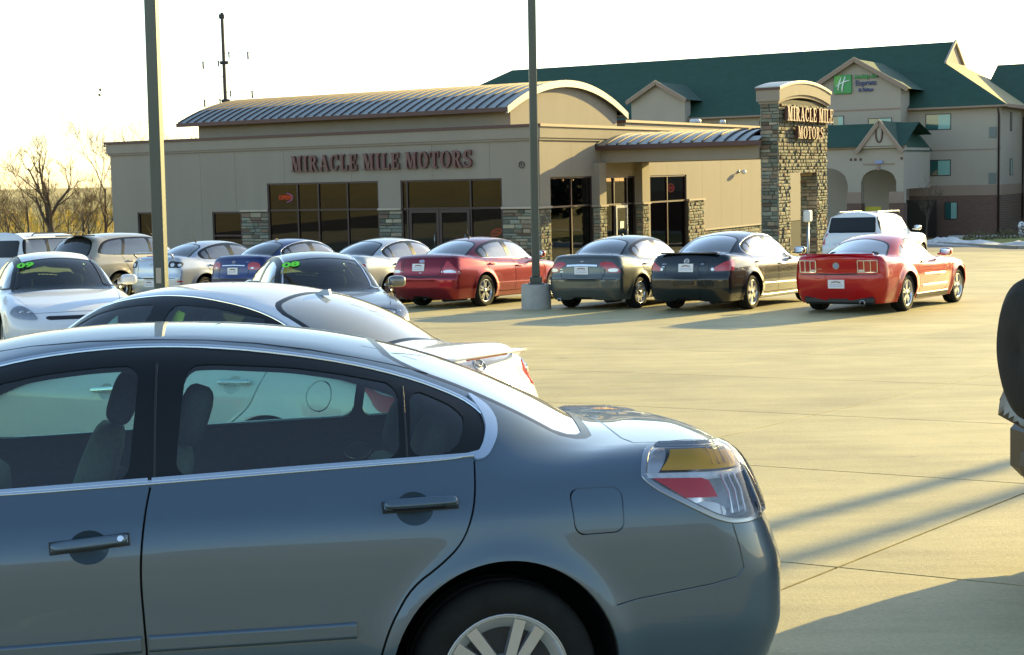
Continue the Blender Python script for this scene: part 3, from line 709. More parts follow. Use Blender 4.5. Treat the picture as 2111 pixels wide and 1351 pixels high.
def build_car(name, label, cat, spec, frame, pm, opt):
    spec = dcopy(spec); car = Car(spec); c = spec; root = empty(name, frame, label, cat, opt.get('group')); opt['root'] = root
    build_shell(car, root, pm, opt)
    hw = car.hw
    # wheel housings, floor
    for i, ax in enumerate(c['axles']):
        for sg in (-1, 1):
            b = MB(); r = c['arch'] + .004; ax2 = ax + c.get('archdx', 0) * i
            yo = hw - .035 - float(car.plan(ax2)); 
            b.lathe([(r, sg * yo), (r + .004, sg * (yo - .06)), (r + .004, sg * .42), (0.02, sg * .42)], 32, 0, 'y', (ax2, 0, c['wr'] + .012), True, -.25, pi + .25)
            b.build('wheel_housing', M['black'], root)
            wheel(root, (ax, sg * (hw - .025 - c.get('tw', .215) / 2 - float(car.plan(ax)) * .5), c['wr']), sg, c['wr'], c.get('tw', .215), c['rr'], c['rim'], c.get('rimmat', M['alloy']))
    b = MB(); a0, a1 = c['axles']
    b.box((a0 + .40, -hw + .12, c['bot'] - .02), (a1 - .42, hw - .12, c['bot'] + .10), 0, .03)
    b.box((.25, -.5, c['bot'] + .01), (a0 + .41, .5, c['bot'] + .2), 0, .03); b.box((a1 - .43, -.5, c['bot'] + .0), (car.L - .3, .5, c['bot'] + .12), 0, .03)
    b.tube([(a1 + .1, .42, c['bot'] + .02), (car.L - .25, .45, c['bot'] + .03)], .09, 10); b.tube([(a1, -.5, c['wr'] - .04), (a1, .5, c['wr'] - .04)], .04, 8)
    b.build('underbody', M['black'], root)
    # cabin
    mid = c['mid']; zs = c['zb'] - .98
    fx = c.get('fseat', mid + .02)
    for sx_, y in c.get('fseats', [(fx, -.37), (fx, .37)]): seat(root, sx_, y, .5, c.get('headm', M['cloth']), .34, True, c.get('seatz', .93) + zs, c.get('seatm', M['cloth_grey']))
    seat(root, c.get('rseat', fx + .86), 0, 1.15, c.get('headm', M['cloth_grey']), .36, True, .94 + zs, c.get('seatm', M['cloth_grey']), bench=True)
    b = MB(); x0 = a0 + .42
    sqell(b, (x0 + .32, 0, .82 + zs), (.36, hw - .2, .13), .4, 10); b.build('dashboard', M['cloth'], root)
    b = MB(); T = Matrix.Translation((fx - .66, -.37, .86 + zs)) @ Matrix.Rotation(.45, 4, 'Y')
    b.tube([T @ Vector((0, .18 * cos(t), .18 * sin(t))) for t in np.linspace(0, 2 * pi, 25)], .014, 8); b.box((-.03, -.15, -.05), (.0, .15, .05), 0, .01, T); b.build('steering_wheel', M['black'], root)
    b = MB(); b.box((a0 + .5, -hw + .16, c['bot'] + .08), (a1 + .3, hw - .16, c['bot'] + .13)); b.box((fx + 1.0, -hw + .24, c['zb'] - .16), (a1 + .45, hw - .24, c['zb'] - .13)); b.build('cabin_floor', M['cloth'], root)
    # handles, mirrors
    for i, d in enumerate(c['doors']):
        hx0, hz0, hx1, hz1 = d['handle']
        for sg in (-1, 1):
            P = car.side([(hx0, hz0), (hx1, hz1)], sg); N = car.grad(P); n = Vector(N.mean(0)).normalized(); t = Vector(P[1] - P[0]); Lh = t.length; t.normalize(); u_ = n.cross(t).normalized(); n = t.cross(u_)
            if n.y * sg < 0: n = -n
            T = basis(Vector(P.mean(0)) + n * .0, t, u_, n); b = MB(); hh = c.get('hh', .016)
            sqell(b, (0, 0, .023), (Lh / 2, hh, .013), .42, 12, 0, T); b.box((-Lh / 2, -hh * .9, -.01), (-Lh / 2 + .03, hh * .9, .016), 0, .004, T); b.box((Lh / 2 - .045, -hh * .9, -.01), (Lh / 2, hh * .9, .02), 0, .004, T)
            h_ = b.build('handle', c.get('handlemat', pm), d.get('obj', {}).get(sg, root))
            if opt.get('bowl') == 2:
                b = MB(); b.box((-Lh / 2 - .006, -hh - .005, -.002), (Lh / 2 + .006, hh + .005, .0035), 0, .002, T); b.build('handle_gasket', M['black'], root)
                if i == 0:
                    b = MB(); b.lathe([(0, 0), (.009, 0), (.011, -.003)], 20, 0, 'z', smooth=False); vv = [T @ Vector((v[0] + Lh / 2 - .022, v[1], v[2] + .0365)) for v in b.v]; b.v = vv
                    b.build('key_lock', M['chrome'], root)
                    b = MB(); b.box((Lh / 2 - .075, -.008, .03), (Lh / 2 - .062, .008, .0353), 0, .001, T); b.build('handle_button', M['black'], root)
                b = MB(); b.box((Lh / 2 - .0475, -hh - .0005, .005), (Lh / 2 - .0455, hh + .0005, .0345), 0, 0, T); b.build('handle_seam', M['black'], root)
    mx, mz = c['mirror']
    for sg in (-1, 1):
        b = MB(); y_ = sg * (hw + .045)
        sqell(b, (mx, y_, mz), (.085, .115, .075), .62, 14)
        b.box((mx - .03, min(sg * (hw - .12), sg * (hw + .0)), mz - .06), (mx + .03, max(sg * (hw - .12), sg * (hw + .0)), mz - .03), 0, .01)
        o = b.build('door_mirror', pm, root)
        b = MB(); sqell(b, (mx + .075, y_, mz), (.014, .098, .06), .5, 10); b.build('mirror_glass', M['chrome'], o)
    return car, root

# ------------------------------------------------------------ materials of the place
M['stucco'] = mat('stucco_tan', (.27, .232, .185), .9, var=.05, vscale=1.2, bump=.25, bscale=90, streak=True)
M['stucco_dim'] = mat('stucco_tan_trim', (.245, .205, .165), .9, var=.05, vscale=2, bump=.2, bscale=90)
M['stucco_joint'] = mat('stucco_joint', (.12, .10, .08), .95)
M['brown_metal'] = mat('brown_metal_trim', (.075, .035, .032), .45, .3)
M['roof_metal'] = mat('roof_panel_metal', (.30, .315, .29), .42, .55, var=.08, vscale=.8, obvar=.06)
M['roof_seam'] = mat('roof_seam_dark', (.05, .035, .04), .5, .4)
M['frame_bronze'] = mat('window_frame_bronze', (.045, .028, .028), .4, .4)
M['shop_glass'] = glassmat('shopfront_glass', (.12, .15, .12), .62, .012)
M['shop_glass_side'] = glassmat('side_shop_glass', (.12, .16, .14), .32, .012)
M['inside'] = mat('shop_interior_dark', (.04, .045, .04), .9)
M['letter'] = mat('sign_letter_brown', (.115, .040, .036), .4, .0)
M['letter_gold'] = mat('sign_letter_bronze', (.095, .038, .028), .35, .0)
M['ledge'] = mat('cast_stone_ledge', (.42, .35, .27), .85, var=.08, vscale=5)
M['pole'] = mat('pole_bronze_grey', (.075, .085, .072), .45, .35, var=.10, vscale=3, streak=True)
M['pole_base'] = mat('pole_base_concrete', (.34, .33, .29), .85, var=.10, vscale=7, bump=.3, bscale=50)
M['white_metal'] = mat('white_painted_metal', (.7, .7, .68), .4)
M['green_shingle'] = mat('green_shingle', (.016, .060, .036), .85, var=.14, vscale=1.6, bump=.5, bscale=18)
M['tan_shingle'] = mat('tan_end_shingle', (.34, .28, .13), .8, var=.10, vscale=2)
M['hotel_wall'] = mat('hotel_wall_stucco', (.38, .325, .26), .9, var=.04, vscale=.7, bump=.1)
M['hotel_wall2'] = mat('hotel_trim_stucco', (.30, .215, .16), .9, var=.04, vscale=.7)
M['hotel_glass'] = mat('hotel_window_glass', (.03, .10, .09), .08, coat=1.)
M['hotel_curtain'] = mat('hotel_window_curtain', (.22, .42, .37), .35, coat=.5)
M['grille'] = mat('wall_unit_grille', (.16, .18, .16), .6)
M['bark'] = mat('bark', (.075, .055, .040), .9, var=.25, vscale=10)
M['twig'] = mat('twigs', (.10, .075, .048), .9, var=.2, vscale=3)
M['snow'] = mat('old_snow', (.60, .60, .57), .8, var=.30, vscale=3, bump=.5, bscale=8)
M['shrub'] = mat('shrub_leaf', (.10, .085, .03), .9, var=.3, vscale=6)
M['asphalt'] = mat('asphalt_drive', (.16, .155, .13), .85, var=.10, vscale=.6, bump=.2, bscale=60)
M['kerb'] = mat('kerb_concrete', (.36, .34, .28), .85, var=.08, vscale=3)
def stone_mat(name, base):
    m = mat(name, base, .85, bump=.6, bscale=22, var=.25, vscale=9, obvar=.45); return m
STN = [stone_mat('ledgestone_%s' % n, c) for n, c in (('grey_green', (.175, .185, .145)), ('tan', (.215, .18, .13)), ('dark', (.125, .135, .105)), ('buff', (.26, .23, .165)), ('rust', (.165, .115, .08)))]
M['mortar'] = mat('mortar_dark', (.08, .075, .06), .95)  # dark mortar colour behind and between the stones
# brick of the hotel base: courses too small to tell apart at this distance
def brickmat():
    m = mat('hotel_brick', (.14, .07, .05), .85); n = m.node_tree; p = n.nodes['Principled BSDF']
    tc = n.nodes.new('ShaderNodeTexCoord'); mp = n.nodes.new('ShaderNodeMapping'); mp.inputs['Rotation'].default_value = (pi / 2, 0, 0)
    br = n.nodes.new('ShaderNodeTexBrick'); br.inputs['Color1'].default_value = (.15, .075, .052, 1); br.inputs['Color2'].default_value = (.11, .055, .042, 1); br.inputs['Mortar'].default_value = (.17, .13, .10, 1)
    br.inputs['Scale'].default_value = 1.; br.inputs['Brick Width'].default_value = .22; br.inputs['Row Height'].default_value = .075; br.inputs['Mortar Size'].default_value = .008
    n.links.new(tc.outputs['Object'], mp.inputs[0]); n.links.new(mp.outputs[0], br.inputs['Vector']); n.links.new(br.outputs[0], p.inputs['Base Color']); return m
M['brick'] = brickmat()
def concrete_mat():
    m = bpy.data.materials.new('lot_concrete'); m.use_nodes = True; n = m.node_tree; p = n.nodes['Principled BSDF']; p.inputs['Roughness'].default_value = .66
    geo = n.nodes.new('ShaderNodeNewGeometry')
    def noise(sc, det, rg, mapping=None):
        z = n.nodes.new('ShaderNodeTexNoise'); z.inputs['Scale'].default_value = sc; z.inputs['Detail'].default_value = det; z.inputs['Roughness'].default_value = rg
        if mapping:
            mp = n.nodes.new('ShaderNodeMapping'); mp.inputs['Rotation'].default_value = (0, 0, mapping[0]); mp.inputs['Scale'].default_value = mapping[1]
            n.links.new(geo.outputs['Position'], mp.inputs[0]); n.links.new(mp.outputs[0], z.inputs['Vector'])
        else: n.links.new(geo.outputs['Position'], z.inputs['Vector'])
        return z.outputs['Fac']
    def rng(s_, a, b, c_, d): 
        r = n.nodes.new('ShaderNodeMapRange'); r.inputs['From Min'].default_value = a; r.inputs['From Max'].default_value = b; r.inputs['To Min'].default_value = c_; r.inputs['To Max'].default_value = d; n.links.new(s_, r.inputs[0]); return r.outputs[0]
    def mul(a, b): 
        q = n.nodes.new('ShaderNodeMath'); q.operation = 'MULTIPLY'; n.links.new(a, q.inputs[0]); n.links.new(b, q.inputs[1]); return q.outputs[0]
    a = rng(noise(.55, 7, .62), .3, .7, .76, 1.18)
    b_ = rng(noise(1.0, 6, .65, (TH + .3, (.4, 3.2, 1))), .3, .7, .84, 1.12)
    c_ = rng(noise(45, 8, .8), .3, .7, .80, 1.20)
    oi = n.nodes.new('ShaderNodeObjectInfo'); d = rng(oi.outputs['Random'], 0, 1, .93, 1.06)
    f = mul(mul(a, b_), mul(c_, d))
    vm = n.nodes.new('ShaderNodeVectorMath'); vm.operation = 'SCALE'; vm.inputs[0].default_value = (.40, .345, .175)
    n.links.new(f, vm.inputs['Scale'])
    st = rng(noise(2.3, 6, .7), .66, .74, 0, 1); mx = n.nodes.new('ShaderNodeMix'); mx.data_type = 'RGBA'
    s2 = n.nodes.new('ShaderNodeMath'); s2.operation = 'MULTIPLY'; s2.inputs[1].default_value = .45; n.links.new(st, s2.inputs[0])
    n.links.new(s2.outputs[0], mx.inputs['Factor']); n.links.new(vm.outputs[0], mx.inputs[6]); mx.inputs[7].default_value = (.16, .14, .10, 1)
    n.links.new(mx.outputs[2], p.inputs['Base Color'])
    h = n.nodes.new('ShaderNodeMath'); h.operation = 'ADD'; n.links.new(rng(noise(.9, 3, .5, (TH + .3, (.7, 3.0, 1))), 0, 1, 0, 1.6), h.inputs[0]); n.links.new(rng(noise(60, 5, .7), 0, 1, 0, .45), h.inputs[1])
    bp = n.nodes.new('ShaderNodeBump'); bp.inputs['Strength'].default_value = .55; bp.inputs['Distance'].default_value = .012; n.links.new(h.outputs[0], bp.inputs['Height']); n.links.new(bp.outputs[0], p.inputs['Normal'])
    return m
M['concrete'] = concrete_mat()
M['dry_grass'] = mat('dry_grass', (.34, .27, .09), .95, var=.25, vscale=.35, bump=.6, bscale=3)
M['green_grass'] = mat('verge_grass', (.20, .21, .035), .95, var=.25, vscale=2, bump=.5, bscale=20)

# ------------------------------------------------------------ ground, lot, far land
def bumpy(x, y): return .5 * sin(x * .05 + 1) + .4 * cos(y * .043)
def land(x, y):
    z = gz(x, y) - .12
    if y < -14: z += .18 * (-14 - y) * (1 if y > -60 else 0) + (8.3 if y <= -60 else 0)
    if y > 112 and x < 12:
        k = min(1, (y - 112) / 38); z += 3.95 * k * k * (3 - 2 * k) * min(1, (12 - x) / 20) + .0 * k
    return z
xs = [-3500, -1500, -600, -300] + list(range(-200, 201, 8)) + [300, 600, 1500, 3500]; ys = [-3500, -1500, -600, -300, -200, -150] + list(range(-120, 241, 6)) + [300, 500, 1000, 2000, 4500]
V = [(x, y, land(x, y) + (bumpy(x, y) * .25 if (y > 115 or y < -20) else 0)) for y in ys for x in xs]; nx = len(xs)
b = MB(); b.add(V, [(j * nx + i, j * nx + i + 1, (j + 1) * nx + i + 1, (j + 1) * nx + i) for j in range(len(ys) - 1) for i in range(nx - 1)], 0, True)
tag(b.build('terrain', M['dry_grass'], None, False), kind='structure')

lot = empty('parking_lot', Matrix.Identity(4), None, None); lot['kind'] = 'structure'
def LP(s_, t_, h=0.):
    p = KC + EH * s_ + DH * t_; return Vector((p.x, p.y, gz(p.x, p.y) + h))
corners = [(-45, -62), (40, -62), (40, 30), (-45, 30)]
b = MB(); vs = [LP(s_, t_, -.03) for s_, t_ in corners] + [LP(s_, t_, -.4) for s_, t_ in corners]; b.add(vs, [(0, 1, 2, 3), (0, 4, 5, 1), (1, 5, 6, 2), (2, 6, 7, 3), (3, 7, 4, 0)])
b.build('lot_bed', mat('joint_dark', (.035, .03, .022), .95), lot)
SW, SH, SK = 3.02, 2.82, .165
slabm = {}
def slab_geo(mb, i, j):
    t0 = -36.09 + j * SH; s0 = 22.08 + i * SW; g = .009; sk = SK * .9
    q = [(s0 + g, t0 + g), (s0 + SW - g, t0 + g), (s0 + SW - g, t0 + SH - g), (s0 + g, t0 + SH - g)]
    f = lambda s_, t_, h: LP(s_ + SK * (t_ + 36.09), t_, h)
    c_ = .0012
    qi = [(s0 + g + c_, t0 + g + c_), (s0 + SW - g - c_, t0 + g + c_), (s0 + SW - g - c_, t0 + SH - g - c_), (s0 + g + c_, t0 + SH - g - c_)]
    vs = [f(a, d, 0) for a, d in qi] + [f(a, d, -.004) for a, d in q] + [f(a, d, -.028) for a, d in q]
    mb.add(vs, [(0, 1, 2, 3)] + [(k, 4 + k, 4 + (k + 1) % 4, (k + 1) % 4) for k in range(4)] + [(4 + k, 8 + k, 8 + (k + 1) % 4, 4 + (k + 1) % 4) for k in range(4)])
def cam_dist(i, j):
    p = LP(22.08 + (i + .5) * SW + SK * (j + .5) * SH, -36.09 + (j + .5) * SH); return p
cells = []
for i in range(-24, 12):
    for j in range(-9, 23):
        p = cam_dist(i, j)
        if p.y > 78 or abs(p.x) > 42 or p.y < -14: continue
        q = p - KC; s_, t_ = q.dot(EH), q.dot(DH)
        if -19 < s_ < -.5 and 1.2 < t_ < 26: continue
        vis = p.y > 3 and abs(p.x) < p.y * .42 + 3
        cells.append((0 if vis else 1, (p - Vector((0, 0, 2))).length, i, j))
cells.sort()
b = MB(); slab_geo(b, cells[0][2], cells[0][3]); base = LP(22.08 + cells[0][2] * SW + SK * cells[0][3] * SH, -36.09 + cells[0][3] * SH)
b.v = [tuple(Vector(v) - base) for v in b.v]; sm_ = b.mesh('concrete_slab', M['concrete'])
for k, (_, _, i, j) in enumerate(cells[:290]):
    p = LP(22.08 + i * SW + SK * j * SH, -36.09 + j * SH)
    o = link('concrete_slab', sm_, lot, Matrix.Translation(p))
b = MB()
for (_, _, i, j) in cells[290:]: slab_geo(b, i, j)
tag(b.build('concrete_slab_field', M['concrete'], lot, False), kind='stuff')

# drive beyond the lot, kerb, verge, pavement
def strip(name, pts, m, h, kind='structure', thick=.1):
    b = MB(); vs = [Vector((x, y, gz(x, y) + h)) for x, y in pts]; n = len(vs); vs += [v - Vector((0, 0, thick)) for v in vs]
    b.add(vs, [tuple(range(n))] + [(i, n + i, n + (i + 1) % n, (i + 1) % n) for i in range(n)]); return tag(b.build(name, m), kind=kind)
strip('road', [(14, 66.5), (45, 50), (60, 62), (60, 78), (22.6, 82), (12, 74)], M['asphalt'], .004)
strip('verge', [(21.9, 80), (22.2, 66), (60, 46.5), (60, 82), (26.5, 92)], M['green_grass'], .10)
strip('pavement', [(25.2, 88), (60, 80), (60, 87), (27.5, 95.5)], M['kerb'], .125)
b = MB(); kp = [(21.7, 80), (22.0, 66), (60, 46.2)]
for (x0, y0), (x1, y1) in zip(kp[:-1], kp[1:]):
    d = Vector((x1 - x0, y1 - y0, 0)).normalized(); n_ = Vector((-d.y, d.x, 0)) * .09
    vs = [Vector((x, y, gz(x, y) + h)) + n_ * s_ for (x, y) in ((x0, y0), (x1, y1)) for s_ in (-1, 1) for h in (-.05, .14)]
    b.add(vs, [(0, 1, 3, 2), (4, 6, 7, 5), (1, 5, 7, 3), (0, 4, 5, 1), (2, 3, 7, 6)])
tag(b.build('kerb', M['kerb']), kind='structure')

# ------------------------------------------------------------ showroom
BF = basis(KC, EH, DH, (0, 0, 1))                  # x along the front, y away from the camera, z up
shop = empty('showroom_building', BF, 'tan stucco car showroom with a barrel roof and brown sign letters', 'building')
def wall_cells(axis, off, thick, u0, u1, z0, z1, holes, joints=(), zj=()):
    """rectangles of a wall left between openings; axis 'f' faces -y at y=off, 'r' faces +x at x=off"""
    us = sorted({u0, u1, *[h[0] for h in holes], *[h[1] for h in holes], *joints}); zs = sorted({z0, z1, *[h[2] for h in holes], *[h[3] for h in holes], *zj}); out = []
    for a, c_ in zip(us[:-1], us[1:]):
        col = []
        for d, e in zip(zs[:-1], zs[1:]):
            um, zm = (a + c_) / 2, (d + e) / 2
            if not any(h[0] < um < h[1] and h[2] < zm < h[3] for h in holes):
                if col and abs(col[-1][1] - d) < 1e-6 and d not in zj: col[-1][1] = e
                else: col.append([d, e])
        for d, e in col: out.append((a, c_, d, e))
    g = .004
    boxes = []
    for a, c_, d, e in out:
        a2 = a + (g if a in joints else 0); c2 = c_ - (g if c_ in joints else 0); e2 = e - (g if e in zj else 0); d2 = d + (g if d in zj else 0)
        boxes.append(((a2, off, d2), (c2, off + thick, e2)) if axis == 'f' else ((off - thick, a2, d2), (off, c2, e2)))
    return boxes
def add_boxes(name, boxes, m, parent, bev=0.):
    b = MB()
    for lo, hi in boxes: b.box(lo, hi, 0, bev)
    return b.build(name, m, parent, False)
Z1 = 4.42
fh = [(-11.43, -6.47, -.5, 3.15), (-5.53, -1.45, -.5, 3.15), (-14.11, -12.7, .0, 2.14), (-17.9, -16.95, 0., 2.15), (-12.7, -11.43, -.5, 2.13), (-6.47, -5.53, -.5, 2.13), (-1.45, 0.01, -.5, 2.13)]
fj = [-17.0 + .0, -14.6, -12.9, -10.6, -7.6, -4.2, -1.9]
FB = wall_cells('f', 0., .25, -19.2, -.25, -.6, Z1, fh, fj)
FB.append(((-.25, 0., 2.13), (0., .25, Z1)))
for i, bb in enumerate(FB): box('wall_panel', bb[0], bb[1], M['stucco'], shop)
rh = [(.7, 3.72, -.5, 3.15), (3.72, 7.72, -.5, 3.60), (8.39, 11.72, -.5, 3.12), (0.25, .7, -.5, 2.13), (11.72, 13.26, -.5, 2.10), (13.26, 26, -.5, .88)]
rj = [2.2, 7.72, 9.9, 13.26, 15.2, 17.4]
for bb in wall_cells('r', 0., .25, .25, 26, -.6, Z1, rh, rj): box('wall_panel', bb[0], bb[1], M['stucco'], shop)
add_boxes('wall_backing', [((-19.1, .26, 3.2), (-.26, .34, Z1 - .02)), ((-.34, .35, 3.65), (-.26, 25.9, Z1 - .02)), ((-19.19, .26, -.6), (-19.0, 26, Z1)), ((-19.19, 25.8, -.6), (-.26, 26, Z1))], M['stucco_joint'], shop)
# cornice: stepped bands, brown cap
for nm, lo, hi, m_ in (('cornice_band', (-19.28, -.06, 4.34), (0.06, 26, 4.418), M['stucco_dim']),): pass
b = MB(); b.box((-19.26, -.06, 4.36), (.06, 0.0, 4.44)); b.box((.0, .0, 4.36), (.06, 26, 4.44)); b.build('cornice_moulding', M['stucco_dim'], shop, False)
b = MB(); b.box((-19.30, -.10, 4.44), (.10, .25, 4.80)); b.box((-.25, .25, 4.44), (.10, 26, 4.80)); b.box((-19.30, .25, 4.44), (-19.0, 26, 4.80)); b.box((-19.0, 25.75, 4.44), (-.25, 26, 4.80)); b.build('parapet', M['stucco'], shop, False)
b = MB(); b.box((-19.36, -.16, 4.80), (.16, .30, 4.89)); b.box((-.30, .30, 4.80), (.16, 26.05, 4.89)); b.box((-19.36, .30, 4.80), (-18.95, 26.05, 4.89)); b.build('parapet_cap', M['brown_metal'], shop, False)
b = MB(); b.box((-19.0, .25, 4.3), (-.25, 25.75, 4.38)); b.build('flat_roof', M['pole_base'], shop, False)
# rear higher block
b = MB(); b.box((-14, 10.4, 4.38), (-2, 25.7, 5.20)); b.build('upper_wall', M['stucco'], shop, False)
b = MB(); b.box((-14.1, 10.3, 5.20), (-1.9, 25.75, 5.30)); b.build('upper_wall_cap', M['brown_metal'], shop, False)
# clerestory with barrel roof
b = MB(); b.box((-15.5, 1.0, 4.38), (-1.65, 9.0, 5.46)); 
N_ = 24; arc = lambda y: 5.50 + 1.02 * (1 - ((y - 5.0) / 4.5) ** 2)
P_ = [(1.0 + 8.0 * i / N_) for i in range(N_ + 1)]
for i in range(N_):
    y0, y1 = P_[i], P_[i + 1]; vs = [(x, y, z) for x in (-15.5, -1.65) for (y, z) in ((y0, 5.46), (y1, 5.46), (y1, arc(y1) - .10), (y0, arc(y0) - .10))]
    b.add(vs, [(0, 1, 2, 3), (7, 6, 5, 4)])
b.build('clerestory_wall', M['stucco'], shop, False)
pw = (16.05 - 1.50) / 36
def roof_strip(mb, x0, x1, f, ya, yb, th, n=22, mi=0):
    ysx = [ya + (yb - ya) * i / n for i in range(n + 1)]; vs = []
    for y in ysx:
        for x in (x0, x1): vs += [(x, y, f(y)), (x, y, f(y) - th)]
    fs = []
    for i in range(n):
        a = i * 4; c_ = a + 4; fs += [(a, a + 2, c_ + 2, c_), (a + 1, c_ + 1, c_ + 3, a + 3), (a, c_, c_ + 1, a + 1), (a + 2, a + 3, c_ + 3, c_ + 2)]
    fs += [(0, 1, 3, 2), (n * 4, n * 4 + 2, n * 4 + 3, n * 4 + 1)]; mb.add(vs, fs, mi, False)
b = MB(); roof_strip(b, .008, pw - .008, arc, .5, 9.5, .03); pm1 = b.mesh('roof_panel', M['roof_metal'])
b = MB(); roof_strip(b, -.015, .015, lambda y: arc(y) + .045, .48, 9.52, .06); pm2 = b.mesh('roof_seam', M['roof_seam'])
for i in range(36): link('roof_panel', pm1, shop, Matrix.Translation((-16.05 + i * pw, 0, 0)))
for i in range(37): link('roof_seam', pm2, shop, Matrix.Translation((-16.05 + i * pw, 0, 0)))
b = MB(); b.box((-16.1, .42, 5.36), (-1.46, .50, 5.50)); b.box((-16.1, 9.5, 5.36), (-1.46, 9.58, 5.50)); b.build('eaves_fascia', M['brown_metal'], shop, False)
b = MB(); b.box((-16.05, .5, 5.40), (-1.5, .99, 5.42)); b.box((-16.05, 9.01, 5.40), (-1.5, 9.5, 5.42)); b.build('eaves_soffit', M['stucco_dim'], shop, False)
b = MB(); roof_strip(b, -1.50, -1.42, lambda y: arc(y) + .05, .46, 9.54, .24); b.build('gable_rake', mat('rake_trim_grey', (.20, .19, .18), .4, .5), shop)
# glazing
def glazing(parent, axis, off, u0, u1, z0, z1, mull, trans, name='window', fw=.06, dpt=.10, bevel=0, gm=None):
    w_ = MB(); T = BF_AX[axis](off); A = lambda a0, a1, c0, c1, d0, d1: w_.box((a0, d0, c0), (a1, d1, c1), 0, 0, T)
    A(u0, u0 + fw, z0, z1, .03, .03 + dpt); A(u1 - fw, u1, z0, z1, .03, .03 + dpt); A(u0 + fw, u1 - fw, z1 - fw, z1, .03, .03 + dpt); A(u0 + fw, u1 - fw, z0, z0 + fw, .03, .03 + dpt)
    ms = [u0 + fw] + [m_ for m_ in mull] + [u1 - fw]; ts = [z0 + fw] + list(trans) + [z1 - fw]; h = fw / 2
    for m_ in mull: A(m_ - h, m_ + h, z0 + fw, z1 - fw, .028, .028 + dpt)
    for t_ in trans:
        for a, c_ in zip(ms[:-1], ms[1:]): A(a + (h if a in mull else 0), c_ - (h if c_ in mull else 0), t_ - h, t_ + h, .033, .03 + dpt)
    o = w_.build(name, M['frame_bronze'], parent, False)
    for a, c_ in zip(ms[:-1], ms[1:]):
        for d, e in zip(ts[:-1], ts[1:]):
            p = MB(); j = rnd.uniform(-.004, .004); vs = [(a + h * .5, .075 + j, d), (c_ - h * .5, .075 - j, d), (c_ - h * .5, .078 - j, e), (a + h * .5, .078 + j, e)]
            vs = [T @ Vector(v) for v in vs]; p.add(vs, [(0, 1, 2, 3)]); p.build('pane', gm or M['shop_glass'], o, False)
    return o
BF_AX = {'f': lambda off: basis((0, off, 0), (1, 0, 0), (0, 1, 0), (0, 0, 1)), 'r': lambda off: basis((off, 0, 0), (0, 1, 0), (-1, 0, 0), (0, 0, 1))}
glazing(shop, 'f', 0, -11.43, -6.47, .0, 3.15, (-10.06, -9.12, -7.83), (2.17,))
glazing(shop, 'f', 0, -5.53, -1.45, .0, 3.15, (-5.28, -2.70), (2.17,))
glazing(shop, 'f', 0, -14.11, -12.7, .0, 2.14, (), (1.25,))
glazing(shop, 'f', 0, -17.9, -16.95, 0., 2.15, (), ())
glazing(shop, 'r', 0, .7, 3.72, .0, 3.15, (2.22,), (2.15,), gm=M['shop_glass_side'])
glazing(shop, 'r', 0, 8.39, 11.72, .0, 3.12, (9.98,), (2.12,), gm=M['shop_glass_side'])
glazing(shop, 'r', -.0, 4.26, 7.12, .0, 3.12, (5.45, 6.5), (2.12,), 'entrance_screen', gm=M['shop_glass_side'])
b = MB(); b.box((-.25, 4.24, 3.12), (0, 7.14, 3.60)); b.build('entrance_lintel', M['stucco'], shop, False)
def door(parent, axis, off, u0, u1, z1, m_):
    T = BF_AX[axis](off); w_ = MB(); fw = .10
    for a in ((u0, u0 + fw, .02, z1), (u1 - fw, u1, .02, z1), (u0 + fw, u1 - fw, z1 - fw, z1), (u0 + fw, u1 - fw, .02, .25)): w_.box((a[0], -.0, a[2]), (a[1], .05, a[3]), 0, 0, T)
    o = w_.build('door', m_, parent, False); p = MB(); p.add([T @ Vector(v) for v in ((u0 + fw, .025, .25), (u1 - fw, .025, .25), (u1 - fw, .025, z1 - fw), (u0 + fw, .025, z1 - fw))], [(0, 1, 2, 3)]); p.build('door_glass', M['shop_glass'], o, False)
    h_ = MB(); h_.tube([T @ Vector((u1 - .16, -.05, .85)), T @ Vector((u1 - .16, -.05, 1.3))], .014, 8); h_.build('door_pull', M['satin'], o, False); return o
door(shop, 'f', 0, -5.20, -3.98, 2.13, M['frame_bronze']); door(shop, 'f', 0, -3.96, -2.74, 2.13, M['frame_bronze'])
dd = door(shop, 'r', .01, 5.50, 6.46, 2.08, M['satin'])
b = MB(); b.box((.0, 5.82, 1.25), (.006, 6.12, 1.5)); b.build('door_notice', M['paper'], dd, False)
# interior
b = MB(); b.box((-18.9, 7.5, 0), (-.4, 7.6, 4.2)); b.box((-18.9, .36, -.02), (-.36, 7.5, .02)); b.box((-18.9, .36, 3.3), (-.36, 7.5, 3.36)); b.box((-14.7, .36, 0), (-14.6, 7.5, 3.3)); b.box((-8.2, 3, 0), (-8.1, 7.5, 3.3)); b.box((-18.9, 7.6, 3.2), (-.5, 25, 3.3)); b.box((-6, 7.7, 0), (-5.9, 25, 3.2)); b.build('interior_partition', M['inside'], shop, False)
b = MB(); b.box((-7.2, 1.6, 0), (-5.6, 2.4, 1.05), 0, .03); b.box((-11, 2.2, 0), (-9.6, 3.0, .78), 0, .03); b.box((-3.0, 9.2, 0), (-1.4, 10.2, 1.0), 0, .03); b.build('sales_desk', M['cloth_tan'], shop, False)

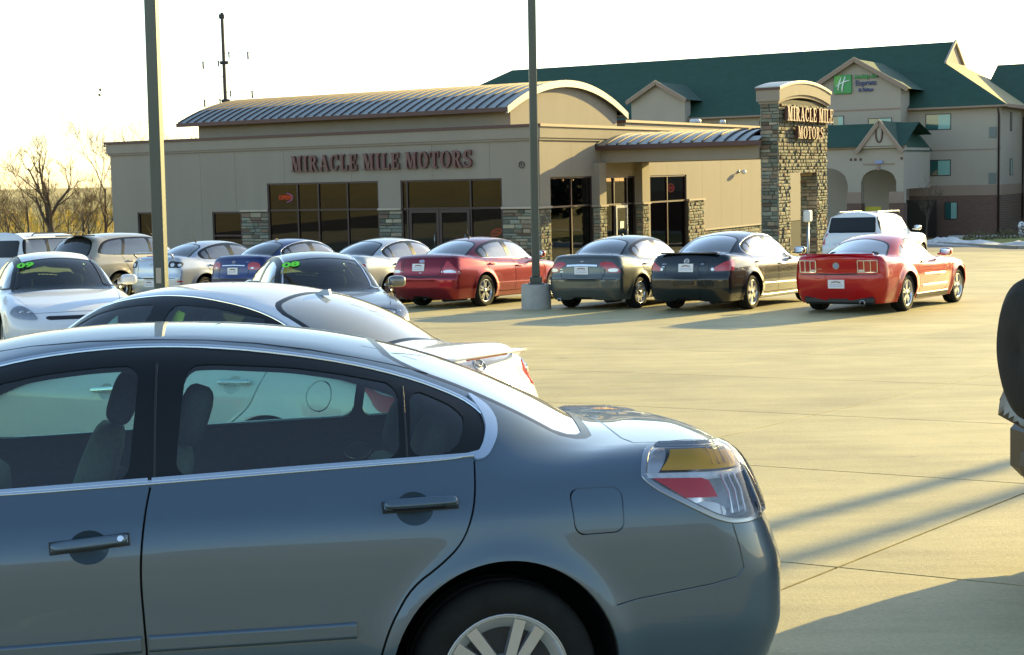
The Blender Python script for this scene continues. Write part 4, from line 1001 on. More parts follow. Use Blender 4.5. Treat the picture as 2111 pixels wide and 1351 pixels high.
# stone facing: every stone that can be picked apart is one object
def stones(parent, T, u0, u1, z0, z1, ch, wmin, wmax, name='stone', joined=False, proud=.05, zmin=None):
    z = z0; mb = [MB() for _ in STN]; 
    while z < z1 - .02:
        h_ = min(rnd.uniform(*ch), z1 - z); 
        if z1 - z - h_ < .05: h_ = z1 - z
        u = u0
        while u < u1 - .001:
            w_ = rnd.uniform(wmin, wmax)
            if u1 - (u + w_) < wmin * .6: w_ = u1 - u
            if zmin is None or z + h_ > zmin:
                pr = rnd.uniform(.012, proud); g = .006; k = rnd.choices(range(5), (34, 20, 22, 12, 12))[0]
                mm = mb[k] if joined else MB(); x0, x1, y0, y1 = u + g, u + w_ - g, z + g, z + h_ - g; c_ = min(.012, (x1 - x0) * .2, (y1 - y0) * .2)
                j = lambda a: rnd.uniform(-a, a)
                vs = [(x0, 0, y0), (x1, 0, y0), (x1, 0, y1), (x0, 0, y1), (x0 + c_ + j(.004), -pr + j(.008), y0 + c_), (x1 - c_ + j(.004), -pr + j(.008), y0 + c_ + j(.003)), (x1 - c_ + j(.004), -pr + j(.008), y1 - c_), (x0 + c_, -pr + j(.008), y1 - c_ + j(.003)), ((x0 + x1) / 2 + j(.03), -pr - rnd.uniform(0, .014), (y0 + y1) / 2)]
                vs = [T @ Vector(v) for v in vs]
                mm.add(vs, [(0, 1, 5, 4), (1, 2, 6, 5), (2, 3, 7, 6), (3, 0, 4, 7), (4, 5, 8), (5, 6, 8), (6, 7, 8), (7, 4, 8)])
                if not joined: mm.build(name, STN[k], parent, False)
            u += w_
        z += h_
    if joined:
        big = MB()
        for k, m_ in enumerate(mb):
            if m_.v: big.add(m_.v, m_.f, k)
        tag(big.build(name + '_facing', STN, parent, False), kind='stuff')
for a, c_ in ((-12.7, -11.43), (-6.47, -5.53), (-1.45, 0.)):
    box('stone_backing', (a, .03, -.5), (c_, .25, 2.13), M['mortar'], shop)
    stones(shop, basis((0, .03, 0), (1, 0, 0), (0, 1, 0), (0, 0, 1)), a, c_, 0.5, 2.10, (.08, .16), .22, .62)
    box('stone_ledge', (a - .02, -.06, 2.13), (c_ + (.06 if c_ == 0 else .02), -.001, 2.20), M['ledge'], shop)
box('stone_backing', (-.25, .25, -.5), (-.03, .7, 2.13), M['mortar'], shop)
TR = basis((-.03, 0, 0), (0, 1, 0), (-1, 0, 0), (0, 0, 1))
stones(shop, TR, .0, .7, .3, 2.10, (.08, .16), .10, .25, joined=True, proud=.06)
box('stone_ledge', (.001, -.001, 2.13), (.07, .70, 2.20), M['ledge'], shop)
box('stone_backing', (-.25, 11.72, -.5), (.05, 13.26, 2.09), M['mortar'], shop); stones(shop, basis((.05, 0, 0), (0, 1, 0), (-1, 0, 0), (0, 0, 1)), 11.72, 13.26, .3, 2.07, (.08, .16), .12, .35, joined=True, proud=.06)
box('stone_ledge', (-.0, 11.70, 2.092), (.13, 13.30, 2.16), M['ledge'], shop)
box('stone_backing', (-.25, 13.26, -.5), (-.02, 26, .86), M['mortar'], shop); stones(shop, basis((-.02, 0, 0), (0, 1, 0), (-1, 0, 0), (0, 0, 1)), 13.30, 20, -.2, .84, (.08, .16), .2, .5, 'low_stone', True, .05)
box('stone_ledge', (.001, 13.30, .86), (.08, 20, .92), M['ledge'], shop)
for y0, y1 in ((3.72, 4.24), (7.14, 7.72)):
    box('pier', (-.25, y0, 2.14), (.28, y1, 3.60), M['stucco'], shop); box('pier_core', (-.25, y0 + .03, -.5), (.25, y1 - .03, 2.08), M['mortar'], shop)
    stones(shop, basis((.25, 0, 0), (0, 1, 0), (-1, 0, 0), (0, 0, 1)), y0, y1, .3, 2.06, (.08, .16), .12, .3, joined=True)
    stones(shop, basis((0, y0 + .03, 0), (1, 0, 0), (0, 1, 0), (0, 0, 1)), 0., .28, .3, 2.06, (.08, .16), .12, .28, joined=True, proud=.03)
    box('stone_ledge', (-.24, y0 - .04, 2.08), (.34, y1 + .04, 2.14), M['ledge'], shop)

# entrance canopy
can = shop
box('canopy_beam', (.005, 4.4, 3.60), (5.86, 4.65, 4.05), M['stucco'], can)
box('canopy_beam', (.005, 7.75, 3.60), (5.86, 8.0, 4.05), M['stucco'], can); box('canopy_soffit', (.005, 4.65, 3.62), (5.86, 7.75, 3.68), M['stucco_dim'], can)
box('canopy_fascia', (.02, 3.96, 4.05), (6.10, 4.05, 4.20), M['brown_metal'], can); box('canopy_fascia', (.02, 8.35, 4.05), (5.85, 8.44, 4.20), M['brown_metal'], can)
box('canopy_eaves', (.02, 4.05, 4.06), (5.85, 8.35, 4.09), M['stucco_dim'], can)
ca = lambda y: 4.20 + .42 * (1 - ((y - 6.2) / 2.2) ** 2); cw = 5.98 / 15
b = MB(); roof_strip(b, .008, cw - .008, ca, 4.0, 8.4, .025, 14); pc = b.mesh('canopy_panel', M['roof_metal']); b = MB(); roof_strip(b, -.02, .02, lambda y: ca(y) + .05, 3.98, 8.42, .06, 14); ps = b.mesh('canopy_seam', M['roof_seam'])
for i in range(15):
    x = .03 + i * cw
    if x + cw > 5.80: b = MB(); roof_strip(b, .008, cw - .008, ca, 4.0, 4.46, .025, 4); link('canopy_panel', b.mesh('canopy_panel', M['roof_metal']), can, Matrix.Translation((x, 0, 0)))
    else: link('canopy_panel', pc, can, Matrix.Translation((x, 0, 0)))
for i in range(15): link('canopy_seam', ps, can, Matrix.Translation((.03 + i * cw, 0, 0)))
b = MB(); roof_strip(b, .0, .03, lambda y: ca(y) + .04, 3.96, 8.44, .16, 14); b.build('canopy_edge', M['brown_metal'], can)

# stone sign tower
tow = empty('sign_tower', BF @ Matrix.Translation((6.18, 7, 0)), 'tall stone clad gateway tower with bronze sign letters and an arched cap', 'tower')
TT = Matrix.Translation((-6.18, -7, 0))
def tb(name, lo, hi, m): b = MB(); b.box(lo, hi, 0, 0, TT); return b.build(name, m, tow, False)
X0, X1, Y0, Y1 = 5.86, 6.50, 4.55, 9.45
tb('tower_core', (X0 + .05, Y0 + .05, -.8), (X1 - .05, 5.70, 5.38), M['mortar']); tb('tower_core', (X0 + .05, 8.38 + .04, -.8), (X1 - .05, Y1 - .05, 5.38), M['mortar']); tb('tower_core', (X0 + .05, 5.70, 3.14), (X1 - .05, 8.42, 5.38), M['mortar'])
tb('opening_jamb', (X0 + .02, 5.70, -.8), (X1 - .02, 5.73, 3.12), M['stucco']); tb('opening_head', (X0 + .02, 5.73, 3.10), (X1 - .02, 8.38, 3.14), M['stucco'])
stones(tow, TT @ basis((0, Y0 + .05, 0), (1, 0, 0), (0, 1, 0), (0, 0, 1)), X0, X1, .3, 5.40, (.08, .17), .20, .46)
stones(tow, TT @ basis((0, 8.42, 0), (1, 0, 0), (0, 1, 0), (0, 0, 1)), X0, X1 - .02, .3, 3.10, (.08, .17), .20, .46)
TRt = TT @ basis((X1 - .05, 0, 0), (0, 1, 0), (-1, 0, 0), (0, 0, 1))
for a, c_, d, e in ((Y0, 5.70, .3, 3.1), (8.38, Y1, .3, 3.1), (Y0, Y1, 3.1, 5.4)): stones(tow, TRt, a, c_, d, e, (.07, .15), .10, .30, joined=True, proud=.075)
stones(tow, TT @ basis((X0 + .05, 0, 0), (0, -1, 0), (1, 0, 0), (0, 0, 1)), -Y1, -8.38, .3, 5.4, (.08, .17), .2, .4, joined=True); stones(tow, TT @ basis((X0 + .05, 0, 0), (0, -1, 0), (1, 0, 0), (0, 0, 1)), -5.7, -Y0, .3, 5.4, (.08, .17), .2, .4, joined=True)
arcT = lambda y: 5.86 + .28 * (1 - ((y - 7) / 2.6) ** 2)
def arch_band(name, x0, x1, ya, yb, lo, hi, m, n=20):
    b = MB(); yy = [ya + (yb - ya) * i / n for i in range(n + 1)]; vs = []
    for y in yy:
        for x in (x0, x1): vs += [(x, y, hi(y)), (x, y, lo(y))]
    fs = []
    for i in range(n): a = i * 4; c_ = a + 4; fs += [(a, a + 2, c_ + 2, c_), (a + 1, c_ + 1, c_ + 3, a + 3), (a, c_, c_ + 1, a + 1), (a + 2, a + 3, c_ + 3, c_ + 2)]
    fs += [(0, 1, 3, 2), (n * 4, n * 4 + 2, n * 4 + 3, n * 4 + 1)]; b.add([TT @ Vector(v) for v in vs], fs); return b.build(name, m, tow)
arch_band('cap_band', X0 - .03, X1 + .03, Y0 - .03, Y1 + .03, lambda y: arcT(y) - .50 if True else 0, lambda y: arcT(y) - .40, M['stucco_dim'])
arch_band('cap_body', X0 - .09, X1 + .09, Y0 - .10, Y1 + .10, lambda y: arcT(y) - .40, lambda y: arcT(y) - .02, M['stucco'])
tb('cap_core', (X0 + .05, Y0 + .05, 5.38), (X1 - .05, Y1 - .05, 5.55), M['mortar'])
arch_band('cap_flashing', X0 - .13, X1 + .13, Y0 - .14, Y1 + .14, lambda y: arcT(y) - .02, lambda y: arcT(y) + .05, M['brown_metal'])
arch_band('cap_roof', X0 - .12, X1 + .12, Y0 - .12, Y1 + .12, lambda y: arcT(y) + .05, lambda y: arcT(y) + .08, M['roof_metal'])

# ---- sign letters: bold roman capitals with slab serifs
def ring(cx, cy, ro, ri, a0=0, a1=360, n=30):
    o_ = [(cx + ro[0] * cos(radians(a0 + (a1 - a0) * i / n)), cy + ro[1] * sin(radians(a0 + (a1 - a0) * i / n))) for i in range(n + 1)]
    i_ = [(cx + ri[0] * cos(radians(a0 + (a1 - a0) * i / n)), cy + ri[1] * sin(radians(a0 + (a1 - a0) * i / n))) for i in range(n + 1)]
    return [[o_[i], o_[i + 1], i_[i + 1], i_[i]] for i in range(n)]
Rr = lambda a, c_, d, e: [(a, c_), (d, c_), (d, e), (a, e)]
GL = {
 'I': (.46, [Rr(.12, 0, .34, 1), Rr(0, 0, .46, .09), Rr(0, .91, .46, 1)]),
 'M': (1.02, [Rr(.10, .05, .19, .95), Rr(.70, .05, .92, .95), [(.08, 1), (.32, 1), (.60, .12), (.48, 0), (.42, .0)], [(.42, 0), (.54, 0), (.78, 1), (.70, 1)], Rr(0, 0, .30, .09), Rr(.60, 0, 1.02, .09), Rr(0, .91, .28, 1), Rr(.74, .91, 1.02, 1)]),
 'R': (.86, [Rr(.10, 0, .32, 1), Rr(0, 0, .42, .09), Rr(0, .91, .4, 1), *ring(.32, .73, (.40, .27), (.17, .17), -90, 90, 16), Rr(.3, .91, .36, 1), Rr(.3, .46, .36, .56), [(.34, .5), (.54, .5), (.84, .0), (.58, .0)], Rr(.60, 0, .88, .09)]),
 'A': (.92, [[(.40, 1), (.50, 1), (.20, .02), (.10, .02)], [(.34, 1), (.56, 1), (.86, .02), (.60, .02)], Rr(.24, .27, .66, .36), Rr(0, 0, .30, .09), Rr(.52, 0, .92, .09)]),
 'C': (.82, [*ring(.42, .5, (.42, .5), (.19, .40), 50, 310, 30), Rr(.66, .66, .76, 1.0), [(.60, .24), (.70, .16), (.80, .30), (.72, .34)]]),
 'L': (.74, [Rr(.10, 0, .32, 1), Rr(0, .91, .44, 1), Rr(0, 0, .72, .09), [(.60, .05), (.72, .05), (.74, .34), (.68, .34)]]),
 'E': (.76, [Rr(.10, 0, .32, 1), Rr(0, .91, .70, 1), [(.58, .95), (.70, .95), (.71, .66), (.65, .66)], Rr(.3, .46, .52, .55), Rr(.48, .34, .55, .68), Rr(0, 0, .72, .09), [(.60, .05), (.72, .05), (.75, .34), (.69, .34)]]),
 'O': (.90, ring(.45, .5, (.45, .51), (.20, .42), 0, 360, 40)),
 'T': (.80, [Rr(.29, 0, .51, 1), Rr(.16, 0, .64, .09), Rr(0, .91, .80, 1), [(0, .95), (.10, .95), (.06, .62), (.0, .62)], [(.70, .95), (.80, .95), (.80, .62), (.74, .62)]]),
 'S': (.72, [*ring(.36, .74, (.33, .27), (.12, .18), 30, 262, 20), *ring(.36, .27, (.35, .28), (.14, .18), -150, 82, 20), [(.08, .66), (.20, .50), (.62, .32), (.56, .48), (.34, .60)], Rr(.58, .68, .66, 1), Rr(.04, 0, .12, .34)])}
def letter_mesh(ch, wd, h_, dep):
    W_, st = GL[ch]; P = [np.array(q) * (wd / W_, h_) for q in st]
    D, F = cdt(np.zeros((0, 2)), P); c_ = D[F].mean(1); ins = np.zeros(len(F), bool)
    for q in P: ins |= inpoly(c_, q)
    F = F[ins]; b = MB(); n = len(D); e = {}
    for f in F:
        for x, y in ((f[0], f[1]), (f[1], f[2]), (f[2], f[0])):
            if (y, x) in e: del e[(y, x)]
            else: e[(x, y)] = 1
    b.add([(p[0], p[1], dep) for p in D] + [(p[0], p[1], 0) for p in D], [tuple(f) for f in F] + [(f[2] + n, f[1] + n, f[0] + n) for f in F] + [(y, x, x + n, y + n) for x, y in e])
    return b
def sign_row(parent, text, T, length, h_, dep, m, mback):
    tot = sum(GL[c_][0] + .12 if c_ != ' ' else .42 for c_ in text) - .12; k = length / tot; x = 0
    for c_ in text:
        if c_ == ' ': x += .42 * k; continue
        w_ = GL[c_][0] * k; b = letter_mesh(c_, w_, h_, dep); b.v = [T @ Vector((v[0] + x, v[1], v[2])) for v in b.v]; o = b.build('sign_letter', m, parent, False); x += w_ + .12 * k
sign_row(shop, 'MIRACLE MILE MOTORS', basis((-10.17, -.05, 3.54), (1, 0, 0), (0, 0, 1), (0, -1, 0)), 7.64, .57, .09, M['letter'], None)
sign_row(tow, 'MIRACLE MILE', TT @ basis((X1 + .06, 4.95, 4.83), (0, 1, 0), (0, 0, 1), (1, 0, 0)), 4.60, .48, .13, M['letter_gold'], None)
sign_row(tow, 'MOTORS', TT @ basis((X1 + .06, 5.95, 4.25), (0, 1, 0), (0, 0, 1), (1, 0, 0)), 2.55, .42, .13, M['letter_gold'], None)

# small things on and in the shop
E_ = lambda name, p, lab, cat, **k: empty(name, BF @ Matrix.Translation(p), lab, cat, **k)
o = E_('wall_lamp', (.0, 17.1, 3.19), 'small round lamp on the sunlit tan wall left of the stone tower', 'lamp')
b = MB(); b.lathe([(0, 0), (.06, 0), (.06, .05), (0, .05)], 16, 0, 'z'); b.v = [(v[2], v[1], v[0]) for v in b.v]; b.tube([(.03, 0, 0), (.20, 0, .02)], .022, 8); b.build('lamp_arm', M['satin'], o)
b = MB(); b.ball((.24, 0, -.02), .11, 10, 0, (1, 1, .9)); b.build('lamp_globe', M['white_metal'], o)
o = E_('wall_emblem', (-.66, -.0, 3.57), 'small dark ring emblem on the showroom wall beside the right lamp pole', 'emblem')
b = MB(); b.tube([(.10 * cos(t), -.03, .10 * sin(t)) for t in np.linspace(0, 2 * pi, 25)], .014, 6); b.tube([(0, -.03, -.05), (0, -.03, .05)], .012, 6); b.tube([(-.02, -.03, .03), (0, -.03, .05)], .010, 6); b.build('emblem_ring', M['frame_bronze'], o)
red_em = mat('neon_red', (.5, .02, .02), .4, emit=(1, .05, .04, .55)); vio_em = mat('neon_violet', (.4, .1, .5), .4, emit=(.55, .15, .9, .8)); red2 = mat('neon_dim_red', (.4, .02, .03), .4, emit=(1, .06, .06, .30)); grn_em = mat('neon_green', (.05, .3, .08), .4, emit=(.1, .7, .15, .12))
o = E_('neon_sign', (-10.80, .24, 2.62), 'red neon open sign with a violet arc in the left shop window', 'sign')
glyph('neon_letters', 'OPEN', .22, .01, red_em, basis((0, 0, 0), (1, 0, 0), (0, 0, 1), (0, -1, 0)), o, .006)
b = MB(); b.tube([(.36 * cos(t) - .02, 0, .17 * sin(t)) for t in np.linspace(-1.3, 1.3, 15)], .012, 6); b.build('neon_arc', vio_em, o); b = MB(); b.box((-.34, .02, -.14), (.30, .03, .14)); b.build('neon_backing', M['lens_red'], o)
o = E_('neon_sign', (-1.85, .24, 1.35), 'small red tilted sign low in the right shop window', 'sign')
b = MB(); b.tube([(.20 * cos(t), 0, .10 * sin(t) + .25 * .20 * cos(t)) for t in np.linspace(0, 2 * pi, 21)], .028, 6); b.box((-.12, -.01, -.03), (.12, .01, .03)); b.build('neon_ring', red2, o); b = MB(); b.box((.1, -.01, -.30), (.42, .01, -.20)); b.build('neon_tail', grn_em, o)
o = E_('neon_sign', (-.24, 10.75, 2.62), 'dim red round sign high in the window right of the entrance', 'sign')
b = MB(); b.tube([(0, .30 * cos(t), .15 * sin(t)) for t in np.linspace(0, 2 * pi, 21)], .03, 6); b.box((-.005, -.2, -.06), (.005, .2, .06)); b.build('neon_ring', red2, o)
for i, (x, y, r_, h_, lab) in enumerate(((-3.0, 19.5, .26, .36, 'wide white roof vent hood, left one of two behind the parapet'), (-2.4, 21.2, .13, .34, 'narrow white roof vent pipe, right one of two behind the parapet'))):
    o = E_('roof_vent', (x, y, 5.20), lab, 'vent'); b = MB(); b.lathe([(r_ * .7, -.1), (r_ * .7, h_ * .5), (r_, h_ * .5), (r_, h_ * .85), (r_ * .8, h_), (0, h_)], 20, 0, 'z'); b.build('vent_hood', M['white_metal'], o)
o = E_('meter_box', (7.2, 5.4, 0), 'pale metal box on a post in front of the tower opening', 'meter box')
b = MB(); b.tube([(0, 0, -.7), (0, 0, 1.55)], .05, 8); b.build('post', M['satin'], o); b = MB(); b.box((-.12, -.16, 1.45), (.12, .16, 1.85), 0, .05); b.build('case', M['white_metal'], o)
for i, yy in enumerate((15.2, 18.6)): pass

# ------------------------------------------------------------ lamp poles
def lamp_pole(x, y, wd, base_h, lab, H=9.5, hole=True, rot=0., ped=.30, tilt=0.):
    z = gz(x, y); T = Matrix.Translation((x, y, z)) @ Matrix.Rotation(tilt, 4, 'Y') @ Matrix.Rotation(rot, 4, 'Z'); o = empty('lamp_pole', T, lab, 'lamp pole')
    b = MB(); b.lathe([(ped, -.3), (ped, base_h - .02), (ped - .02, base_h), (0, base_h)], 32, 0, 'z'); b.build('concrete_base', M['pole_base'], o)
    b = MB(); b.box((-wd * .95, -wd * .95, base_h + .001), (wd * .95, wd * .95, base_h + .03)); b.box((-wd * .75, -wd * .75, base_h + .03), (wd * .75, wd * .75, base_h + .15), 0, .01); b.build('base_cover', M['pole'], o)
    b = MB(); b.box((-wd / 2, -wd / 2, base_h + .15), (wd / 2, wd / 2, H), 0, .012); b.build('shaft', M['pole'], o)
    if hole: b = MB(); b.box((-.04, -wd / 2 - .006, base_h + .28), (.04, -wd / 2 + .001, base_h + .50), 0, .003); b.build('hand_hole_cover', M['ledge'], o)
    for sg in (-1, 1):
        b = MB(); b.tube([(0, 0, H - .15), (sg * .5, 0, H - .08)], .04, 8); b.box((min(sg * .4, sg * 1.1), -.22, H - .16), (max(sg * .4, sg * 1.1), .22, H + .02), 0, .04); b.build('lamp_head', M['pole'], o)
    return o
lamp_pole(-5.0, 21.7, .165, .75, 'square lamp pole at the left, rising in front of the gold crossover', rot=-.15, tilt=.011)
lamp_pole(.50, 30.6, .155, .50, 'square lamp pole on a round concrete base left of the grey sedan', hole=False, rot=.05, tilt=.006)
for x, y, q_ in ((18.4, 25.1, 'nearer'), (20.5, 26.3, 'farther')):
    lamp_pole(x, y, .165, .6, q_ + ' lamp pole outside the picture whose shadow crosses the lot', hole=False)['group'] = 'lamp poles to the right of the view'

# ------------------------------------------------------------ cars
def pts3(car, L, sg):
    out = []
    for q in L:
        if q[0] == 's': out.append(car.side([(q[1], q[2])], sg)[0])
        elif q[0] == 'r': out.append(car.rear([(sg * q[1], q[2])], 1)[0])
        elif q[0] == 'f': out.append(car.rear([(sg * q[1], q[2])], -1)[0])
        else: out.append(np.array([q[1], sg * q[2], q[3]]))
    return np.array(out)
def lamp(car, root, name, L, sg, m, off=.004, dx=-.7, depth=.02, step=.03, sm=1, bulge=0., parent=None):
    return patch(car, parent or root, name, pts3(car, L, sg), (dx, -sg * .7, 0), m, off, depth, step, sm, bulge)
def both(f):
    for sg in (-1, 1): f(sg)
def antenna(root, p, L=.35, tilt=.6, fin=False, m=None):
    b = MB()
    if fin: b.prism([(-.08, 0), (.06, 0), (.05, .04), (-.0, .035)], -.012, .012, 0, Matrix.Translation(p) @ Matrix.Rotation(pi / 2, 4, 'X'))
    else:
        sqell(b, (p[0], p[1], p[2] + .008), (.035, .022, .016), .8, 8); b.tube([p, (p[0] + L * sin(tilt), p[1], p[2] + L * cos(tilt))], [.006, .0025], 6)
    b.build('roof_antenna', m or M['black'], root)
def emblem(car, root, yz, kind, sz=.05, d=1, m=None):
    P = car.rear([yz], d)[0]; n = Vector(car.grad(P[None])[0]); ax = Vector((0, 1, 0)) * d; ax = (ax - n * ax.dot(n)).normalized(); up = n.cross(ax)
    if up.z < 0: up = -up
    T = basis(Vector(P) + n * .004, ax, up, n); b = MB()
    ring = lambda rx, ry, w_: b.tube([T @ Vector((rx * cos(t), ry * sin(t), 0)) for t in np.linspace(0, 2 * pi, 25)], w_, 6)
    bar = lambda x0, y0, x1, y1, w_: b.tube([T @ Vector((x0, y0, .003)), T @ Vector((x1, y1, .003))], w_, 6)
    if kind == 'ringbar': ring(sz, sz * .85, sz * .16); bar(-sz, 0, sz, 0, sz * .22)
    elif kind == 'oval': ring(sz, sz * .42, sz * .08); b.prism([(sz * .9 * cos(t), sz * .36 * sin(t)) for t in np.linspace(0, 2 * pi, 20)[:-1]], -.002, .003, 1, T)
    elif kind == 'h': bar(-sz * .5, -sz * .7, -sz * .6, sz * .7, sz * .16); bar(sz * .5, -sz * .7, sz * .6, sz * .7, sz * .16); bar(-sz * .5, 0, sz * .5, 0, sz * .12)
    elif kind == 'slanth': ring(sz, sz * .6, sz * .07); bar(-sz * .55, -sz * .45, -sz * .2, sz * .45, sz * .12); bar(sz * .2, -sz * .45, sz * .55, sz * .45, sz * .12); bar(-sz * .4, -.1 * sz, sz * .4, .1 * sz, sz * .1)
    elif kind == 'wing': ring(sz, sz * .75, sz * .09); bar(-sz * .8, sz * .3, 0, -sz * .2, sz * .1); bar(sz * .8, sz * .3, 0, -sz * .2, sz * .1)
    elif kind == 'disc': b.prism([(sz * cos(t), sz * sin(t)) for t in np.linspace(0, 2 * pi, 25)[:-1]], -.004, .008, 0, T); b.prism([(sz * .55 * cos(t), sz * .55 * sin(t)) for t in np.linspace(0, 2 * pi, 25)[:-1]], .008, .011, 1, T)
    elif kind == 'w': ring(sz, sz, sz * .1); bar(-sz * .7, sz * .5, -sz * .3, -sz * .6, sz * .1); bar(-sz * .3, -sz * .6, 0, sz * .1, sz * .1); bar(0, sz * .1, sz * .3, -sz * .6, sz * .1); bar(sz * .3, -sz * .6, sz * .7, sz * .5, sz * .1)
    b.build('emblem', [m or M['chrome'], M['print_blue']], root)
def script_badge(car, root, y0, z0, n, cw=.016, ch=.018, d=1):
    b = MB()
    for i in range(n):
        y = y0 + i * cw; P = car.rear([(y, z0)], d)[0]; nn = Vector(car.grad(P[None])[0]); ax = Vector((0, 1, 0)); up = nn.cross(ax).normalized()
        T = basis(Vector(P) + nn * .002, ax, up if up.z > 0 else -up, nn); k = i % 3
        b.box((-cw * .3, -ch / 2, 0), (-cw * .12, ch / 2, .003), 0, 0, T); b.box((cw * .12, -ch / 2, 0), (cw * .3, ch / 2 * (1 if k else .6), .003), 0, 0, T); b.box((-cw * .12, (-.1 + k * .3) * ch, 0), (cw * .12, (.1 + k * .3) * ch, .0028), 0, 0, T)
    b.build('badge_lettering', M['chrome'], root)
def marker_digits(car, root, text, frac_y, xc, size=.15):
    P0 = car.top([(xc, frac_y)])[0]; n = Vector(car.grad(P0[None])[0]); ax = Vector((0, -1, 0)); n.y *= .35; n.normalize(); ax = (ax - n * ax.dot(n)).normalized(); up = n.cross(ax)
    T = basis(Vector(P0) + n * .016, ax, up, n)
    g = glyph('marker_outline', text, size, .001, M['green_edge'], T, root, .016, .15, sx=1.25); T2 = T.copy(); T2.translation += n * .003
    glyph('marker_digits', text, size, .0015, M['green_paint'], T2, root, .006, .15, sx=1.25)
def std_lights_front(car, root, head, grille, m=None, fog=None):
    for sg in (-1, 1):
        h = lamp(car, root, 'headlight', head, sg, M['lamp_silver'], .004, .75, .03, .03, 1)
        lamp(car, root, 'headlight_lens', head, sg, M['clear'], .014, .75, .012, .03, 1, .01, parent=h)
        c_ = pts3(car, head, sg).mean(0)
        for k, (dy, dz) in enumerate(((.02, .01), (-.07, .0))):
            P = car.rear([(c_[1] + sg * dy, c_[2] + dz)], -1)[0]; b = MB(); b.ball((P[0] + .002, P[1], P[2]), .035, 8, 0, (.35, 1, 1)); b.build('headlight_bulb', M['chrome'] if k == 0 else M['lens_white'], h)
    for g in grille:
        o = patch(car, root, 'grille', [(car.rear([q], -1)[0]) for q in g], (1, 0, 0), M['black'], .003, .02, .05, 1)

CARS = {}
def crisp(c, up=.05):
    c['k'] = dict(ts=.09, fs=.15, fr=.085, g=.12, j=.05); L = c['L']; c['cr'] = c.get('cr', .2) * .8
    c['deck'] = [(x, z + up * min(1, max(0, (x - L * .70) / (L * .16)))) for x, z in c['deck']]; c['tail'] = [(z, x + (.035 if z > .8 else 0)) for z, x in c['tail']]; return c
ROW0 = Vector((6.39, 27.89, 0))
def row_frame(s_, spec_, head=33.0, fwd_=0.):
    p = ROW0 - EH * s_; h = radians(head); d = Vector((sin(h), cos(h), 0)); p = p + d * fwd_
    yaw = math.atan2(-d.y, -d.x); p.z = gz(p.x, p.y)
    return car_frame(p, (spec_['axles'][1], 0, 0), yaw)

# --- the blue-grey sedan in front
TL = [('p', 4.285, .68, 1.052), ('p', 4.45, .64, 1.052), ('p', 4.63, .56, 1.045), ('r', .53, .98), ('r', .56, .90), ('r', .62, .81), ('s', 4.60, .80), ('s', 4.51, .81), ('s', 4.36, .885), ('s', 4.25, .945), ('s', 4.236, .985)]
def lamp_hole(car):
    out = []
    for sg in (-1, 1):
        P = pts3(car, TL, sg); c_ = P.mean(0); P = c_ + (P - c_) * .90; P = dense(round_poly(P, .03), .015); out.append(car.hit(P - np.array([-.35, -sg * .7, 0]) * .3, np.array([-.35, -sg * .7, 0]) / np.hypot(.35, .7), 1.)[0])
    return out
P_blue = paint('slate_blue_metallic', (.078, .122, .160), .5, .36)
alt = dict(ALT)
alt['sidegaps'] = [[(4.12, .548), (4.20, .563), (4.345, .581), (4.47, .596), (4.56, .614), (4.588, .645), (4.572, .72), (4.548, .80)]]
alt.update(pm=1.12, seatz=1.07, fseats=[(2.46, -.37), (2.20, .37)], rseat=3.33, rimmat=M['cover'], hh=.0155, seatm=M['cloth_tan'], headm=M['cloth_grey'], sideglass=M['glass'], fuel=rnd_poly(ALT['fuel'], .02), fuel_side=-1, trimmat=M['gloss_black'], xbump=4.575)
fr = car_frame((-.054, 4.865, 1.196), (3.741, -.87, 0), radians(12.0), (.02, .055))
car, root = build_car('sedan_car', 'slate blue four-door sedan filling the front, seen side on with silver wheel cover', 'car', alt, fr, P_blue, dict(du=.030, gap=.0075, bowl=2, holes3=lamp_hole))
srib(car, root, 'window_surround', alt['dlo'], .016, .006, M['belt'], -1, 2, True, .02)
srib(car, root, 'window_surround', alt['dlo'], .020, .006, M['satin'], 1, 2, True, .04)
for sg in (-1, 1):
    srib(car, root, 'belt_moulding', [(1.54, .975), (2.0, .974), (2.600, 1.002)], .016, .008, M['belt'], sg, 1); srib(car, root, 'belt_moulding', [(2.612, 1.002), (3.2, 1.030), (3.665, 1.047)], .016, .008, M['belt'], sg, 1)
    patch(car, root, 'quarter_trim', car.side([(3.652, 1.034), (3.70, 1.030), (3.742, 1.07), (3.768, 1.13), (3.757, 1.18), (3.722, 1.212), (3.668, 1.245), (3.705, 1.195), (3.722, 1.150), (3.716, 1.11), (3.69, 1.06)], sg), (0, -sg, 0), M['belt'], .0075, .01, .015, 1)
    srib(car, root, 'side_moulding', [(1.62, .485), (2.1, .496), (2.578, .507)], .052, .012, P_blue, sg, 0); srib(car, root, 'side_moulding', [(2.60, .508), (3.0, .512), (3.248, .516)], .052, .012, P_blue, sg, 0)
    srib(car, root, 'roof_moulding', [(1.55, 1.10), (1.78, 1.272), (1.95, 1.372), (2.3, 1.428), (2.7, 1.437), (3.05, 1.412), (3.4, 1.346), (3.55, 1.305)], .005, .001, M['black'], sg, 1)
    for xx in (2.62, 3.437): srib(car, root, 'pillar_seam', [(xx, 1.0 if xx < 3 else 1.04), (xx + .003, 1.2), (xx + .008, 1.36 if xx < 3 else 1.27)], .007, .003, M['black'], sg, 0)
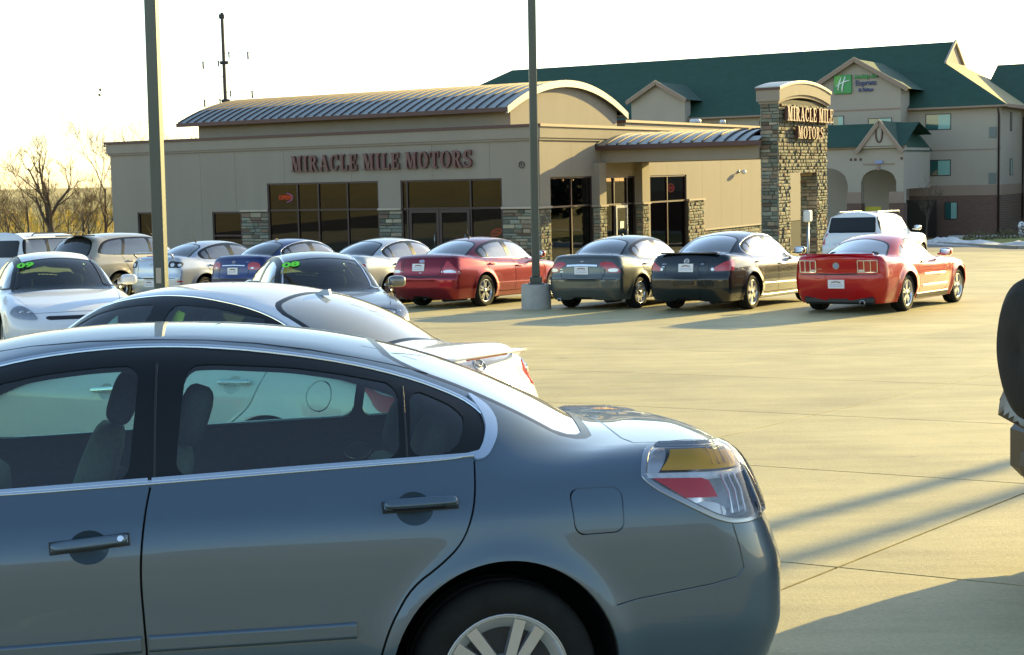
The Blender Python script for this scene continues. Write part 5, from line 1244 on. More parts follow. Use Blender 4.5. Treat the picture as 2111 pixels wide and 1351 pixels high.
# tail lamps: silver bowl, amber and red inserts, clear cover
for sg in (-1, 1):
    TI = pts3(car, TL, sg); cc = TI.mean(0); T9 = cc + (TI - cc) * .92; dl = (-.35, -sg * .7, 0)
    g = patch(car, root, 'tail_light', T9, dl, M['lamp_silver'], -.15, -.145, .025, 1)
    Q9 = dense(round_poly(TI, .035), .02); Pq = car.hit(Q9 - np.array(dl) * .3, np.array(dl) / np.hypot(.35, .7), 1.)[0]; ribbon('lamp_gasket', Pq, car.grad(Pq), .022, .004, M['satin'], g, True)
    patch(car, g, 'amber_lens', pts3(car, [('p', 4.365, .69, 1.040), ('p', 4.475, .673, 1.040), ('p', 4.635, .53, 1.015), ('p', 4.63, .68, .973), ('p', 4.426, .766, .978), ('p', 4.305, .775, .98)], sg), dl, M['amber_shell'], .002, .0, .02, 0)
    patch(car, g, 'red_lens', pts3(car, [('p', 4.27, .795, .957), ('p', 4.447, .782, .952), ('p', 4.473, .782, .943), ('p', 4.500, .802, .888), ('p', 4.38, .822, .890)], sg), dl, M['red_shell'], .002, .0, .02, 0)
    patch(car, g, 'lamp_divider', pts3(car, [('p', 4.25, .79, .972), ('p', 4.50, .76, .968), ('p', 4.69, .60, .964), ('p', 4.69, .61, .948), ('p', 4.50, .77, .952), ('p', 4.24, .80, .958)], sg), dl, M['lamp_silver'], .004, .02, .02, 0)
    patch(car, g, 'reflector_side', pts3(car, [('p', 4.25, .77, .99), ('p', 4.30, .72, 1.045), ('p', 4.355, .69, 1.045), ('p', 4.295, .775, .975), ('p', 4.25, .79, .97)], sg), dl, M['lens_white'], .001, .01, .02, 0)
    patch(car, g, 'reverse_bulb', pts3(car, [('s', 4.40, .88), ('s', 4.51, .878), ('s', 4.56, .83), ('s', 4.50, .822)], sg), dl, M['lens_white'], -.02, .02, .02, 1)
    for k, xx in enumerate((4.52, 4.548, 4.576)):
        Pp = pts3(car, [('s', xx, .955), ('s', xx + .02, .90), ('s', xx + .025, .83)], sg); ribbon('reflector_rib', Pp + car.grad(Pp) * .010, car.grad(Pp), .006, .004, M['chrome'], g)
    for k in range(5):
        Pp = pts3(car, [('p', 4.50 + k * .028, .66 - k * .02, 1.035 - k * .002), ('p', 4.50 + k * .028, .73 - k * .012, .985)], sg); ribbon('amber_rib', Pp + car.grad(Pp) * .011, car.grad(Pp), .004, .003, M['lens_amber'], g)
    patch(car, g, 'lens_cover', cc + (pts3(car, TL, sg) - cc) * .97, (-.35, -sg * .7, 0), M['clear'], .022, .016, .02, 1, .012)
rrib(car, root, 'bumper_seam', [(-.62, .60), (0, .60), (.62, .60)], .006, .001, M['black'])
dealer_plate(car, root, (0, .80)); std_lights_front(car, root, [('f', .52, .70), ('f', .62, .72), ('s', .42, .77), ('s', .62, .80), ('s', .52, .70), ('f', .7, .60), ('f', .56, .62)], [[(-.35, .62), (.35, .62), (.3, .5), (-.3, .5)]])
ALTCAR = car

# --- white sedan parked behind it
P_grf = mat('fin_grey', (.35, .42, .5), .3, .3)
P_white = paint('pearl_white', (.70, .72, .74), .0, .25)
g35 = spec(ALT, 4.74, 1.77, 1.45, .84, 2.85, handlemat=M['chrome'], rim=(5, 'star'), fuel=ell(4.06, .855, .088, .088), fuel_side=-1, hh=.014,
    doors=None) if False else spec(ALT, 4.74, 1.77, 1.45, .84, 2.85, handlemat=M['chrome'], rim=(7, 'fat'), fuel_side=-1, hh=.014)
g35['fuel'] = ell(4.035, .838, .09, .09, 28); g35['cr'] = .22
g35['wins'] = [g35['wins'][0], g35['wins'][1] if False else [(p[0] + (.06 if p[0] > 3.2 else 0), p[1]) for p in g35['wins'][1]]]
g35['sideglass'] = M['glass']; g35['blglass'] = M['glass_sheen']
fr = car_frame((-1.729, 10.03, gz(0, 10.03)), (2.8, 0, 0), radians(-31.9))
car, root = build_car('sedan_car', 'white sedan with chrome handles and a small rear spoiler, just behind the blue sedan', 'car', g35, fr, P_white, dict(du=.038, gap=.011, bowl=True))
both(lambda sg: srib(car, root, 'window_surround', g35['dlo'], .018, .005, M['chrome'], sg, 2, True, .04))
TLW = [('p', 4.229, .772, .955), ('p', 4.40, .74, .955), ('p', 4.60, .55, .925), ('p', 4.66, .50, .86), ('p', 4.60, .62, .77), ('p', 4.50, .76, .755), ('p', 4.42, .80, .755), ('p', 4.36, .79, .86)]
for sg in (-1, 1):
    g = lamp(car, root, 'tail_light', TLW, sg, M['lens_red'], .004, -.5, .02, .03, 1)
    lamp(car, g, 'clear_lens', [('p', 4.29, .77, .935), ('p', 4.46, .72, .93), ('p', 4.56, .62, .90), ('p', 4.54, .68, .83), ('p', 4.44, .78, .85)], sg, M['lens_white'], .010, -.5, .01, .02, 1)
    lamp(car, g, 'reflector_bulb', [('s', 4.46, .90), ('s', 4.52, .90), ('s', 4.53, .86), ('s', 4.47, .855)], sg, M['chrome'], .016, -.5, .01, .02, 1)
zt = float(car.top([(4.55, 0)])[0][2])
b = MB(); b.tube([(4.56, -.62, zt - .01), (4.60, -.60, zt + .04), (4.63, -.4, zt + .062), (4.64, 0, zt + .07), (4.63, .4, zt + .062), (4.60, .60, zt + .04), (4.56, .62, zt - .01)], .026, 10); 
b.v = [(v[0] + (v[0] - 4.62) * .5, v[1] * .84, zt + .005 + (v[2] - zt - .05) * .5) for v in b.v]; b.build('rear_spoiler', P_white, root)
b = MB(); b.box((4.645, -.22, zt - .008), (4.665, .22, zt + .010), 0, .004); b.build('brake_light', M['lens_red'], root)
emblem(car, root, (0, .955), 'wing', .055); dealer_plate(car, root, (0, .80))
antenna(root, (3.42, 0, float(car.top([(3.42, 0)])[0][2])), fin=True, m=P_grf)
rrib(car, root, 'bumper_seam', [(-.6, .60), (0, .60), (.6, .60)], .006, .001, M['black'])
std_lights_front(car, root, [('f', .5, .68), ('s', .42, .75), ('s', .60, .78), ('s', .5, .68), ('f', .6, .60)], [[(-.35, .62), (.35, .62), (.3, .5), (-.3, .5)]])
b = MB(); b.prism([(0, 0), (.10, .01), (.13, .09), (.04, .13)], 0, .004, 0, basis((2.60, -.55, 1.17), (1, 0, .15), (-.1, .2, 1), (0, 1, 0))); b.build('yellow_paper_tag', M['yellow'], root)
b = MB(); b.prism([(0, 0), (.2, .0), (.2, .10), (.1, .05)], 0, .004, 0, basis((1.95, -.57, 1.14), (1, 0, .1), (-.1, .2, 1), (0, 1, 0))); b.build('green_paper_sheet', M['paper'], root)

def tail_std(car, root, TLx, mt=None, inner=None, dx=-.75):
    gs = []
    for sg in (-1, 1):
        g = lamp(car, root, 'tail_light', TLx, sg, mt or M['lens_red'], .006, dx, .03, .035, 1, .006); gs.append(g)
        for nm, q, m_ in (inner or []): lamp(car, root, nm, q, sg, m_, .014, dx, .012, .03, 1, parent=g)
    return gs
def rear_seams(car, root, zb_, yw, top, z1=None):
    rrib(car, root, 'bumper_seam', [(-.72, zb_), (0, zb_), (.72, zb_)], .015, .002, M['black'])
    rrib(car, root, 'trunk_seam', [(-yw, top), (-yw * .97, zb_ + .10), (-yw * .9, zb_ + .02), (0, zb_ + .01), (yw * .9, zb_ + .02), (yw * .97, zb_ + .10), (yw, top)], .014, .002, M['black'])
def exhaust(root, x, y, z, r=.035):
    b = MB(); b.lathe([(r * .8, 0), (r, 0), (r, .12), (r * .8, .12)], 16, 0, 'y'); b.v = [(x + v[1] , y + v[0], z + v[2]) for v in b.v]; b.build('exhaust_pipe', M['satin'], root)

# --- red coupe
P_red = paint('torch_red', (.40, .001, .004), .1, .25)
cp = spec(ALT, 4.765, 1.877, 1.385, .93, 2.72, rim=(5, 'thin'), tw=.235, wr=.335, arch=.385, rr=.225, sideglass=M['glass_dark'])
Lc = cp['L']
cp['deck'] = [(-.3, .62), (0, .70), (.25, .80), (.8, .90), (1.4, .95), (2, .95), (3, .97), (3.6, 1.0), (4.0, 1.03), (4.4, 1.06), (4.765, 1.07), (5.2, 1.06)]
cp['roof'] = [(.8, .52), (1.35, .90), (1.55, 1.0), (1.85, 1.17), (2.15, 1.30), (2.45, 1.37), (2.75, 1.388), (3.05, 1.37), (3.4, 1.30), (3.75, 1.19), (4.05, 1.08), (4.3, .97), (4.7, .52)]
cp['tail'] = [(.15, 4.62), (.3, 4.69), (.45, 4.74), (.6, 4.75), (.75, 4.74), (1.0, 4.765), (1.1, 4.765), (1.2, 4.72)]; cp['cr'] = .20; cp['pr'] = 2.8
cp['prof'] = [(.0, .12), (.18, .10), (.3, .05), (.45, .01), (.62, 0), (.78, .012), (.9, .03), (1.0, .06), (1.2, .12)]; cp['flare'] = .03; cp['flw'] = .08
cp['dlo'] = [(1.75, .955), (1.95, 1.08), (2.15, 1.19), (2.35, 1.265), (2.6, 1.305), (2.85, 1.305), (3.02, 1.275), (3.10, 1.10), (3.13, .985), (2.5, .965)]
cp['wins'] = [[(1.87, .985), (2.02, 1.09), (2.2, 1.18), (2.38, 1.245), (2.6, 1.28), (2.83, 1.28), (2.97, 1.255), (3.05, 1.08), (3.07, .995), (2.5, .98)], [(3.20, 1.18), (3.28, 1.19), (3.52, 1.02), (3.46, .985), (3.24, .985)]]
cp['doors'] = [dict(out=[(1.55, .95), (3.11, .98), (3.12, .8), (3.10, .5), (3.05, .30), (1.62, .29), (1.5, .45), (1.48, .8)], gaps=[[(3.12, .98), (3.13, .8), (3.11, .5), (3.05, .30)], [(3.05, .30), (1.62, .29), (1.5, .45), (1.48, .8), (1.52, .93)]], handle=(2.83, .86, 3.02, .87))]
cp['bl'] = [(3.42, -.50), (3.34, 0), (3.42, .50), (4.0, .64), (4.1, .5), (4.14, 0), (4.1, -.5), (4.0, -.64)]
cp['ws'] = [(1.62, -.66), (1.50, -.4), (1.46, 0), (1.50, .4), (1.62, .66), (2.28, .52), (2.22, 0), (2.28, -.52)]
cp['topgaps'] = [[(4.70, -.72), (4.3, -.70), (4.2, -.55), (4.19, 0), (4.2, .55), (4.3, .70), (4.70, .72)], [(.3, -.62), (.7, -.68), (1.35, -.72)], [(.3, .62), (.7, .68), (1.35, .72)]]
cp['k'] = dict(ts=.10, fs=.15, fr=.09, g=.13, j=.05); cp['mid'] = 2.8; cp['fuel'] = None; cp['mirror'] = (1.85, 1.02)
cp['gb'] = [(1.2, .70), (1.8, .76), (2.6, .78), (3.3, .76), (3.8, .72), (4.2, .66), (4.5, .6)]
car, root = build_car('coupe_car', 'bright red two-door coupe with caged three-bar tail lights', 'car', cp, row_frame(-.02, cp, 35), P_red, dict(du=.06, gap=.015))
for sg in (-1, 1):
    q = [('r', .40, .945), ('r', .71, .945), ('r', .74, .88), ('r', .72, .745), ('r', .40, .745)]
    g = lamp(car, root, 'tail_light', q, sg, M['lens_red'], .006, -.85, .02, .03, 0)
    lamp(car, root, 'reverse_light', [('r', .41, .79), ('r', .50, .79), ('r', .50, .755), ('r', .41, .755)], sg, M['lens_white'], .012, -.85, .01, .03, 0, parent=g)
    for yy in (.395, .505, .615, .725):
        P = car.rear([(sg * yy, .742), (sg * yy, .84), (sg * yy, .948)]); ribbon('lamp_bezel', P, car.grad(P), .013, .022, M['chrome'], g)
    for zz in (.742, .948):
        P = car.rear([(sg * y, zz) for y in (.395, .505, .615, .725)]); ribbon('lamp_bezel', P, car.grad(P), .013, .022, M['chrome'], g)
    srib(car, root, 'side_stripe', [(1.75, .63), (2.85, .64)], .03, .003, M['plate'], sg, 0); srib(car, root, 'side_stripe', [(1.60, .42), (2.95, .425)], .05, .004, M['plate'], sg, 0)
    srib(car, root, 'sill_trim', [(1.45, .245), (3.15, .25)], .11, .012, M['black'], sg, 0)
P = car.rear([(-.72, 1.045), (-.3, 1.06), (.3, 1.06), (.72, 1.045)]); 
b = MB(); b.box((4.72, -.70, 1.045), (4.79, .70, 1.075), 0, .012); b.build('deck_spoiler', P_red, root)
b = MB(); b.box((4.765, -.14, 1.005), (4.785, .14, 1.03), 0, .004); b.build('brake_light', M['lens_red'], root)
emblem(car, root, (0, .86), 'disc', .062); script_badge(car, root, -.36, .80, 6); dealer_plate(car, root, (0, .535)); exhaust(root, 4.55, .45, .20, .05)
rear_seams(car, root, .70, .42, .96)
b = MB(); b.box((4.3, -.66, .17), (4.66, .66, .32), 0, .04); b.build('rear_valance', M['black'], root)
std_lights_front(car, root, [('f', .52, .74), ('f', .66, .74), ('f', .68, .62), ('f', .5, .62)], [[(-.45, .76), (.45, .76), (.4, .58), (-.4, .58)]])

# --- black sedan
P_black = paint('black_paint', (.004, .008, .010), .0, .2)
mx = spec(ALT, 4.92, 1.82, 1.48, .97, 2.824, rim=(6, 'fat'), wr=.33, arch=.385, rr=.225, handlemat=M['chrome'], blglass=M['glass_rear'], fuel=None)
crisp(mx, 0.02)
car, root = build_car('sedan_car', 'black sedan with angular red tail lights between the grey and red cars', 'car', mx, row_frame(2.93, mx, 33), P_black, dict(du=.06, gap=.015))
tail_std(car, root, [('p', 4.415, .74, .995), ('p', 4.50, .82, .88), ('p', 4.523, .83, .775), ('p', 4.775, .50, .765), ('p', 4.75, .48, .83), ('p', 4.633, .65, .94)], inner=[('reverse_light', [('r', .49, .83), ('r', .55, .83), ('r', .56, .775), ('r', .50, .77)], M['lens_white'])])
emblem(car, root, (0, .955), 'ringbar', .05); dealer_plate(car, root, (0, .83)); script_badge(car, root, -.52, .90, 6); script_badge(car, root, -.52, .85, 4); script_badge(car, root, .30, .90, 4)
rear_seams(car, root, .64, .46, 1.0); both(lambda sg: srib(car, root, 'window_surround', mx['dlo'], .018, .006, M['chrome'], sg, 2, True, .05))
both(lambda sg: srib(car, root, 'side_moulding', [(1.5, .45), (3.3, .48)], .022, .006, M['chrome'], sg, 0)); both(lambda sg: srib(car, root, 'sill_strip', [(1.45, .235), (3.35, .245)], .03, .008, M['satin'], sg, 0))
zt = float(car.top([(4.7, 0)])[0][2]); b = MB(); b.box((4.62, -.60, zt - .005), (4.76, .60, zt + .025), 0, .012); b.build('rear_spoiler', P_black, root); exhaust(root, 4.66, -.5, .24); exhaust(root, 4.66, .42, .24)
std_lights_front(car, root, [('f', .52, .70), ('s', .42, .77), ('s', .62, .80), ('s', .52, .70), ('f', .56, .62)], [[(-.4, .66), (.4, .66), (.34, .5), (-.34, .5)]])

# --- grey-green sedan
P_gun = paint('galaxy_grey', (.085, .095, .088), .6, .3)
cv = spec(ALT, 4.50, 1.755, 1.435, .88, 2.70, rim=(9, 'star'), wr=.315, arch=.365, rr=.212, handlemat=M['chrome'], blglass=M['glass_rear'], fuel=None)
crisp(cv, 0.045)
car, root = build_car('sedan_car', 'grey sedan with clear and red lamps joined by a chrome bar, beside the pole base', 'car', cv, row_frame(5.27, cv, 32), P_gun, dict(du=.06, gap=.015))
CARS['civ'] = (car, root)
tail_std(car, root, [('p', 4.388, .31, .895), ('p', 4.343, .41, .95), ('p', 4.301, .58, .94), ('p', 4.274, .74, .80), ('p', 4.262, .78, .733), ('p', 4.396, .54, .735), ('p', 4.383, .49, .81)], inner=[('reverse_light', [('p', 4.369, .54, .812), ('p', 4.282, .71, .816), ('p', 4.308, .73, .748), ('p', 4.393, .545, .752)], M['lens_white'])])
rrib(car, root, 'chrome_bar', [(-.34, .872), (0, .885), (.34, .872)], .045, .012, M['chrome']); emblem(car, root, (0, .955), 'h', .04); dealer_plate(car, root, (0, .78))
script_badge(car, root, -.50, .80, 4); script_badge(car, root, -.50, .75, 5); rear_seams(car, root, .60, .50, .9)
rrib(car, root, 'bumper_crease', [(-.45, .38), (0, .40), (.45, .38)], .02, .006, P_gun)
b = MB(); b.ball((2.72, 0, float(car.top([(2.72, 0)])[0][2]) + .01), .03, 8, 0, (1.3, .8, .8)); b.build('antenna_base', M['black'], root); exhaust(root, 4.3, -.55, .2)
std_lights_front(car, root, [('f', .5, .66), ('s', .40, .74), ('s', .60, .76), ('s', .48, .66), ('f', .56, .60)], [[(-.4, .62), (.4, .62), (.34, .5), (-.34, .5)]])

# --- dark red sedan
P_mar = paint('candy_red', (.20, .004, .016), .75, .28)
fu = spec(ALT, 4.83, 1.83, 1.45, .95, 2.728, rim=(5, 'thin'), wr=.335, arch=.385, rr=.238, rimmat=M['alloy'], fuel=None)
crisp(fu, 0.06)
car, root = build_car('sedan_car', 'dark red sedan with triangular chrome-ringed tail lights, left of the pole base', 'car', fu, row_frame(8.9, fu, 33), P_mar, dict(du=.06, gap=.015))
CARS['fus'] = (car, root)
for sg in (-1, 1):
    q = [('p', 4.58, .54, 1.01), ('p', 4.605, .65, .93), ('p', 4.576, .81, .775), ('p', 4.546, .85, .712), ('p', 4.738, .50, .730), ('p', 4.67, .51, .873)]
    g = lamp(car, root, 'tail_light', q, sg, M['lens_red'], .006, -.75, .02, .03, 1)
    lamp(car, root, 'reverse_light', [('p', 4.70, .53, .80), ('p', 4.62, .70, .81), ('p', 4.58, .80, .745), ('p', 4.72, .53, .745)], sg, M['lens_white'], .012, -.75, .01, .03, 1, parent=g)
    P = dense(smooth_poly(pts3(car, q, sg), True, 1), .03); N = car.grad(P); ribbon('lamp_bezel', P, N, .022, .018, M['chrome'], g, True)
emblem(car, root, (0, .985), 'oval', .065); dealer_plate(car, root, (-.06, .86)); script_badge(car, root, -.58, .80, 3); script_badge(car, root, -.02, .745, 4)
rear_seams(car, root, .66, .50, 1.0); exhaust(root, 4.58, -.55, .24); both(lambda sg: srib(car, root, 'side_moulding', [(1.5, .46), (3.3, .48)], .022, .006, P_mar, sg, 0)); both(lambda sg: srib(car, root, 'belt_moulding', [(1.55, .965), (3.6, 1.02)], .016, .006, M['chrome'], sg, 0))
antenna(root, (3.0, .02, float(car.top([(3.0, 0)])[0][2])), .22, .45)
std_lights_front(car, root, [('f', .52, .70), ('s', .42, .77), ('s', .62, .80), ('s', .52, .70), ('f', .56, .62)], [[(-.5, .66), (.5, .66), (.45, .45), (-.45, .45)]])

# --- silver-white sedan, mostly hidden
P_sil = paint('silver_white', (.52, .54, .53), .45, .3)
jt = spec(ALT, 4.60, 1.78, 1.46, .9, 2.65, rim=(5, 'fat'), fuel=None, handlemat=M['black'], blglass=M['glass_dark'])
crisp(jt, 0.05)
car, root = build_car('sedan_car', 'pale silver sedan half hidden between the dark blue and dark red cars', 'car', jt, row_frame(11.3, jt, 33), P_sil, dict(du=.07, gap=.015))
CARS['jt'] = (car, root)
tail_std(car, root, [('s', 4.30, .93), ('r', .62, .94), ('r', .45, .92), ('r', .46, .80), ('r', .62, .77), ('s', 4.38, .78)]); dealer_plate(car, root, (0, .82)); rear_seams(car, root, .62, .46, .95); both(lambda sg: srib(car, root, 'window_surround', jt['dlo'], .016, .005, M['chrome'], sg, 2, True, .05))
std_lights_front(car, root, [('f', .52, .70), ('s', .42, .77), ('s', .62, .80), ('s', .52, .70), ('f', .56, .62)], [[(-.4, .66), (.4, .66), (.34, .5), (-.34, .5)]])

# --- dark blue sedan
P_db = paint('deep_blue', (.012, .024, .11), .4, .28)
hy = spec(ALT, 4.505, 1.775, 1.48, .87, 2.65, rim=(5, 'fat'), fuel=None, blglass=M['glass_dark'])
crisp(hy, 0.06)
car, root = build_car('sedan_car', 'dark blue sedan with round red lamps and a chrome strip above its plate', 'car', hy, row_frame(14.1, hy, 33), P_db, dict(du=.07, gap=.015))
tail_std(car, root, [('p', 4.36, .42, .98), ('p', 4.31, .56, .99), ('p', 4.29, .70, .93), ('p', 4.34, .70, .82), ('p', 4.40, .42, .815), ('p', 4.40, .38, .90)], inner=[('reverse_light', [('r', .50, .88), ('r', .58, .88), ('r', .58, .84), ('r', .50, .84)], M['lens_white'])])
rrib(car, root, 'chrome_bar', [(-.34, .91), (0, .92), (.34, .91)], .026, .012, M['chrome']); emblem(car, root, (0, .99), 'slanth', .045); dealer_plate(car, root, (0, .79)); script_badge(car, root, -.55, .99, 4); script_badge(car, root, .35, .99, 5)
rear_seams(car, root, .60, .45, .98); antenna(root, (2.95, 0, float(car.top([(2.95, 0)])[0][2])), .07, .2, True); both(lambda sg: srib(car, root, 'window_surround', hy['dlo'], .016, .005, M['chrome'], sg, 2, True, .05))
std_lights_front(car, root, [('f', .52, .70), ('s', .42, .77), ('s', .62, .80), ('s', .52, .70), ('f', .56, .62)], [[(-.4, .66), (.4, .66), (.34, .5), (-.34, .5)]])

# --- silver sedan with black-ringed lamps
P_sv = paint('light_silver', (.48, .51, .55), .55, .3)
mz = spec(ALT, 4.49, 1.755, 1.465, .87, 2.64, rim=(5, 'fat'), fuel=None)
crisp(mz, 0.06)
car, root = build_car('sedan_car', 'light silver sedan with dark-rimmed lamps and whip antenna behind the left pole', 'car', mz, row_frame(16.6, mz, 34), P_sv, dict(du=.065, gap=.012))
tail_std(car, root, [('p', 4.257, .46, 1.03), ('p', 4.10, .74, .985), ('p', 4.13, .78, .92), ('p', 4.22, .76, .862), ('p', 4.345, .48, .868)], mt=M['black'], inner=[('reverse_light', [('p', 4.27, .52, .98), ('p', 4.23, .61, .97), ('p', 4.26, .61, .89), ('p', 4.30, .52, .89)], M['lens_white']), ('round_lamp', [('p', 4.20, .66, .96), ('p', 4.15, .73, .95), ('p', 4.18, .74, .89), ('p', 4.22, .68, .89)], M['lamp_silver'])])
zt = float(car.top([(4.25, 0)])[0][2]); b = MB(); b.tube([(4.28, -.60, zt - .02), (4.36, -.62, zt + .06), (4.42, -.5, zt + .09), (4.44, 0, zt + .10), (4.42, .5, zt + .09), (4.36, .62, zt + .06), (4.28, .60, zt - .02)], .024, 8); b.build('rear_spoiler', P_sv, root)
b = MB(); b.box((4.40, -.13, zt + .01), (4.42, .13, zt + .03), 0, .004); b.build('brake_light', M['lens_red'], root)
both(lambda sg: lamp(car, root, 'side_reflector', [('s', 4.22, .56), ('s', 4.34, .565), ('s', 4.35, .53), ('s', 4.24, .53)], sg, M['lens_red'], .006, -.3, .01, .03, 0))
emblem(car, root, (0, .94), 'wing', .045); dealer_plate(car, root, (0, .50)); rear_seams(car, root, .62, .46, .95); antenna(root, (2.95, 0, float(car.top([(2.95, 0)])[0][2])), .55, 0.62)
std_lights_front(car, root, [('f', .52, .70), ('s', .42, .77), ('s', .62, .80), ('s', .52, .70), ('f', .56, .62)], [[(-.4, .66), (.4, .66), (.34, .5), (-.34, .5)]])

# --- sport utility bodies
SUV = spec(ALT, 4.72, 1.92, 1.70, .94, 2.82, Hb=1.475, wr=.36, arch=.42, rr=.24, rim=(5, 'fat'), fuel=None, tum=.26, tq=.12)
SUV['deck'] = [(-.3, .75), (0, .85), (.3, .98), (.9, 1.06), (1.4, 1.10), (2, 1.09), (3, 1.11), (4.0, 1.14), (4.72, 1.16), (5.2, 1.16)]
SUV['roof'] = [(.7, .75), (1.15, 1.06), (1.4, 1.2), (1.75, 1.42), (2.05, 1.58), (2.4, 1.675), (2.8, 1.70), (3.4, 1.695), (3.9, 1.665), (4.25, 1.62), (4.42, 1.50), (4.56, 1.32), (4.68, 1.12), (4.9, .75)]
SUV['tail'] = [(.2, 4.58), (.4, 4.68), (.6, 4.72), (.8, 4.71), (1.0, 4.69), (1.15, 4.66), (1.3, 4.56)]; SUV['cr'] = .14; SUV['zb'] = 1.12; SUV['wsc'] = .16; SUV['rwc'] = .08
SUV['gb'] = [(1.0, .76), (1.6, .83), (2.6, .86), (3.6, .85), (4.2, .83), (4.7, .79)]; SUV['gaps'] = []
SUV['prof'] = [(0, .1), (.25, .08), (.4, .03), (.55, 0), (.8, .0), (.95, .012), (1.08, .04), (1.2, .07)]
SUV['dlo'] = [(1.42, 1.13), (1.75, 1.33), (2.05, 1.49), (2.4, 1.575), (2.8, 1.60), (3.4, 1.59), (3.85, 1.55), (4.1, 1.48), (4.28, 1.30), (4.30, 1.18), (3.0, 1.14)]
SUV['wins'] = [[(1.62, 1.15), (1.82, 1.32), (2.05, 1.45), (2.4, 1.535), (2.58, 1.55), (2.58, 1.15)], [(2.66, 1.15), (2.66, 1.555), (3.35, 1.555), (3.52, 1.16)], [(3.60, 1.17), (3.44, 1.55), (3.82, 1.51), (4.05, 1.44), (4.20, 1.28), (4.2, 1.19)]]
SUV['doors'] = [dict(out=[(1.40, 1.10), (2.62, 1.13), (2.62, .6), (2.62, .34), (1.5, .33), (1.36, .6)], gaps=[[(2.62, 1.13), (2.62, .34)], [(2.62, .34), (1.5, .33), (1.36, .6), (1.38, 1.08)]], handle=(2.36, .98, 2.56, .985)),
    dict(out=[(2.62, 1.13), (3.58, 1.15), (3.56, .98), (3.42, .80), (3.36, .5), (3.3, .34), (2.62, .34)], gaps=[[(3.58, 1.15), (3.56, .98), (3.42, .80), (3.34, .5), (3.28, .34), (2.63, .34)]], handle=(3.30, 1.0, 3.5, 1.005))]
SUV['bl'] = [(4.26, -.64), (4.24, -.3), (4.24, 0), (4.24, .3), (4.26, .64), (4.59, .72), (4.63, .3), (4.64, 0), (4.63, -.3), (4.59, -.72)]; SUV['ws'] = [(1.36, -.72), (1.25, -.4), (1.2, 0), (1.25, .4), (1.36, .72), (2.12, .58), (2.02, 0), (2.12, -.58)]
SUV['topgaps'] = []; SUV['bowls'] = []; SUV['mirror'] = (1.6, 1.2); SUV['mid'] = 2.6; SUV['zbump'] = .7; SUV['k'] = dict(g=.16, j=.06, fr=.14, ts=.14); SUV['blglass'] = M['glass_dark']; SUV['sideglass'] = M['glass_side']; SUV['ur'] = .6
P_tan = paint('pale_gold', (.40, .36, .28), .45, .3)
ed = dcopy(SUV)
car, root = build_car('suv_car', 'pale gold crossover with dark rear glass, parked left of the left lamp pole', 'suv', ed, row_frame(19.45, ed, 34), P_tan, dict(du=.07, gap=.015))
tail_std(car, root, [('s', 4.46, 1.12), ('r', .72, 1.12), ('r', .62, 1.08), ('r', .64, .90), ('r', .76, .88), ('s', 4.58, .90)]); dealer_plate(car, root, (0, .85)); rrib(car, root, 'tailgate_seam', [(-.70, 1.1), (-.68, .75), (.68, .75), (.70, 1.1)], .01, .002, M['black'])
b = MB(); b.box((4.18, -.60, 1.635), (4.42, .60, 1.665), 0, .012); b.build('roof_spoiler', M['gloss_black'], root); antenna(root, (2.3, .5, 1.64), .3, .5)
std_lights_front(car, root, [('f', .55, .86), ('s', .42, .95), ('s', .55, .97), ('s', .5, .86), ('f', .6, .80)], [[(-.5, .86), (.5, .86), (.5, .62), (-.5, .62)]])
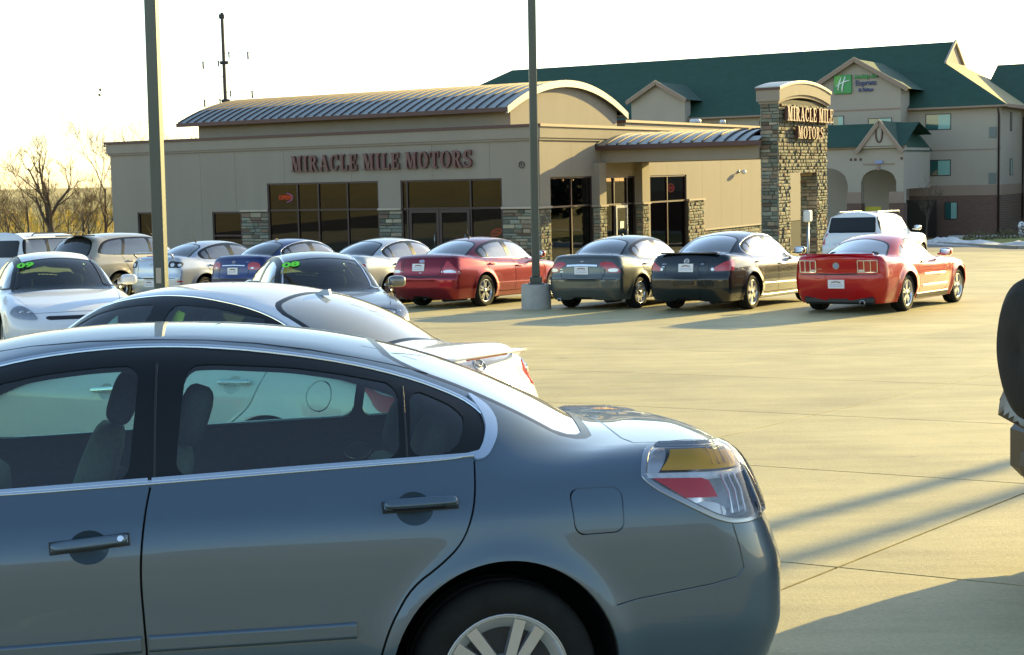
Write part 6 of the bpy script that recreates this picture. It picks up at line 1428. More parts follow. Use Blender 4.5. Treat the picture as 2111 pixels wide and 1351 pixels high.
def boxy(L, W, H, wb, foh, slope=.10):
    k = H / 1.75; b = dcopy(SUV); xr = L - slope - .10
    b['roof'] = [(.7, .8 * k), (1.2, 1.1 * k), (1.5, 1.27 * k), (1.85, 1.50 * k), (2.1, 1.65 * k), (2.4, 1.72 * k), (2.9, 1.75 * k), (3.8, 1.745 * k), (L - .45, 1.73 * k), (xr, 1.70 * k), (xr + .05, 1.55 * k), (xr + .13, 1.30 * k), (xr + .2, 1.10 * k), (L + .2, .7)]
    b['deck'] = [(-.3, .8), (0, .92 * k), (.25, 1.03 * k), (1.1, 1.09 * k), (1.5, 1.11 * k), (3, 1.12 * k), (L, 1.13 * k), (L + .4, 1.1 * k)]
    b['plan'] = [(0, .08), (.4, .03), (1, 0), (L - 1, 0), (L - .2, .03), (L, .05)]; b['nose'] = [(.2, .1), (.45, 0), (.8, .03), (1.0, .15), (1.15, .5)]
    b['tail'] = [(.2, L - .08), (.4, L - .02), (.6, L), (.75, L), (.8, L - .05), (1.1, L - .06), (1.2, L - .09), (1.4, L - .14)]; b['gb'] = [(1.0, .78 * W / 1.9), (1.7, .85 * W / 1.9), (L - 1, .87 * W / 1.9), (L, .85 * W / 1.9)]
    b['tum'] = .20; b['tq'] = .05; b['zb'] = 1.12 * k; b['L'] = L; b['W'] = W; b['axles'] = (foh, foh + wb); a = xr - .12
    b['dlo'] = [(1.45, 1.13 * k), (1.8, 1.38 * k), (2.1, 1.55 * k), (2.5, 1.62 * k), (a, 1.62 * k), (a + .08, 1.56 * k), (a + .14, 1.18 * k), (a, 1.14 * k)]
    B, Cx = 2.55, 3.45
    b['wins'] = [[(1.62, 1.16 * k), (1.9, 1.38 * k), (2.15, 1.52 * k), (B - .04, 1.585 * k), (B - .04, 1.16 * k)], [(B + .04, 1.16 * k), (B + .04, 1.585 * k), (Cx - .04, 1.585 * k), (Cx - .04, 1.16 * k)], [(Cx + .05, 1.16 * k), (Cx + .05, 1.585 * k), (a - .02, 1.58 * k), (a + .07, 1.18 * k)]]
    ra = foh + wb - .45
    b['doors'] = [dict(out=[(1.42, 1.1 * k), (B, 1.12 * k), (B, .34), (1.5, .34), (1.38, .6)], gaps=[[(B, 1.12 * k), (B, .34)], [(B, .34), (1.5, .34), (1.38, .6), (1.40, 1.08 * k)]], handle=(B - .25, .98 * k, B - .06, .98 * k)),
        dict(out=[(B, 1.12 * k), (Cx, 1.13 * k), (Cx, .95), (ra, .75), (ra - .06, .34), (B, .34)], gaps=[[(Cx, 1.13 * k), (Cx, .95), (ra, .75), (ra - .06, .34), (B + .01, .34)]], handle=(Cx - .25, .99 * k, Cx - .06, .99 * k))]
    b['bl'] = None; b['fuel'] = None; b['mirror'] = (1.62, 1.22 * k); b['uf'] = .8; b['ur'] = .45; b['cr'] = .10; b['rwc'] = .03
    return b
def roof_rails(root, z, y, x0, x1, m):
    for sg in (-1, 1):
        b = MB(); b.tube([(x0, sg * y, z - .03), (x0 + .08, sg * y, z + .03), (x1 - .08, sg * y, z + .03), (x1, sg * y, z - .03)], .016, 8); b.build('roof_rail', m, root)
def rear_glass(car, root, z0, z1, yw, m):
    patch(car, root, 'rear_window', [car.rear([q])[0] for q in [(-yw, z0), (-yw * .94, z1), (yw * .94, z1), (yw, z0)]], (-1, 0, 0), m, .008, .02, .06, 1)
bx = boxy(4.43, 1.80, 1.74, 2.62, .88)
car, root = build_car('suv_car', 'white boxy suv with black roof rails at the far left end of the row', 'suv', bx, row_frame(21.8, bx, 33), P_white, dict(du=.07, gap=.015))
rear_glass(car, root, 1.14, 1.56, .66, M['gloss_black']); roof_rails(root, 1.70, .58, 2.1, 3.8, M['black'])
tail_std(car, root, [('r', .74, 1.02), ('s', 4.28, 1.02), ('s', 4.30, .78), ('r', .74, .78)]); dealer_plate(car, root, (0, .9)); std_lights_front(car, root, [('f', .55, .9), ('f', .74, .9), ('f', .74, .75), ('f', .55, .75)], [[(-.4, .9), (.4, .9), (.4, .7), (-.4, .7)]])
bw = boxy(4.9, 1.95, 1.80, 2.95, .92, .22)
p_ = Vector((10.75, 46.6, 0)); p_.z = gz(p_.x, p_.y); h = radians(33)
car, root = build_car('suv_car', 'white suv with roof rails parked beyond the red coupe near the stone tower', 'suv', bw, car_frame(p_, (bw['axles'][1], 0, 0), math.atan2(-cos(h), -sin(h))), P_white, dict(du=.08, gap=.012))
rear_glass(car, root, 1.16, 1.62, .74, M['gloss_black']); roof_rails(root, 1.765, .60, 2.1, 4.2, M['satin']); tail_std(car, root, [('r', .78, 1.15), ('s', 4.72, 1.15), ('s', 4.74, .80), ('r', .78, .80)])
std_lights_front(car, root, [('f', .55, .9), ('f', .74, .9), ('f', .74, .75), ('f', .55, .75)], [[(-.4, .9), (.4, .9), (.4, .7), (-.4, .7)]])

# --- dark suv at the right edge with a spare wheel on its tailgate
P_dk = mat('dark_body_black', (.008, .010, .010), .35)
rs = boxy(4.3, 1.84, 1.72, 2.55, .85); rs['tail'] = [(.2, 4.20), (.4, 4.24), (.9, 4.23), (1.2, 4.21), (1.4, 4.16)]
rf = car_frame((2.69, 7.15, gz(2.95, 7.15)), (4.22, 0, 0), radians(180 + 4))
car, root = build_car('suv_car', 'dark suv cut off at the right edge with a spare wheel on its tailgate', 'suv', rs, rf, P_dk, dict(du=.07, gap=.01))
rear_glass(car, root, 1.16, 1.52, .62, M['gloss_black'])
b = MB(); b.lathe([(0, -.015), (.10, -.03), (.26, -.03), (.33, .0), (.355, .05), (.362, .12), (.355, .19), (.33, .235), (.25, .25), (0, .25)], 48, 0, 'y'); b.v = [(4.49 - v[1] + .0, v[0], v[2] + 1.155) for v in b.v]; b.build('spare_wheel', M['tyre'], root)
b = MB(); b.box((4.05, -.80, .42), (4.255, .80, .735), 0, .06); b.build('bumper_beam', M['black'], root)
b = MB(); b.box((4.36, -.03, .50), (4.46, .03, .56), 0, .008); b.prism([(4.43, .48), (4.46, .50), (4.50, .60), (4.49, .66), (4.43, .68)], -.035, .035, 0, Matrix.Rotation(-pi / 2, 4, 'X') @ Matrix.Scale(-1, 4, (0, 1, 0))); b.build('tow_hitch', M['black'], root)
std_lights_front(car, root, [('f', .55, .9), ('f', .7, .9), ('f', .7, .75), ('f', .55, .75)], [[(-.4, .9), (.4, .9), (.4, .7), (-.4, .7)]])

# --- two cars facing the camera with their year painted on the glass
im = spec(ALT, 5.05, 1.85, 1.49, 1.02, 2.807, rim=(5, 'fat'), fuel=None)
car, root = build_car('sedan_car', 'white sedan facing the camera with 09 painted in green on its windscreen', 'car', im, car_frame((-6.947, 22.937, gz(0, 22.937)), (2.8, 0, 0), radians(113.9)), P_white, dict(du=.05, gap=.009))
std_lights_front(car, root, [('p', .463, .842, .70), ('p', .515, .783, .773), ('p', .53, .704, .802), ('p', .377, .61, .759), ('p', .229, .542, .691), ('p', .134, .50, .615), ('p', .218, .684, .626), ('p', .334, .795, .652)], [[(-.42, .665), (.42, .665), (.40, .615), (-.40, .615)], [(-.5, .42), (.5, .42), (.46, .33), (-.46, .33)]])
marker_digits(car, root, '09', .46, 1.95, .185)
rrib(car, root, 'hood_seam', [(-.55, .705), (0, .715), (.55, .705)], .008, .001, M['black'], d=-1); tail_std(car, root, [('s', 4.75, .93), ('r', .62, .94), ('r', .45, .92), ('r', .46, .80), ('r', .62, .77), ('s', 4.85, .78)])
both(lambda sg: srib(car, root, 'window_surround', im['dlo'], .018, .006, M['black'], sg, 2, True, .05))
g8 = spec(ALT, 4.6, 1.79, 1.45, .9, 2.70, rim=(5, 'fat'), fuel=None)
P_g8 = paint('warm_grey', (.17, .175, .165), .6, .3)
car, root = build_car('sedan_car', 'grey sedan facing the camera with 08 painted in green on its windscreen', 'car', g8, car_frame((-2.774, 20.926, gz(0, 20.926)), (2.8, 0, 0), radians(107.2)), P_g8, dict(du=.05, gap=.009))
std_lights_front(car, root, [('f', .58, .68), ('f', .68, .74), ('s', .40, .78), ('s', .55, .78), ('s', .48, .69), ('f', .72, .62), ('f', .60, .61)], [[(-.42, .64), (.42, .64), (.40, .56), (-.40, .56)]])
marker_digits(car, root, '08', .42, 1.80, .18)
both(lambda sg: srib(car, root, 'window_surround', g8['dlo'], .018, .006, M['chrome'], sg, 2, True, .05)); tail_std(car, root, [('s', 4.30, .93), ('r', .62, .94), ('r', .45, .92), ('r', .46, .80), ('r', .62, .77), ('s', 4.38, .78)])
b = MB(); T = basis(car.top([(1.70, -.20)])[0] - np.array([0, 0, .05]), (0, 1, 0), (-.5, 0, .5), (-.5, 0, -.5)); b.prism([(-.11, -.05), (.10, -.05), (.16, 0), (.10, .05), (-.11, .05)], 0, .003, 0, T); b.build('paper_arrow', M['paper'], root)

def sticker(car, root, xz, w_, h_, m, sg=1):
    x, z = xz; patch(car, root, 'window_sticker', car.side([(x - w_ / 2, z - h_ / 2), (x + w_ / 2, z - h_ / 2), (x + w_ * .4, z + h_ / 2), (x - w_ * .35, z + h_ / 2)], sg), (0, -sg, 0), m, -.012, .002, .05, 0)
STK = mat('sticker_green', (.10, .50, .18), .6); STY = mat('sticker_lime', (.35, .62, .15), .6)
sticker(*CARS['fus'], (2.95, 1.13), .34, .20, STK); sticker(*CARS['civ'], (2.86, 1.12), .36, .22, STY); sticker(*CARS['jt'], (2.9, 1.12), .34, .2, M['paper'])
rc = spec(ALT, 4.6, 1.78, 1.44, .9, 2.66, rim=(5, 'fat'), fuel=None)
car, root = build_car('sedan_car', 'red car whose rear corner shows through the blue sedan front window', 'car', rc, car_frame((-3.45, 7.95, gz(0, 7.95)), (4.3, 0, 0), radians(4)), P_red, dict(du=.07, gap=.01))
tail_std(car, root, [('s', 4.30, .93), ('r', .62, .94), ('r', .45, .92), ('r', .46, .80), ('r', .62, .77), ('s', 4.38, .78)]); dealer_plate(car, root, (0, .82))
std_lights_front(car, root, [('f', .52, .70), ('s', .42, .77), ('s', .62, .80), ('s', .52, .70), ('f', .56, .62)], [[(-.4, .66), (.4, .66), (.34, .5), (-.34, .5)]])

oc = spec(ALT, 4.6, 1.78, 1.44, .9, 2.66, rim=(5, 'fat'), fuel=None)
car, root = build_car('sedan_car', 'silver sedan parked outside the picture beyond the dark suv', 'car', oc, car_frame((4.75, 9.5, gz(0, 9.5)), (0, 0, 0), radians(0)), P_sv, dict(du=.09, gap=.01))
std_lights_front(car, root, [('f', .52, .70), ('s', .42, .77), ('s', .62, .80), ('s', .52, .70), ('f', .56, .62)], [[(-.4, .66), (.4, .66), (.34, .5), (-.34, .5)]])

# ------------------------------------------------------------ hotel
HG = Vector((31.80, 98.85, -1.295)); HF = basis(HG, EH, DH, (0, 0, 1))
hot = empty('hotel_building', HF, 'three storey tan hotel with a steep green roof and brick ground floor', 'building')
def hb(name, lo, hi, m, bev=0.): return box(name, lo, hi, m, hot, bev)
def poly3(name, polys, m, th=.0):
    b = MB()
    for P in polys: b.add(P, [tuple(range(len(P)))])
    return b.build(name, m, hot, False)
for a, c_, d, e in ((-43, 0, 0, 15), (0.001, 26, 6.3, 18)):
    hb('brick_base', (a, d, -1), (c_, e, 2.61), M['brick']); hb('band_course', (a - .0, d - .03, 2.61), (c_ + .03, e + .03, 3.28), M['hotel_wall2']); hb('wall', (a, d, 3.28), (c_, e, 8.42), M['hotel_wall'])
hb('string_course', (-43, -.03, 5.55), (.03, -.001, 5.62), M['hotel_wall2'])
E0 = .5; zr = 13.2; ze = 8.38
poly3('roof', [[(-44, -E0, ze), (E0, -E0, ze), (-4.9, 4.9, 11.6), (-4.9, 7.5, zr), (-40.8, 7.5, zr), (-44, 4.4, 11.3)], [(-44, 15.5, ze), (-44, 10.6, 11.3), (-40.8, 7.5, zr), (-4.9, 7.5, zr), (-4.9, 10.1, 11.6), (E0, 15.5, ze)], [(-44, -E0, ze), (-44, 4.4, 11.3), (-40.8, 7.5, zr), (-44, 10.6, 11.3), (-44, 15.5, ze)]], M['green_shingle'])
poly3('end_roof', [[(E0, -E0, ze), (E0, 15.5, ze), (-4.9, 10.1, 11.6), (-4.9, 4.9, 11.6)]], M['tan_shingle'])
poly3('gablet_wall', [[(-4.95, 4.9, 11.6), (-4.95, 10.1, 11.6), (-4.95, 7.5, zr - .05)]], M['hotel_wall'])
def beam(mb, p, q, w_, h_=None):
    p, q = Vector(p), Vector(q); d = (q - p).normalized(); s_ = d.cross(Vector((0, 0, 1))).normalized() * w_ / 2; u_ = s_.cross(d).normalized() * (h_ or w_) / 2
    vs = [a + i * s_ + j * u_ for a in (p, q) for i, j in ((-1, -1), (1, -1), (1, 1), (-1, 1))]; mb.add(vs, [(0, 1, 2, 3), (7, 6, 5, 4), (0, 4, 5, 1), (1, 5, 6, 2), (2, 6, 7, 3), (3, 7, 4, 0)])
b = MB(); beam(b, (-4.85, 4.8, 11.55), (-4.85, 7.5, zr + .04), .14, .2); beam(b, (-4.85, 10.2, 11.55), (-4.85, 7.5, zr + .04), .14, .2); beam(b, (-4.85, 4.8, 11.57), (-4.85, 10.2, 11.57), .16, .16); b.build('gablet_trim', M['ledge'], hot, False)
b = MB(); beam(b, (-44, -E0 - .04, ze - .05), (E0, -E0 - .04, ze - .05), .08, .12); beam(b, (E0 + .04, -E0, ze - .05), (E0 + .04, 6, ze - .05), .10, .22); b.build('eaves_gutter', M['hotel_wall2'], hot, False)
hb('soffit', (-44, -E0, ze - .1), (E0, -.001, ze - .06), M['hotel_wall2']); hb('soffit', (.001, -E0, ze - .1), (E0, 6.2, ze - .06), M['hotel_wall2'])
poly3('wing_roof', [[(-3, 5.8, ze), (26.5, 5.8, ze), (26.5, 12, 11.7), (-3, 12, 11.7)], [(-3, 18.5, ze), (-3, 12, 11.7), (26.5, 12, 11.7), (26.5, 18.5, ze)]], M['green_shingle'])
for x in (-.12, ): 
    b = MB(); b.tube([(x, -.5, ze - .1), (x, -.12, ze - .6), (x, -.08, -.2)], .06, 8); b.build('downpipe', M['frame_bronze'], hot)
b = MB(); b.tube([(.5, 6.0, ze - .1), (.10, 6.1, ze - .7), (.08, 6.1, -.2)], .06, 8); b.build('downpipe', M['frame_bronze'], hot)
def hwin(s0, s1, z0, z1, t=0., axis='f', split=.5):
    T = BF_AX[axis](t); b = MB()
    for lo, hi in (((s0, -.03, z0), (s0 + .05, .0, z1)), ((s1 - .05, -.03, z0), (s1, .0, z1)), ((s0 + .05, -.03, z1 - .05), (s1 - .05, 0, z1)), ((s0 + .05, -.03, z0), (s1 - .05, 0, z0 + .05))): b.box(lo, hi, 0, 0, T)
    o = b.build('window', M['frame_bronze'], hot, False); sm = s0 + (s1 - s0) * split
    for a, c_, m_ in ((s0 + .05, sm, M['hotel_glass']), (sm, s1 - .05, M['hotel_curtain'])):
        b = MB(); b.box((a, -.014, z0 + .05), (c_, .0, z1 - .05), 0, 0, T); b.build('pane', m_, o, False)
for z0 in (6.93, 3.92): hwin(-4.87, -3.2, z0, z0 + 1.05)
for a in (-16.5, -20.5, -29, -33, -37): 
    for z0 in (6.93, 3.92): hwin(a, a + 1.6, z0, z0 + 1.05)
hwin(-3.6, -2.75, 1.05, 2.2); hwin(2.5, 3.05, 6.75, 8.0, 0, 'r', 1.); hwin(2.5, 3.25, 3.85, 4.95, 0, 'r')
for lo, hi in (((-6.35, -6.0), (6.3, 7.0)), ((-.75, -.28), (6.3, 7.0)), ((-.75, -.28), (3.35, 4.05))): hb('grille', (lo[0], -.05, hi[0]), (lo[1], -.001, hi[1]), M['grille'])
# sign gable
def gable(s0, s1, t, zw, zp, ov, tb_, zb0=0., wall=M['hotel_wall'], name='gable_wall', base=True):
    sm = (s0 + s1) / 2; b = MB()
    if base: b.box((s0, t, max(zb0, 0)), (s1, tb_, zw))
    tt = t if base else t - .30; b.add([(s0, tt, zw), (s1, tt, zw), (sm, tt, zp - .12)], [(0, 1, 2)]); b.build(name, wall, hot, False)
    k = (zp - zw) / (sm - s0); a = s0 - ov; c_ = s1 + ov; za = zw - k * ov; tr = tb_ + 4
    poly3('gable_roof', [[(a, t - .35, za), (sm, t - .35, zp), (sm, tr, zp), (a, tr, za)], [(c_, t - .35, za), (c_, tr, za), (sm, tr, zp), (sm, t - .35, zp)]], M['green_shingle'])
    b = MB(); beam(b, (a, t - .38, za - .07), (sm, t - .38, zp - .07), .08, .26); beam(b, (c_, t - .38, za - .07), (sm, t - .38, zp - .07), .08, .26); b.build('gable_trim', M['hotel_wall2'], hot, False)
    b = MB(); beam(b, (a, t - .40, za + .09), (sm, t - .40, zp + .09), .06, .05); beam(b, (c_, t - .40, za + .09), (sm, t - .40, zp + .09), .06, .05); b.build('gable_flashing', M['hotel_wall'], hot, False)
gable(-11.95, -5.95, -2.0, 9.95, 11.72, .55, 0)
hb('string_course', (-11.95, -2.04, 8.33), (-5.95, -2.001, 8.42), M['hotel_wall2'])
gable(-25.9, -21.7, -1.0, 9.80, 11.02, .25, 0)
hwin(-10.55, -9.75, 7.0, 8.05, -2.0); hwin(-8.12, -6.53, 6.75, 7.80, -2.0)
# porch
def arch_wall(name, s0, s1, t, th, z0, z1, a0, a1, zs, zt, m, n=16):
    b = MB(); sm = (a0 + a1) / 2; ra = (a1 - a0) / 2
    b.box((s0, t, z0), (a0, t + th, zs)); b.box((a1, t, z0), (s1, t + th, zs)); b.box((s0, t, zs), (a0, t + th, z1)); b.box((a1, t, zs), (s1, t + th, z1))
    for i in range(n):
        x0 = a0 + (a1 - a0) * i / n; x1 = a0 + (a1 - a0) * (i + 1) / n; f = lambda x: zs + (zt - zs) * math.sqrt(max(0, 1 - ((x - sm) / ra) ** 2))
        vs = [(x, y, z) for y in (t, t + th) for x, z in ((x0, f(x0)), (x1, f(x1)), (x1, z1), (x0, z1))]; b.add(vs, [(0, 1, 2, 3), (7, 6, 5, 4), (0, 4, 5, 1)])
    return b.build(name, m, hot, False)
arch_wall('porch_wall', -7.53, -4.02, -8, .6, 2.35, 5.75, -6.69, -4.47, 3.66, 4.45, M['hotel_wall'])
arch_wall('porch_wall', -11.2, -7.531, -8, .6, 2.35, 5.75, -10.4, -7.53, 3.55, 4.6, M['hotel_wall'])
for s0, s1 in ((-7.58, -6.66), (-4.9, -3.98), (-11.3, -10.35)): hb('porch_pillar', (s0, -8.06, -1), (s1, -7.34, 2.35), M['brick']); hb('pillar_band', (s0 - .0, -8.09, 2.352), (s1 + .0, -8.001, 3.05), M['hotel_wall2'])
for s0, s1 in ((-4.6, -4.03),): hb('porch_side', (s0, -7.4, 3.2), (s1, -2.0, 5.75), M['hotel_wall'])
gable(-6.75, -4.15, -8.0, 5.75, 7.42, .18, -5.5, base=False)
poly3('porch_roof', [[(-11.6, -8.35, 5.85), (-3.9, -8.35, 5.85), (-3.9, -5.0, 7.35), (-11.6, -5.0, 7.35)], [(-11.6, -5.0, 7.35), (-3.9, -5.0, 7.35), (-3.9, -2.0, 6.6), (-11.6, -2.0, 6.6)]], M['green_shingle'])
hb('porch_cornice', (-11.5, -8.2, 5.75), (-6.8, -7.9, 5.86), M['hotel_wall2']); hb('porch_cornice', (-4.1, -8.2, 5.75), (-3.85, -7.9, 5.86), M['hotel_wall2']); hb('porch_inner_wall', (-12, -1.99, 0), (-3.6, -1.9, 2.4), M['gloss_black'])
b = MB(); b.tube([(-5.45 + .20 * cos(t), -8.34, 6.62 + .52 * sin(t)) for t in np.linspace(0, 2 * pi, 29)], .045, 6); b.build('oval_ornament', M['brown_metal'], hot)
b = MB()
for s_ in (-7.40, -7.12, -6.78, -4.2): b.box((s_, -8.03, 5.0), (s_ + .14, -8.001, 5.16))
b.build('porch_vent', M['brown_metal'], hot, False)
b = MB(); b.box((-6.55, -8.04, 4.72), (-4.6, -8.001, 4.80)); b.box((-5.68, -8.10, 4.40), (-5.5, -8.001, 4.72)); b.build('arch_moulding', M['hotel_wall2'], hot, False)
b = MB(); b.box((-5.75, -8.12, 4.80), (-5.30, -8.05, 4.98)); b.build('blue_plaque', M['print_blue'], hot, False)
# hotel sign
sg_ = empty('hotel_sign', HF @ Matrix.Translation((-9.8, -2.0, 10.1)), 'green and blue Holiday Inn Express & Suites sign high on the hotel gable', 'sign'); sg_['label'] = 'green square sign with a white letter H beside blue lettering on the gable'
g1 = mat('sign_green', (.02, .27, .06), .35); g2 = mat('sign_light_green', (.10, .38, .06), .35); sb = mat('sign_blue', (.04, .055, .16), .4); sw = mat('sign_white', (.8, .85, .8), .4)
b = MB(); b.box((-.60, -.16, -.62), (.60, -.02, .62), 0, .02); b.build('sign_panel', g1, sg_); b = MB(); b.box((-.57, -.168, .0), (-.05, -.161, .59)); b.build('sign_tint', g2, sg_)
b = MB(); T = basis((0, -.19, 0), (1, 0, 0), (0, 0, 1), (0, -1, 0))
b.tube([T @ Vector((x, y, 0)) for x, y in ((-.30, -.40), (-.26, -.15), (-.20, .15), (-.10, .42))], [.055, .05, .045, .04], 8); b.tube([T @ Vector((x, y, 0)) for x, y in ((-.02, -.50), (.0, -.20), (.08, .18), (.20, .50))], [.06, .052, .048, .042], 8); b.tube([T @ Vector((x, y, 0)) for x, y in ((-.46, -.14), (-.22, .02), (.10, .15), (.50, .24))], [.03, .04, .042, .03], 8); b.build('letter_h', sw, sg_)
for tx, z_, sz, m_, sx_ in (('Holiday Inn', .44, .38, g1, .86), ('Express', .03, .50, sb, .90), ('& Suites', -.42, .34, sb, .9)):
    glyph('sign_lettering', tx, sz, .03, m_, basis((1.55, -.08, z_), (1, 0, 0), (0, 0, 1), (0, -1, 0)), sg_, .010, .15 if tx == 'Holiday Inn' else 0, sx=sx_)
o = empty('clearance_sign', HF @ Matrix.Translation((-5.95, -7.7, 1.95)), 'yellow sign under the hotel porch arch', 'sign'); b = MB(); b.box((-.55, -.02, -.18), (.45, .02, .18)); b.build('sign_board', mat('sign_yellow', (.45, .38, .02), .5), o)

# ------------------------------------------------------------ bare trees
def bare_tree(x, y, H, lab, lean=0., seed=1, r0_=None, name='bare_tree', cat='tree', z0=None, spread=1., dens=1., mt=None, depth=5, group=None, upr=0.12):
    R = random.Random(seed); z = land(x, y) if z0 is None else z0; o = empty(name, Matrix.Translation((x, y, z - .05)), lab, cat, group)
    tr = MB(); tw = MB(); r0_ = r0_ or H * .018
    def grow(p, d, L, r, lev):
        n = 4 if lev < 2 else 3; js = .12 if lev else .05; pts = [p]; rr = [r]; q = p.copy(); dd = d.copy()
        for i in range(n):
            dd = (dd + Vector((R.gauss(0, js), R.gauss(0, js), R.gauss(0, .05) + upr * .6))).normalized(); q = q + dd * L / n; pts.append(q.copy()); rr.append(r * (1 - .55 * (i + 1) / n))
        (tr if lev < 2 else tw).tube(pts, rr, 6 if lev < 2 else (4 if lev < 3 else 3), cap=False)
        if lev >= depth: return
        k = int((5 if lev == 0 else 4) * dens + R.random())
        for i in range(k):
            f = R.uniform(.30 if lev else .35, 1.0); j = min(n - 1, int(f * n)); b0 = pts[j].lerp(pts[j + 1], f * n - j)
            a = R.uniform(0, 2 * pi); ax = dd.orthogonal().normalized(); ax.rotate(Matrix.Rotation(a, 3, dd)); an = R.uniform(.35, .95) * spread
            nd = (dd * cos(an) + ax * sin(an) + Vector((0, 0, upr))).normalized(); grow(b0, nd, L * R.uniform(.45, .70), max(rr[j] * .55, .006), lev + 1)
    grow(Vector((0, 0, 0)), Vector((lean, 0, 1)).normalized(), H * .50, r0_, 0)
    tr.build('trunk', M['bark'], o, False); tw.build('twigs', mt or M['twig'], o, False)
    return o
def at(px, Y): return (px - 1050) / 3140 * Y * 1.0, Y
BT = [(118, 74, 7.6, 'tallest bare tree with a thick dark trunk at the left of the showroom', .0, 5, .26), (62, 82, 6.4, 'slim bare tree standing left of the thick trunked tree', .05, 12, .09), (215, 78, 8.0, 'bare tree touching the left edge of the showroom wall', -.02, 23, .11), (165, 76, 5.0, 'low forked bare tree between the thick trunk and the showroom', .1, 14, .08), (22, 80, 5.6, 'thin bare tree at the far left edge', -.05, 15, .08), (92, 90, 6.0, 'pale bare tree behind the thick trunked tree', .02, 16, .08), (190, 95, 5.0, 'small twiggy tree on the grass slope near the showroom', .0, 17, .07), (140, 100, 5.2, 'small twiggy tree on the slope behind the thick trunk', .0, 18, .07), (40, 98, 5.0, 'small twiggy tree on the slope at the far left', .0, 19, .07)]
for px, Y, H, lab, ln, sd_, r_ in BT:
    x, y = at(px, Y); bare_tree(x, y, H, lab, ln, sd_, r_, dens=.95)
for i, (px, Y) in enumerate(((262, 120), (292, 125), (345, 118), (372, 122))):
    x, y = at(px, Y); bare_tree(x, y, 10.6 + (i % 2) * .8, ('bare tree top above the parapet just right of the wall corner', 'bare tree top above the parapet just left of the lamp pole', 'bare tree top above the parapet just right of the lamp pole', 'bare tree top above the parapet nearest the barrel roof')[i], 0, 40 + i, .1, depth=4, dens=1.1, group='bare tree tops above the parapet')
x, y = 24.6, 90.; bare_tree(x, y, 3.9, 'young bare tree in front of the hotel brick wall', .0, 51, .05, spread=.7, depth=4, z0=gz(x, y))
x, y = 29.2, 84.5; bare_tree(x, y, 4.6, 'bare tree at the right edge in front of the hotel', -.25, 57, .06, depth=4, z0=gz(x, y))
# dry brush on the slope
R_ = random.Random(3); b = MB()
for i in range(5200):
    Y = R_.uniform(70, 135); x = (R_.uniform(-40, 262) - 1055.5) / 3140 * Y; z = land(x, Y); h_ = R_.uniform(.3, 1.3); a = R_.uniform(0, pi); w_ = R_.uniform(.02, .06); dx, dy = cos(a) * w_, sin(a) * w_; lx, ly = R_.gauss(0, .25) * h_, R_.gauss(0, .25) * h_
    b.add([(x - dx, Y - dy, z), (x + dx, Y + dy, z), (x + lx + dx * .2, Y + ly, z + h_)], [(0, 1, 2)])
tag(b.build('dry_brush', mat('dry_brush_straw', (.50, .34, .04), .9, var=.4, vscale=.5), None, False), kind='stuff')
def shrub(x, y, r_, h_, lab, seed, m=None):
    R = random.Random(seed); o = MB(); z = gz(x, y) + .08
    for i in range(420):
        a = R.uniform(0, 2 * pi); q = R.random() ** .5; u = R.random(); p = Vector((x + r_ * q * cos(a), y + r_ * q * sin(a), z + h_ * u * math.sqrt(max(0, 1 - q * q)) + .02)); s_ = R.uniform(.03, .07); n1 = Vector((R.gauss(0, 1), R.gauss(0, 1), R.gauss(0, 1))).normalized(); n2 = n1.orthogonal().normalized() * s_
        o.add([p, p + n1 * s_ * 1.6 + n2, p + n1 * s_ * 1.6 - n2], [(0, 1, 2)])
    c_ = Vector((x, y, z)); o.v = [tuple(Vector(v) - c_) for v in o.v]; ob = o.build('shrub', m or M['shrub'], None, False); ob.location = c_; tag(ob, lab, 'shrub')
shrub(25.2, 82.0, .8, .5, 'low dark shrub on the verge behind the snow, left one', 1); shrub(27.3, 84.0, .7, .55, 'low dark shrub on the verge behind the snow, middle one', 2); shrub(29.3, 86.2, .6, 1.0, 'brown twiggy shrub near the hotel corner', 3, M['twig']); shrub(31.4, 93.4, .9, 1.1, 'brown shrub beside the white hydrant', 4, M['twig'])
o = empty('hydrant', Matrix.Translation((30.6, 91.2, gz(30, 91.2))), 'small white hydrant among shrubs at the right edge', 'hydrant'); b = MB(); b.lathe([(.16, 0), (.16, .6), (.2, .62), (.2, .7), (.12, .9), (0, .95)], 16, 0, 'z'); b.build('barrel', M['white_metal'], o)
o = empty('path_light', Matrix.Translation((31.9, 94.0, gz(31, 94))), 'slim lamp post with a pale head before the hotel corner', 'lamp post'); b = MB(); b.tube([(0, 0, 0), (0, 0, 3.6)], .04, 8); b.build('post', M['black'], o); b = MB(); b.ball((0, 0, 3.7), .16, 8); b.build('lamp_head', M['white_metal'], o)
# old snow along the kerb
b = MB(); R_ = random.Random(9); pth = [(21.7, 79.5), (21.9, 73), (22.1, 67.5), (24.5, 64.2), (30, 61.2), (38, 57)]
D_ = dense(pth, .35, False); n = len(D_); prof = 7; vs = []
nz = [R_.random() for _ in range(n * prof + 99)]
for i, (x, y) in enumerate(D_):
    t_ = D_[min(i + 1, n - 1)] - D_[max(i - 1, 0)]; t_ = t_ / (np.linalg.norm(t_) + 1e-9); nn = np.array([-t_[1], t_[0]]); am = (.55 + .45 * sin(i * .31) * sin(i * .13 + 1)) * (.7 + .5 * nz[i])
    for k in range(prof): u = k / (prof - 1) * 2 - 1; px_, py_ = x + nn[0] * (u * .75 + .5), y + nn[1] * (u * .75 + .5); vs.append((px_, py_, gz(px_, py_) + .10 + am * .27 * max(0, 1 - u * u) * (.7 + .6 * nz[i * 7 + k]) - (.12 if k in (0, prof - 1) else 0)))
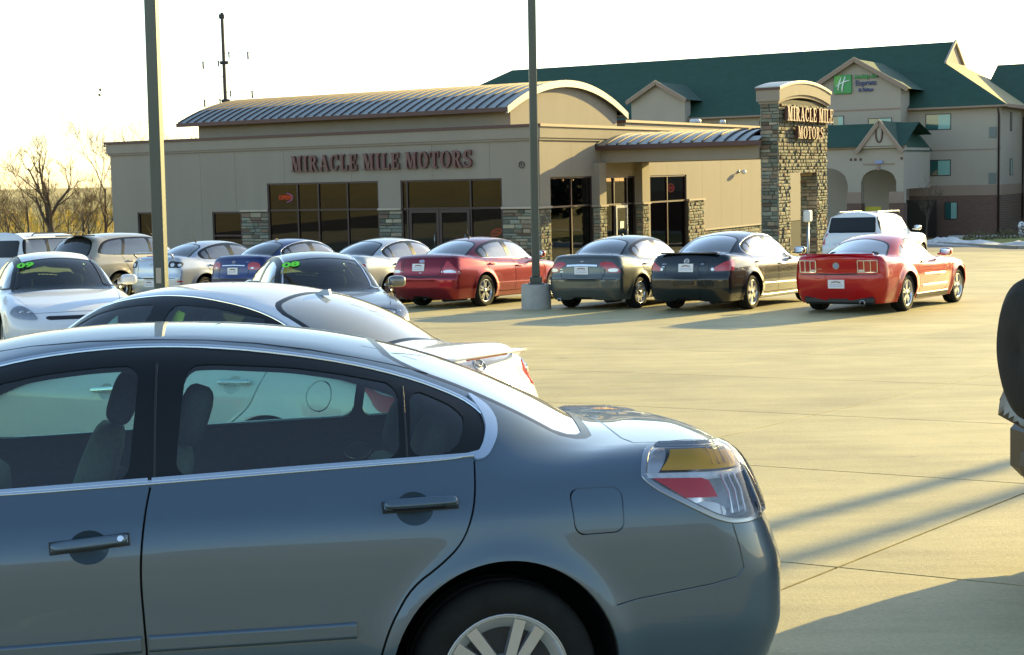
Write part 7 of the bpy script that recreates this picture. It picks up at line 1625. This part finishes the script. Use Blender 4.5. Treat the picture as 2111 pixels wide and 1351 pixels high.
b.add(vs, [(i * prof + k, i * prof + k + 1, (i + 1) * prof + k + 1, (i + 1) * prof + k) for i in range(n - 1) for k in range(prof - 1)], 0, True); tag(b.build('snow', M['snow'], None, False), kind='stuff')

# utility pole and far mast
Y = 100; up_ = empty('utility_pole', Matrix.Translation((-18.28, Y, -1.4)), 'tall thin utility pole rising behind the barrel roof', 'utility pole')
b = MB(); b.tube([(0, 0, 0), (-.0, 0, 15.6)], [.15, .10], 10); b.build('shaft', M['bark'], up_)
for z_, sd_, w_ in ((13.0, 1, 1.75), (12.45, -1, 1.5), (10.5, 1, 1.95), (10.0, -1, 1.5), (11.5, -1, .55)):
    b = MB(); b.tube([(0, 0, z_), (sd_ * w_, 0, z_ + .05)], .022, 6); b.build('cross_arm', M['satin'], up_)
    if w_ > 1:
        b = MB(); b.tube([(sd_ * w_ * .9, 0, z_ + .02), (sd_ * w_ * .9, 0, z_ - .42)], .06, 6); b.tube([(sd_ * .35, 0, z_ + .1), (sd_ * .35, 0, z_ - .3)], .05, 6); b.build('insulator', M['hub_dark'], up_)
for q0, q1 in (((-.25, -.15, 12.3), (.3, .15, 12.5)), ((-.25, -.15, 9.85), (.3, .15, 10.05)), ((-.2, -.1, 15.2), (.15, .1, 15.5))): box('bracket', q0, q1, M['hub_dark'], up_, .04)
ms = empty('radio_mast', Matrix.Translation((-80, 303, -2)), 'very thin pale radio mast left of the left lamp pole', 'mast'); b = MB()
b.tube([(0, 0, 0), (0, 0, 48)], .05, 6); b.build('mast_tube', mat('mast_pale', (.6, .65, .66), .6), ms)
for i, (dx, z_) in enumerate(((.1, 24.2), (.4, 13.2), (-.1, 23.2), (.9, 12.6))): b = MB(); b.ball((dx, 0, z_), .30, 6); b.build('marker_ball', M['grille'], ms)

for i, (x, y, H) in enumerate(((46, 62, 9), (52, 70, 11), (58, 64, 10), (60, 78, 12), (68, 72, 11), (72, 86, 13), (80, 80, 12))):
    bare_tree(x, y, H, 'large bare tree beyond the right edge, ' + ('nearest the road', 'second along the drive', 'third along the drive', 'fourth along the drive', 'fifth along the drive', 'tallest of its row', 'farthest of its row')[i], 0, 70 + i, .2, depth=4, dens=1.2, group='trees beyond the right edge', z0=gz(x, y))

# dense woodland beyond the right edge, seen only as a dark reflection in the side windows
R_ = random.Random(21); b = MB()
for i in range(5200):
    a = R_.random(); x = 62 + 70 * a + R_.uniform(-5, 5); y = 52 + 75 * a + R_.uniform(-6, 6); z0 = gz(x, y); z = z0 + R_.random() ** .8 * (6.5 + 2.0 * sin(a * 31) + 1.5 * sin(a * 13)); n1 = Vector((R_.gauss(0, 1), R_.gauss(0, 1), R_.gauss(0, 1))).normalized() * R_.uniform(.5, 1.1); n2 = n1.orthogonal() * R_.uniform(.4, .9); p = Vector((x, y, z))
    b.add([p - n1, p + n1 * .6 + n2, p + n1 - n2 * .6], [(0, 1, 2)])
tag(b.build('woods', mat('woods_dark', (.045, .045, .03), .95, var=.3, vscale=.3), None, False), kind='stuff')
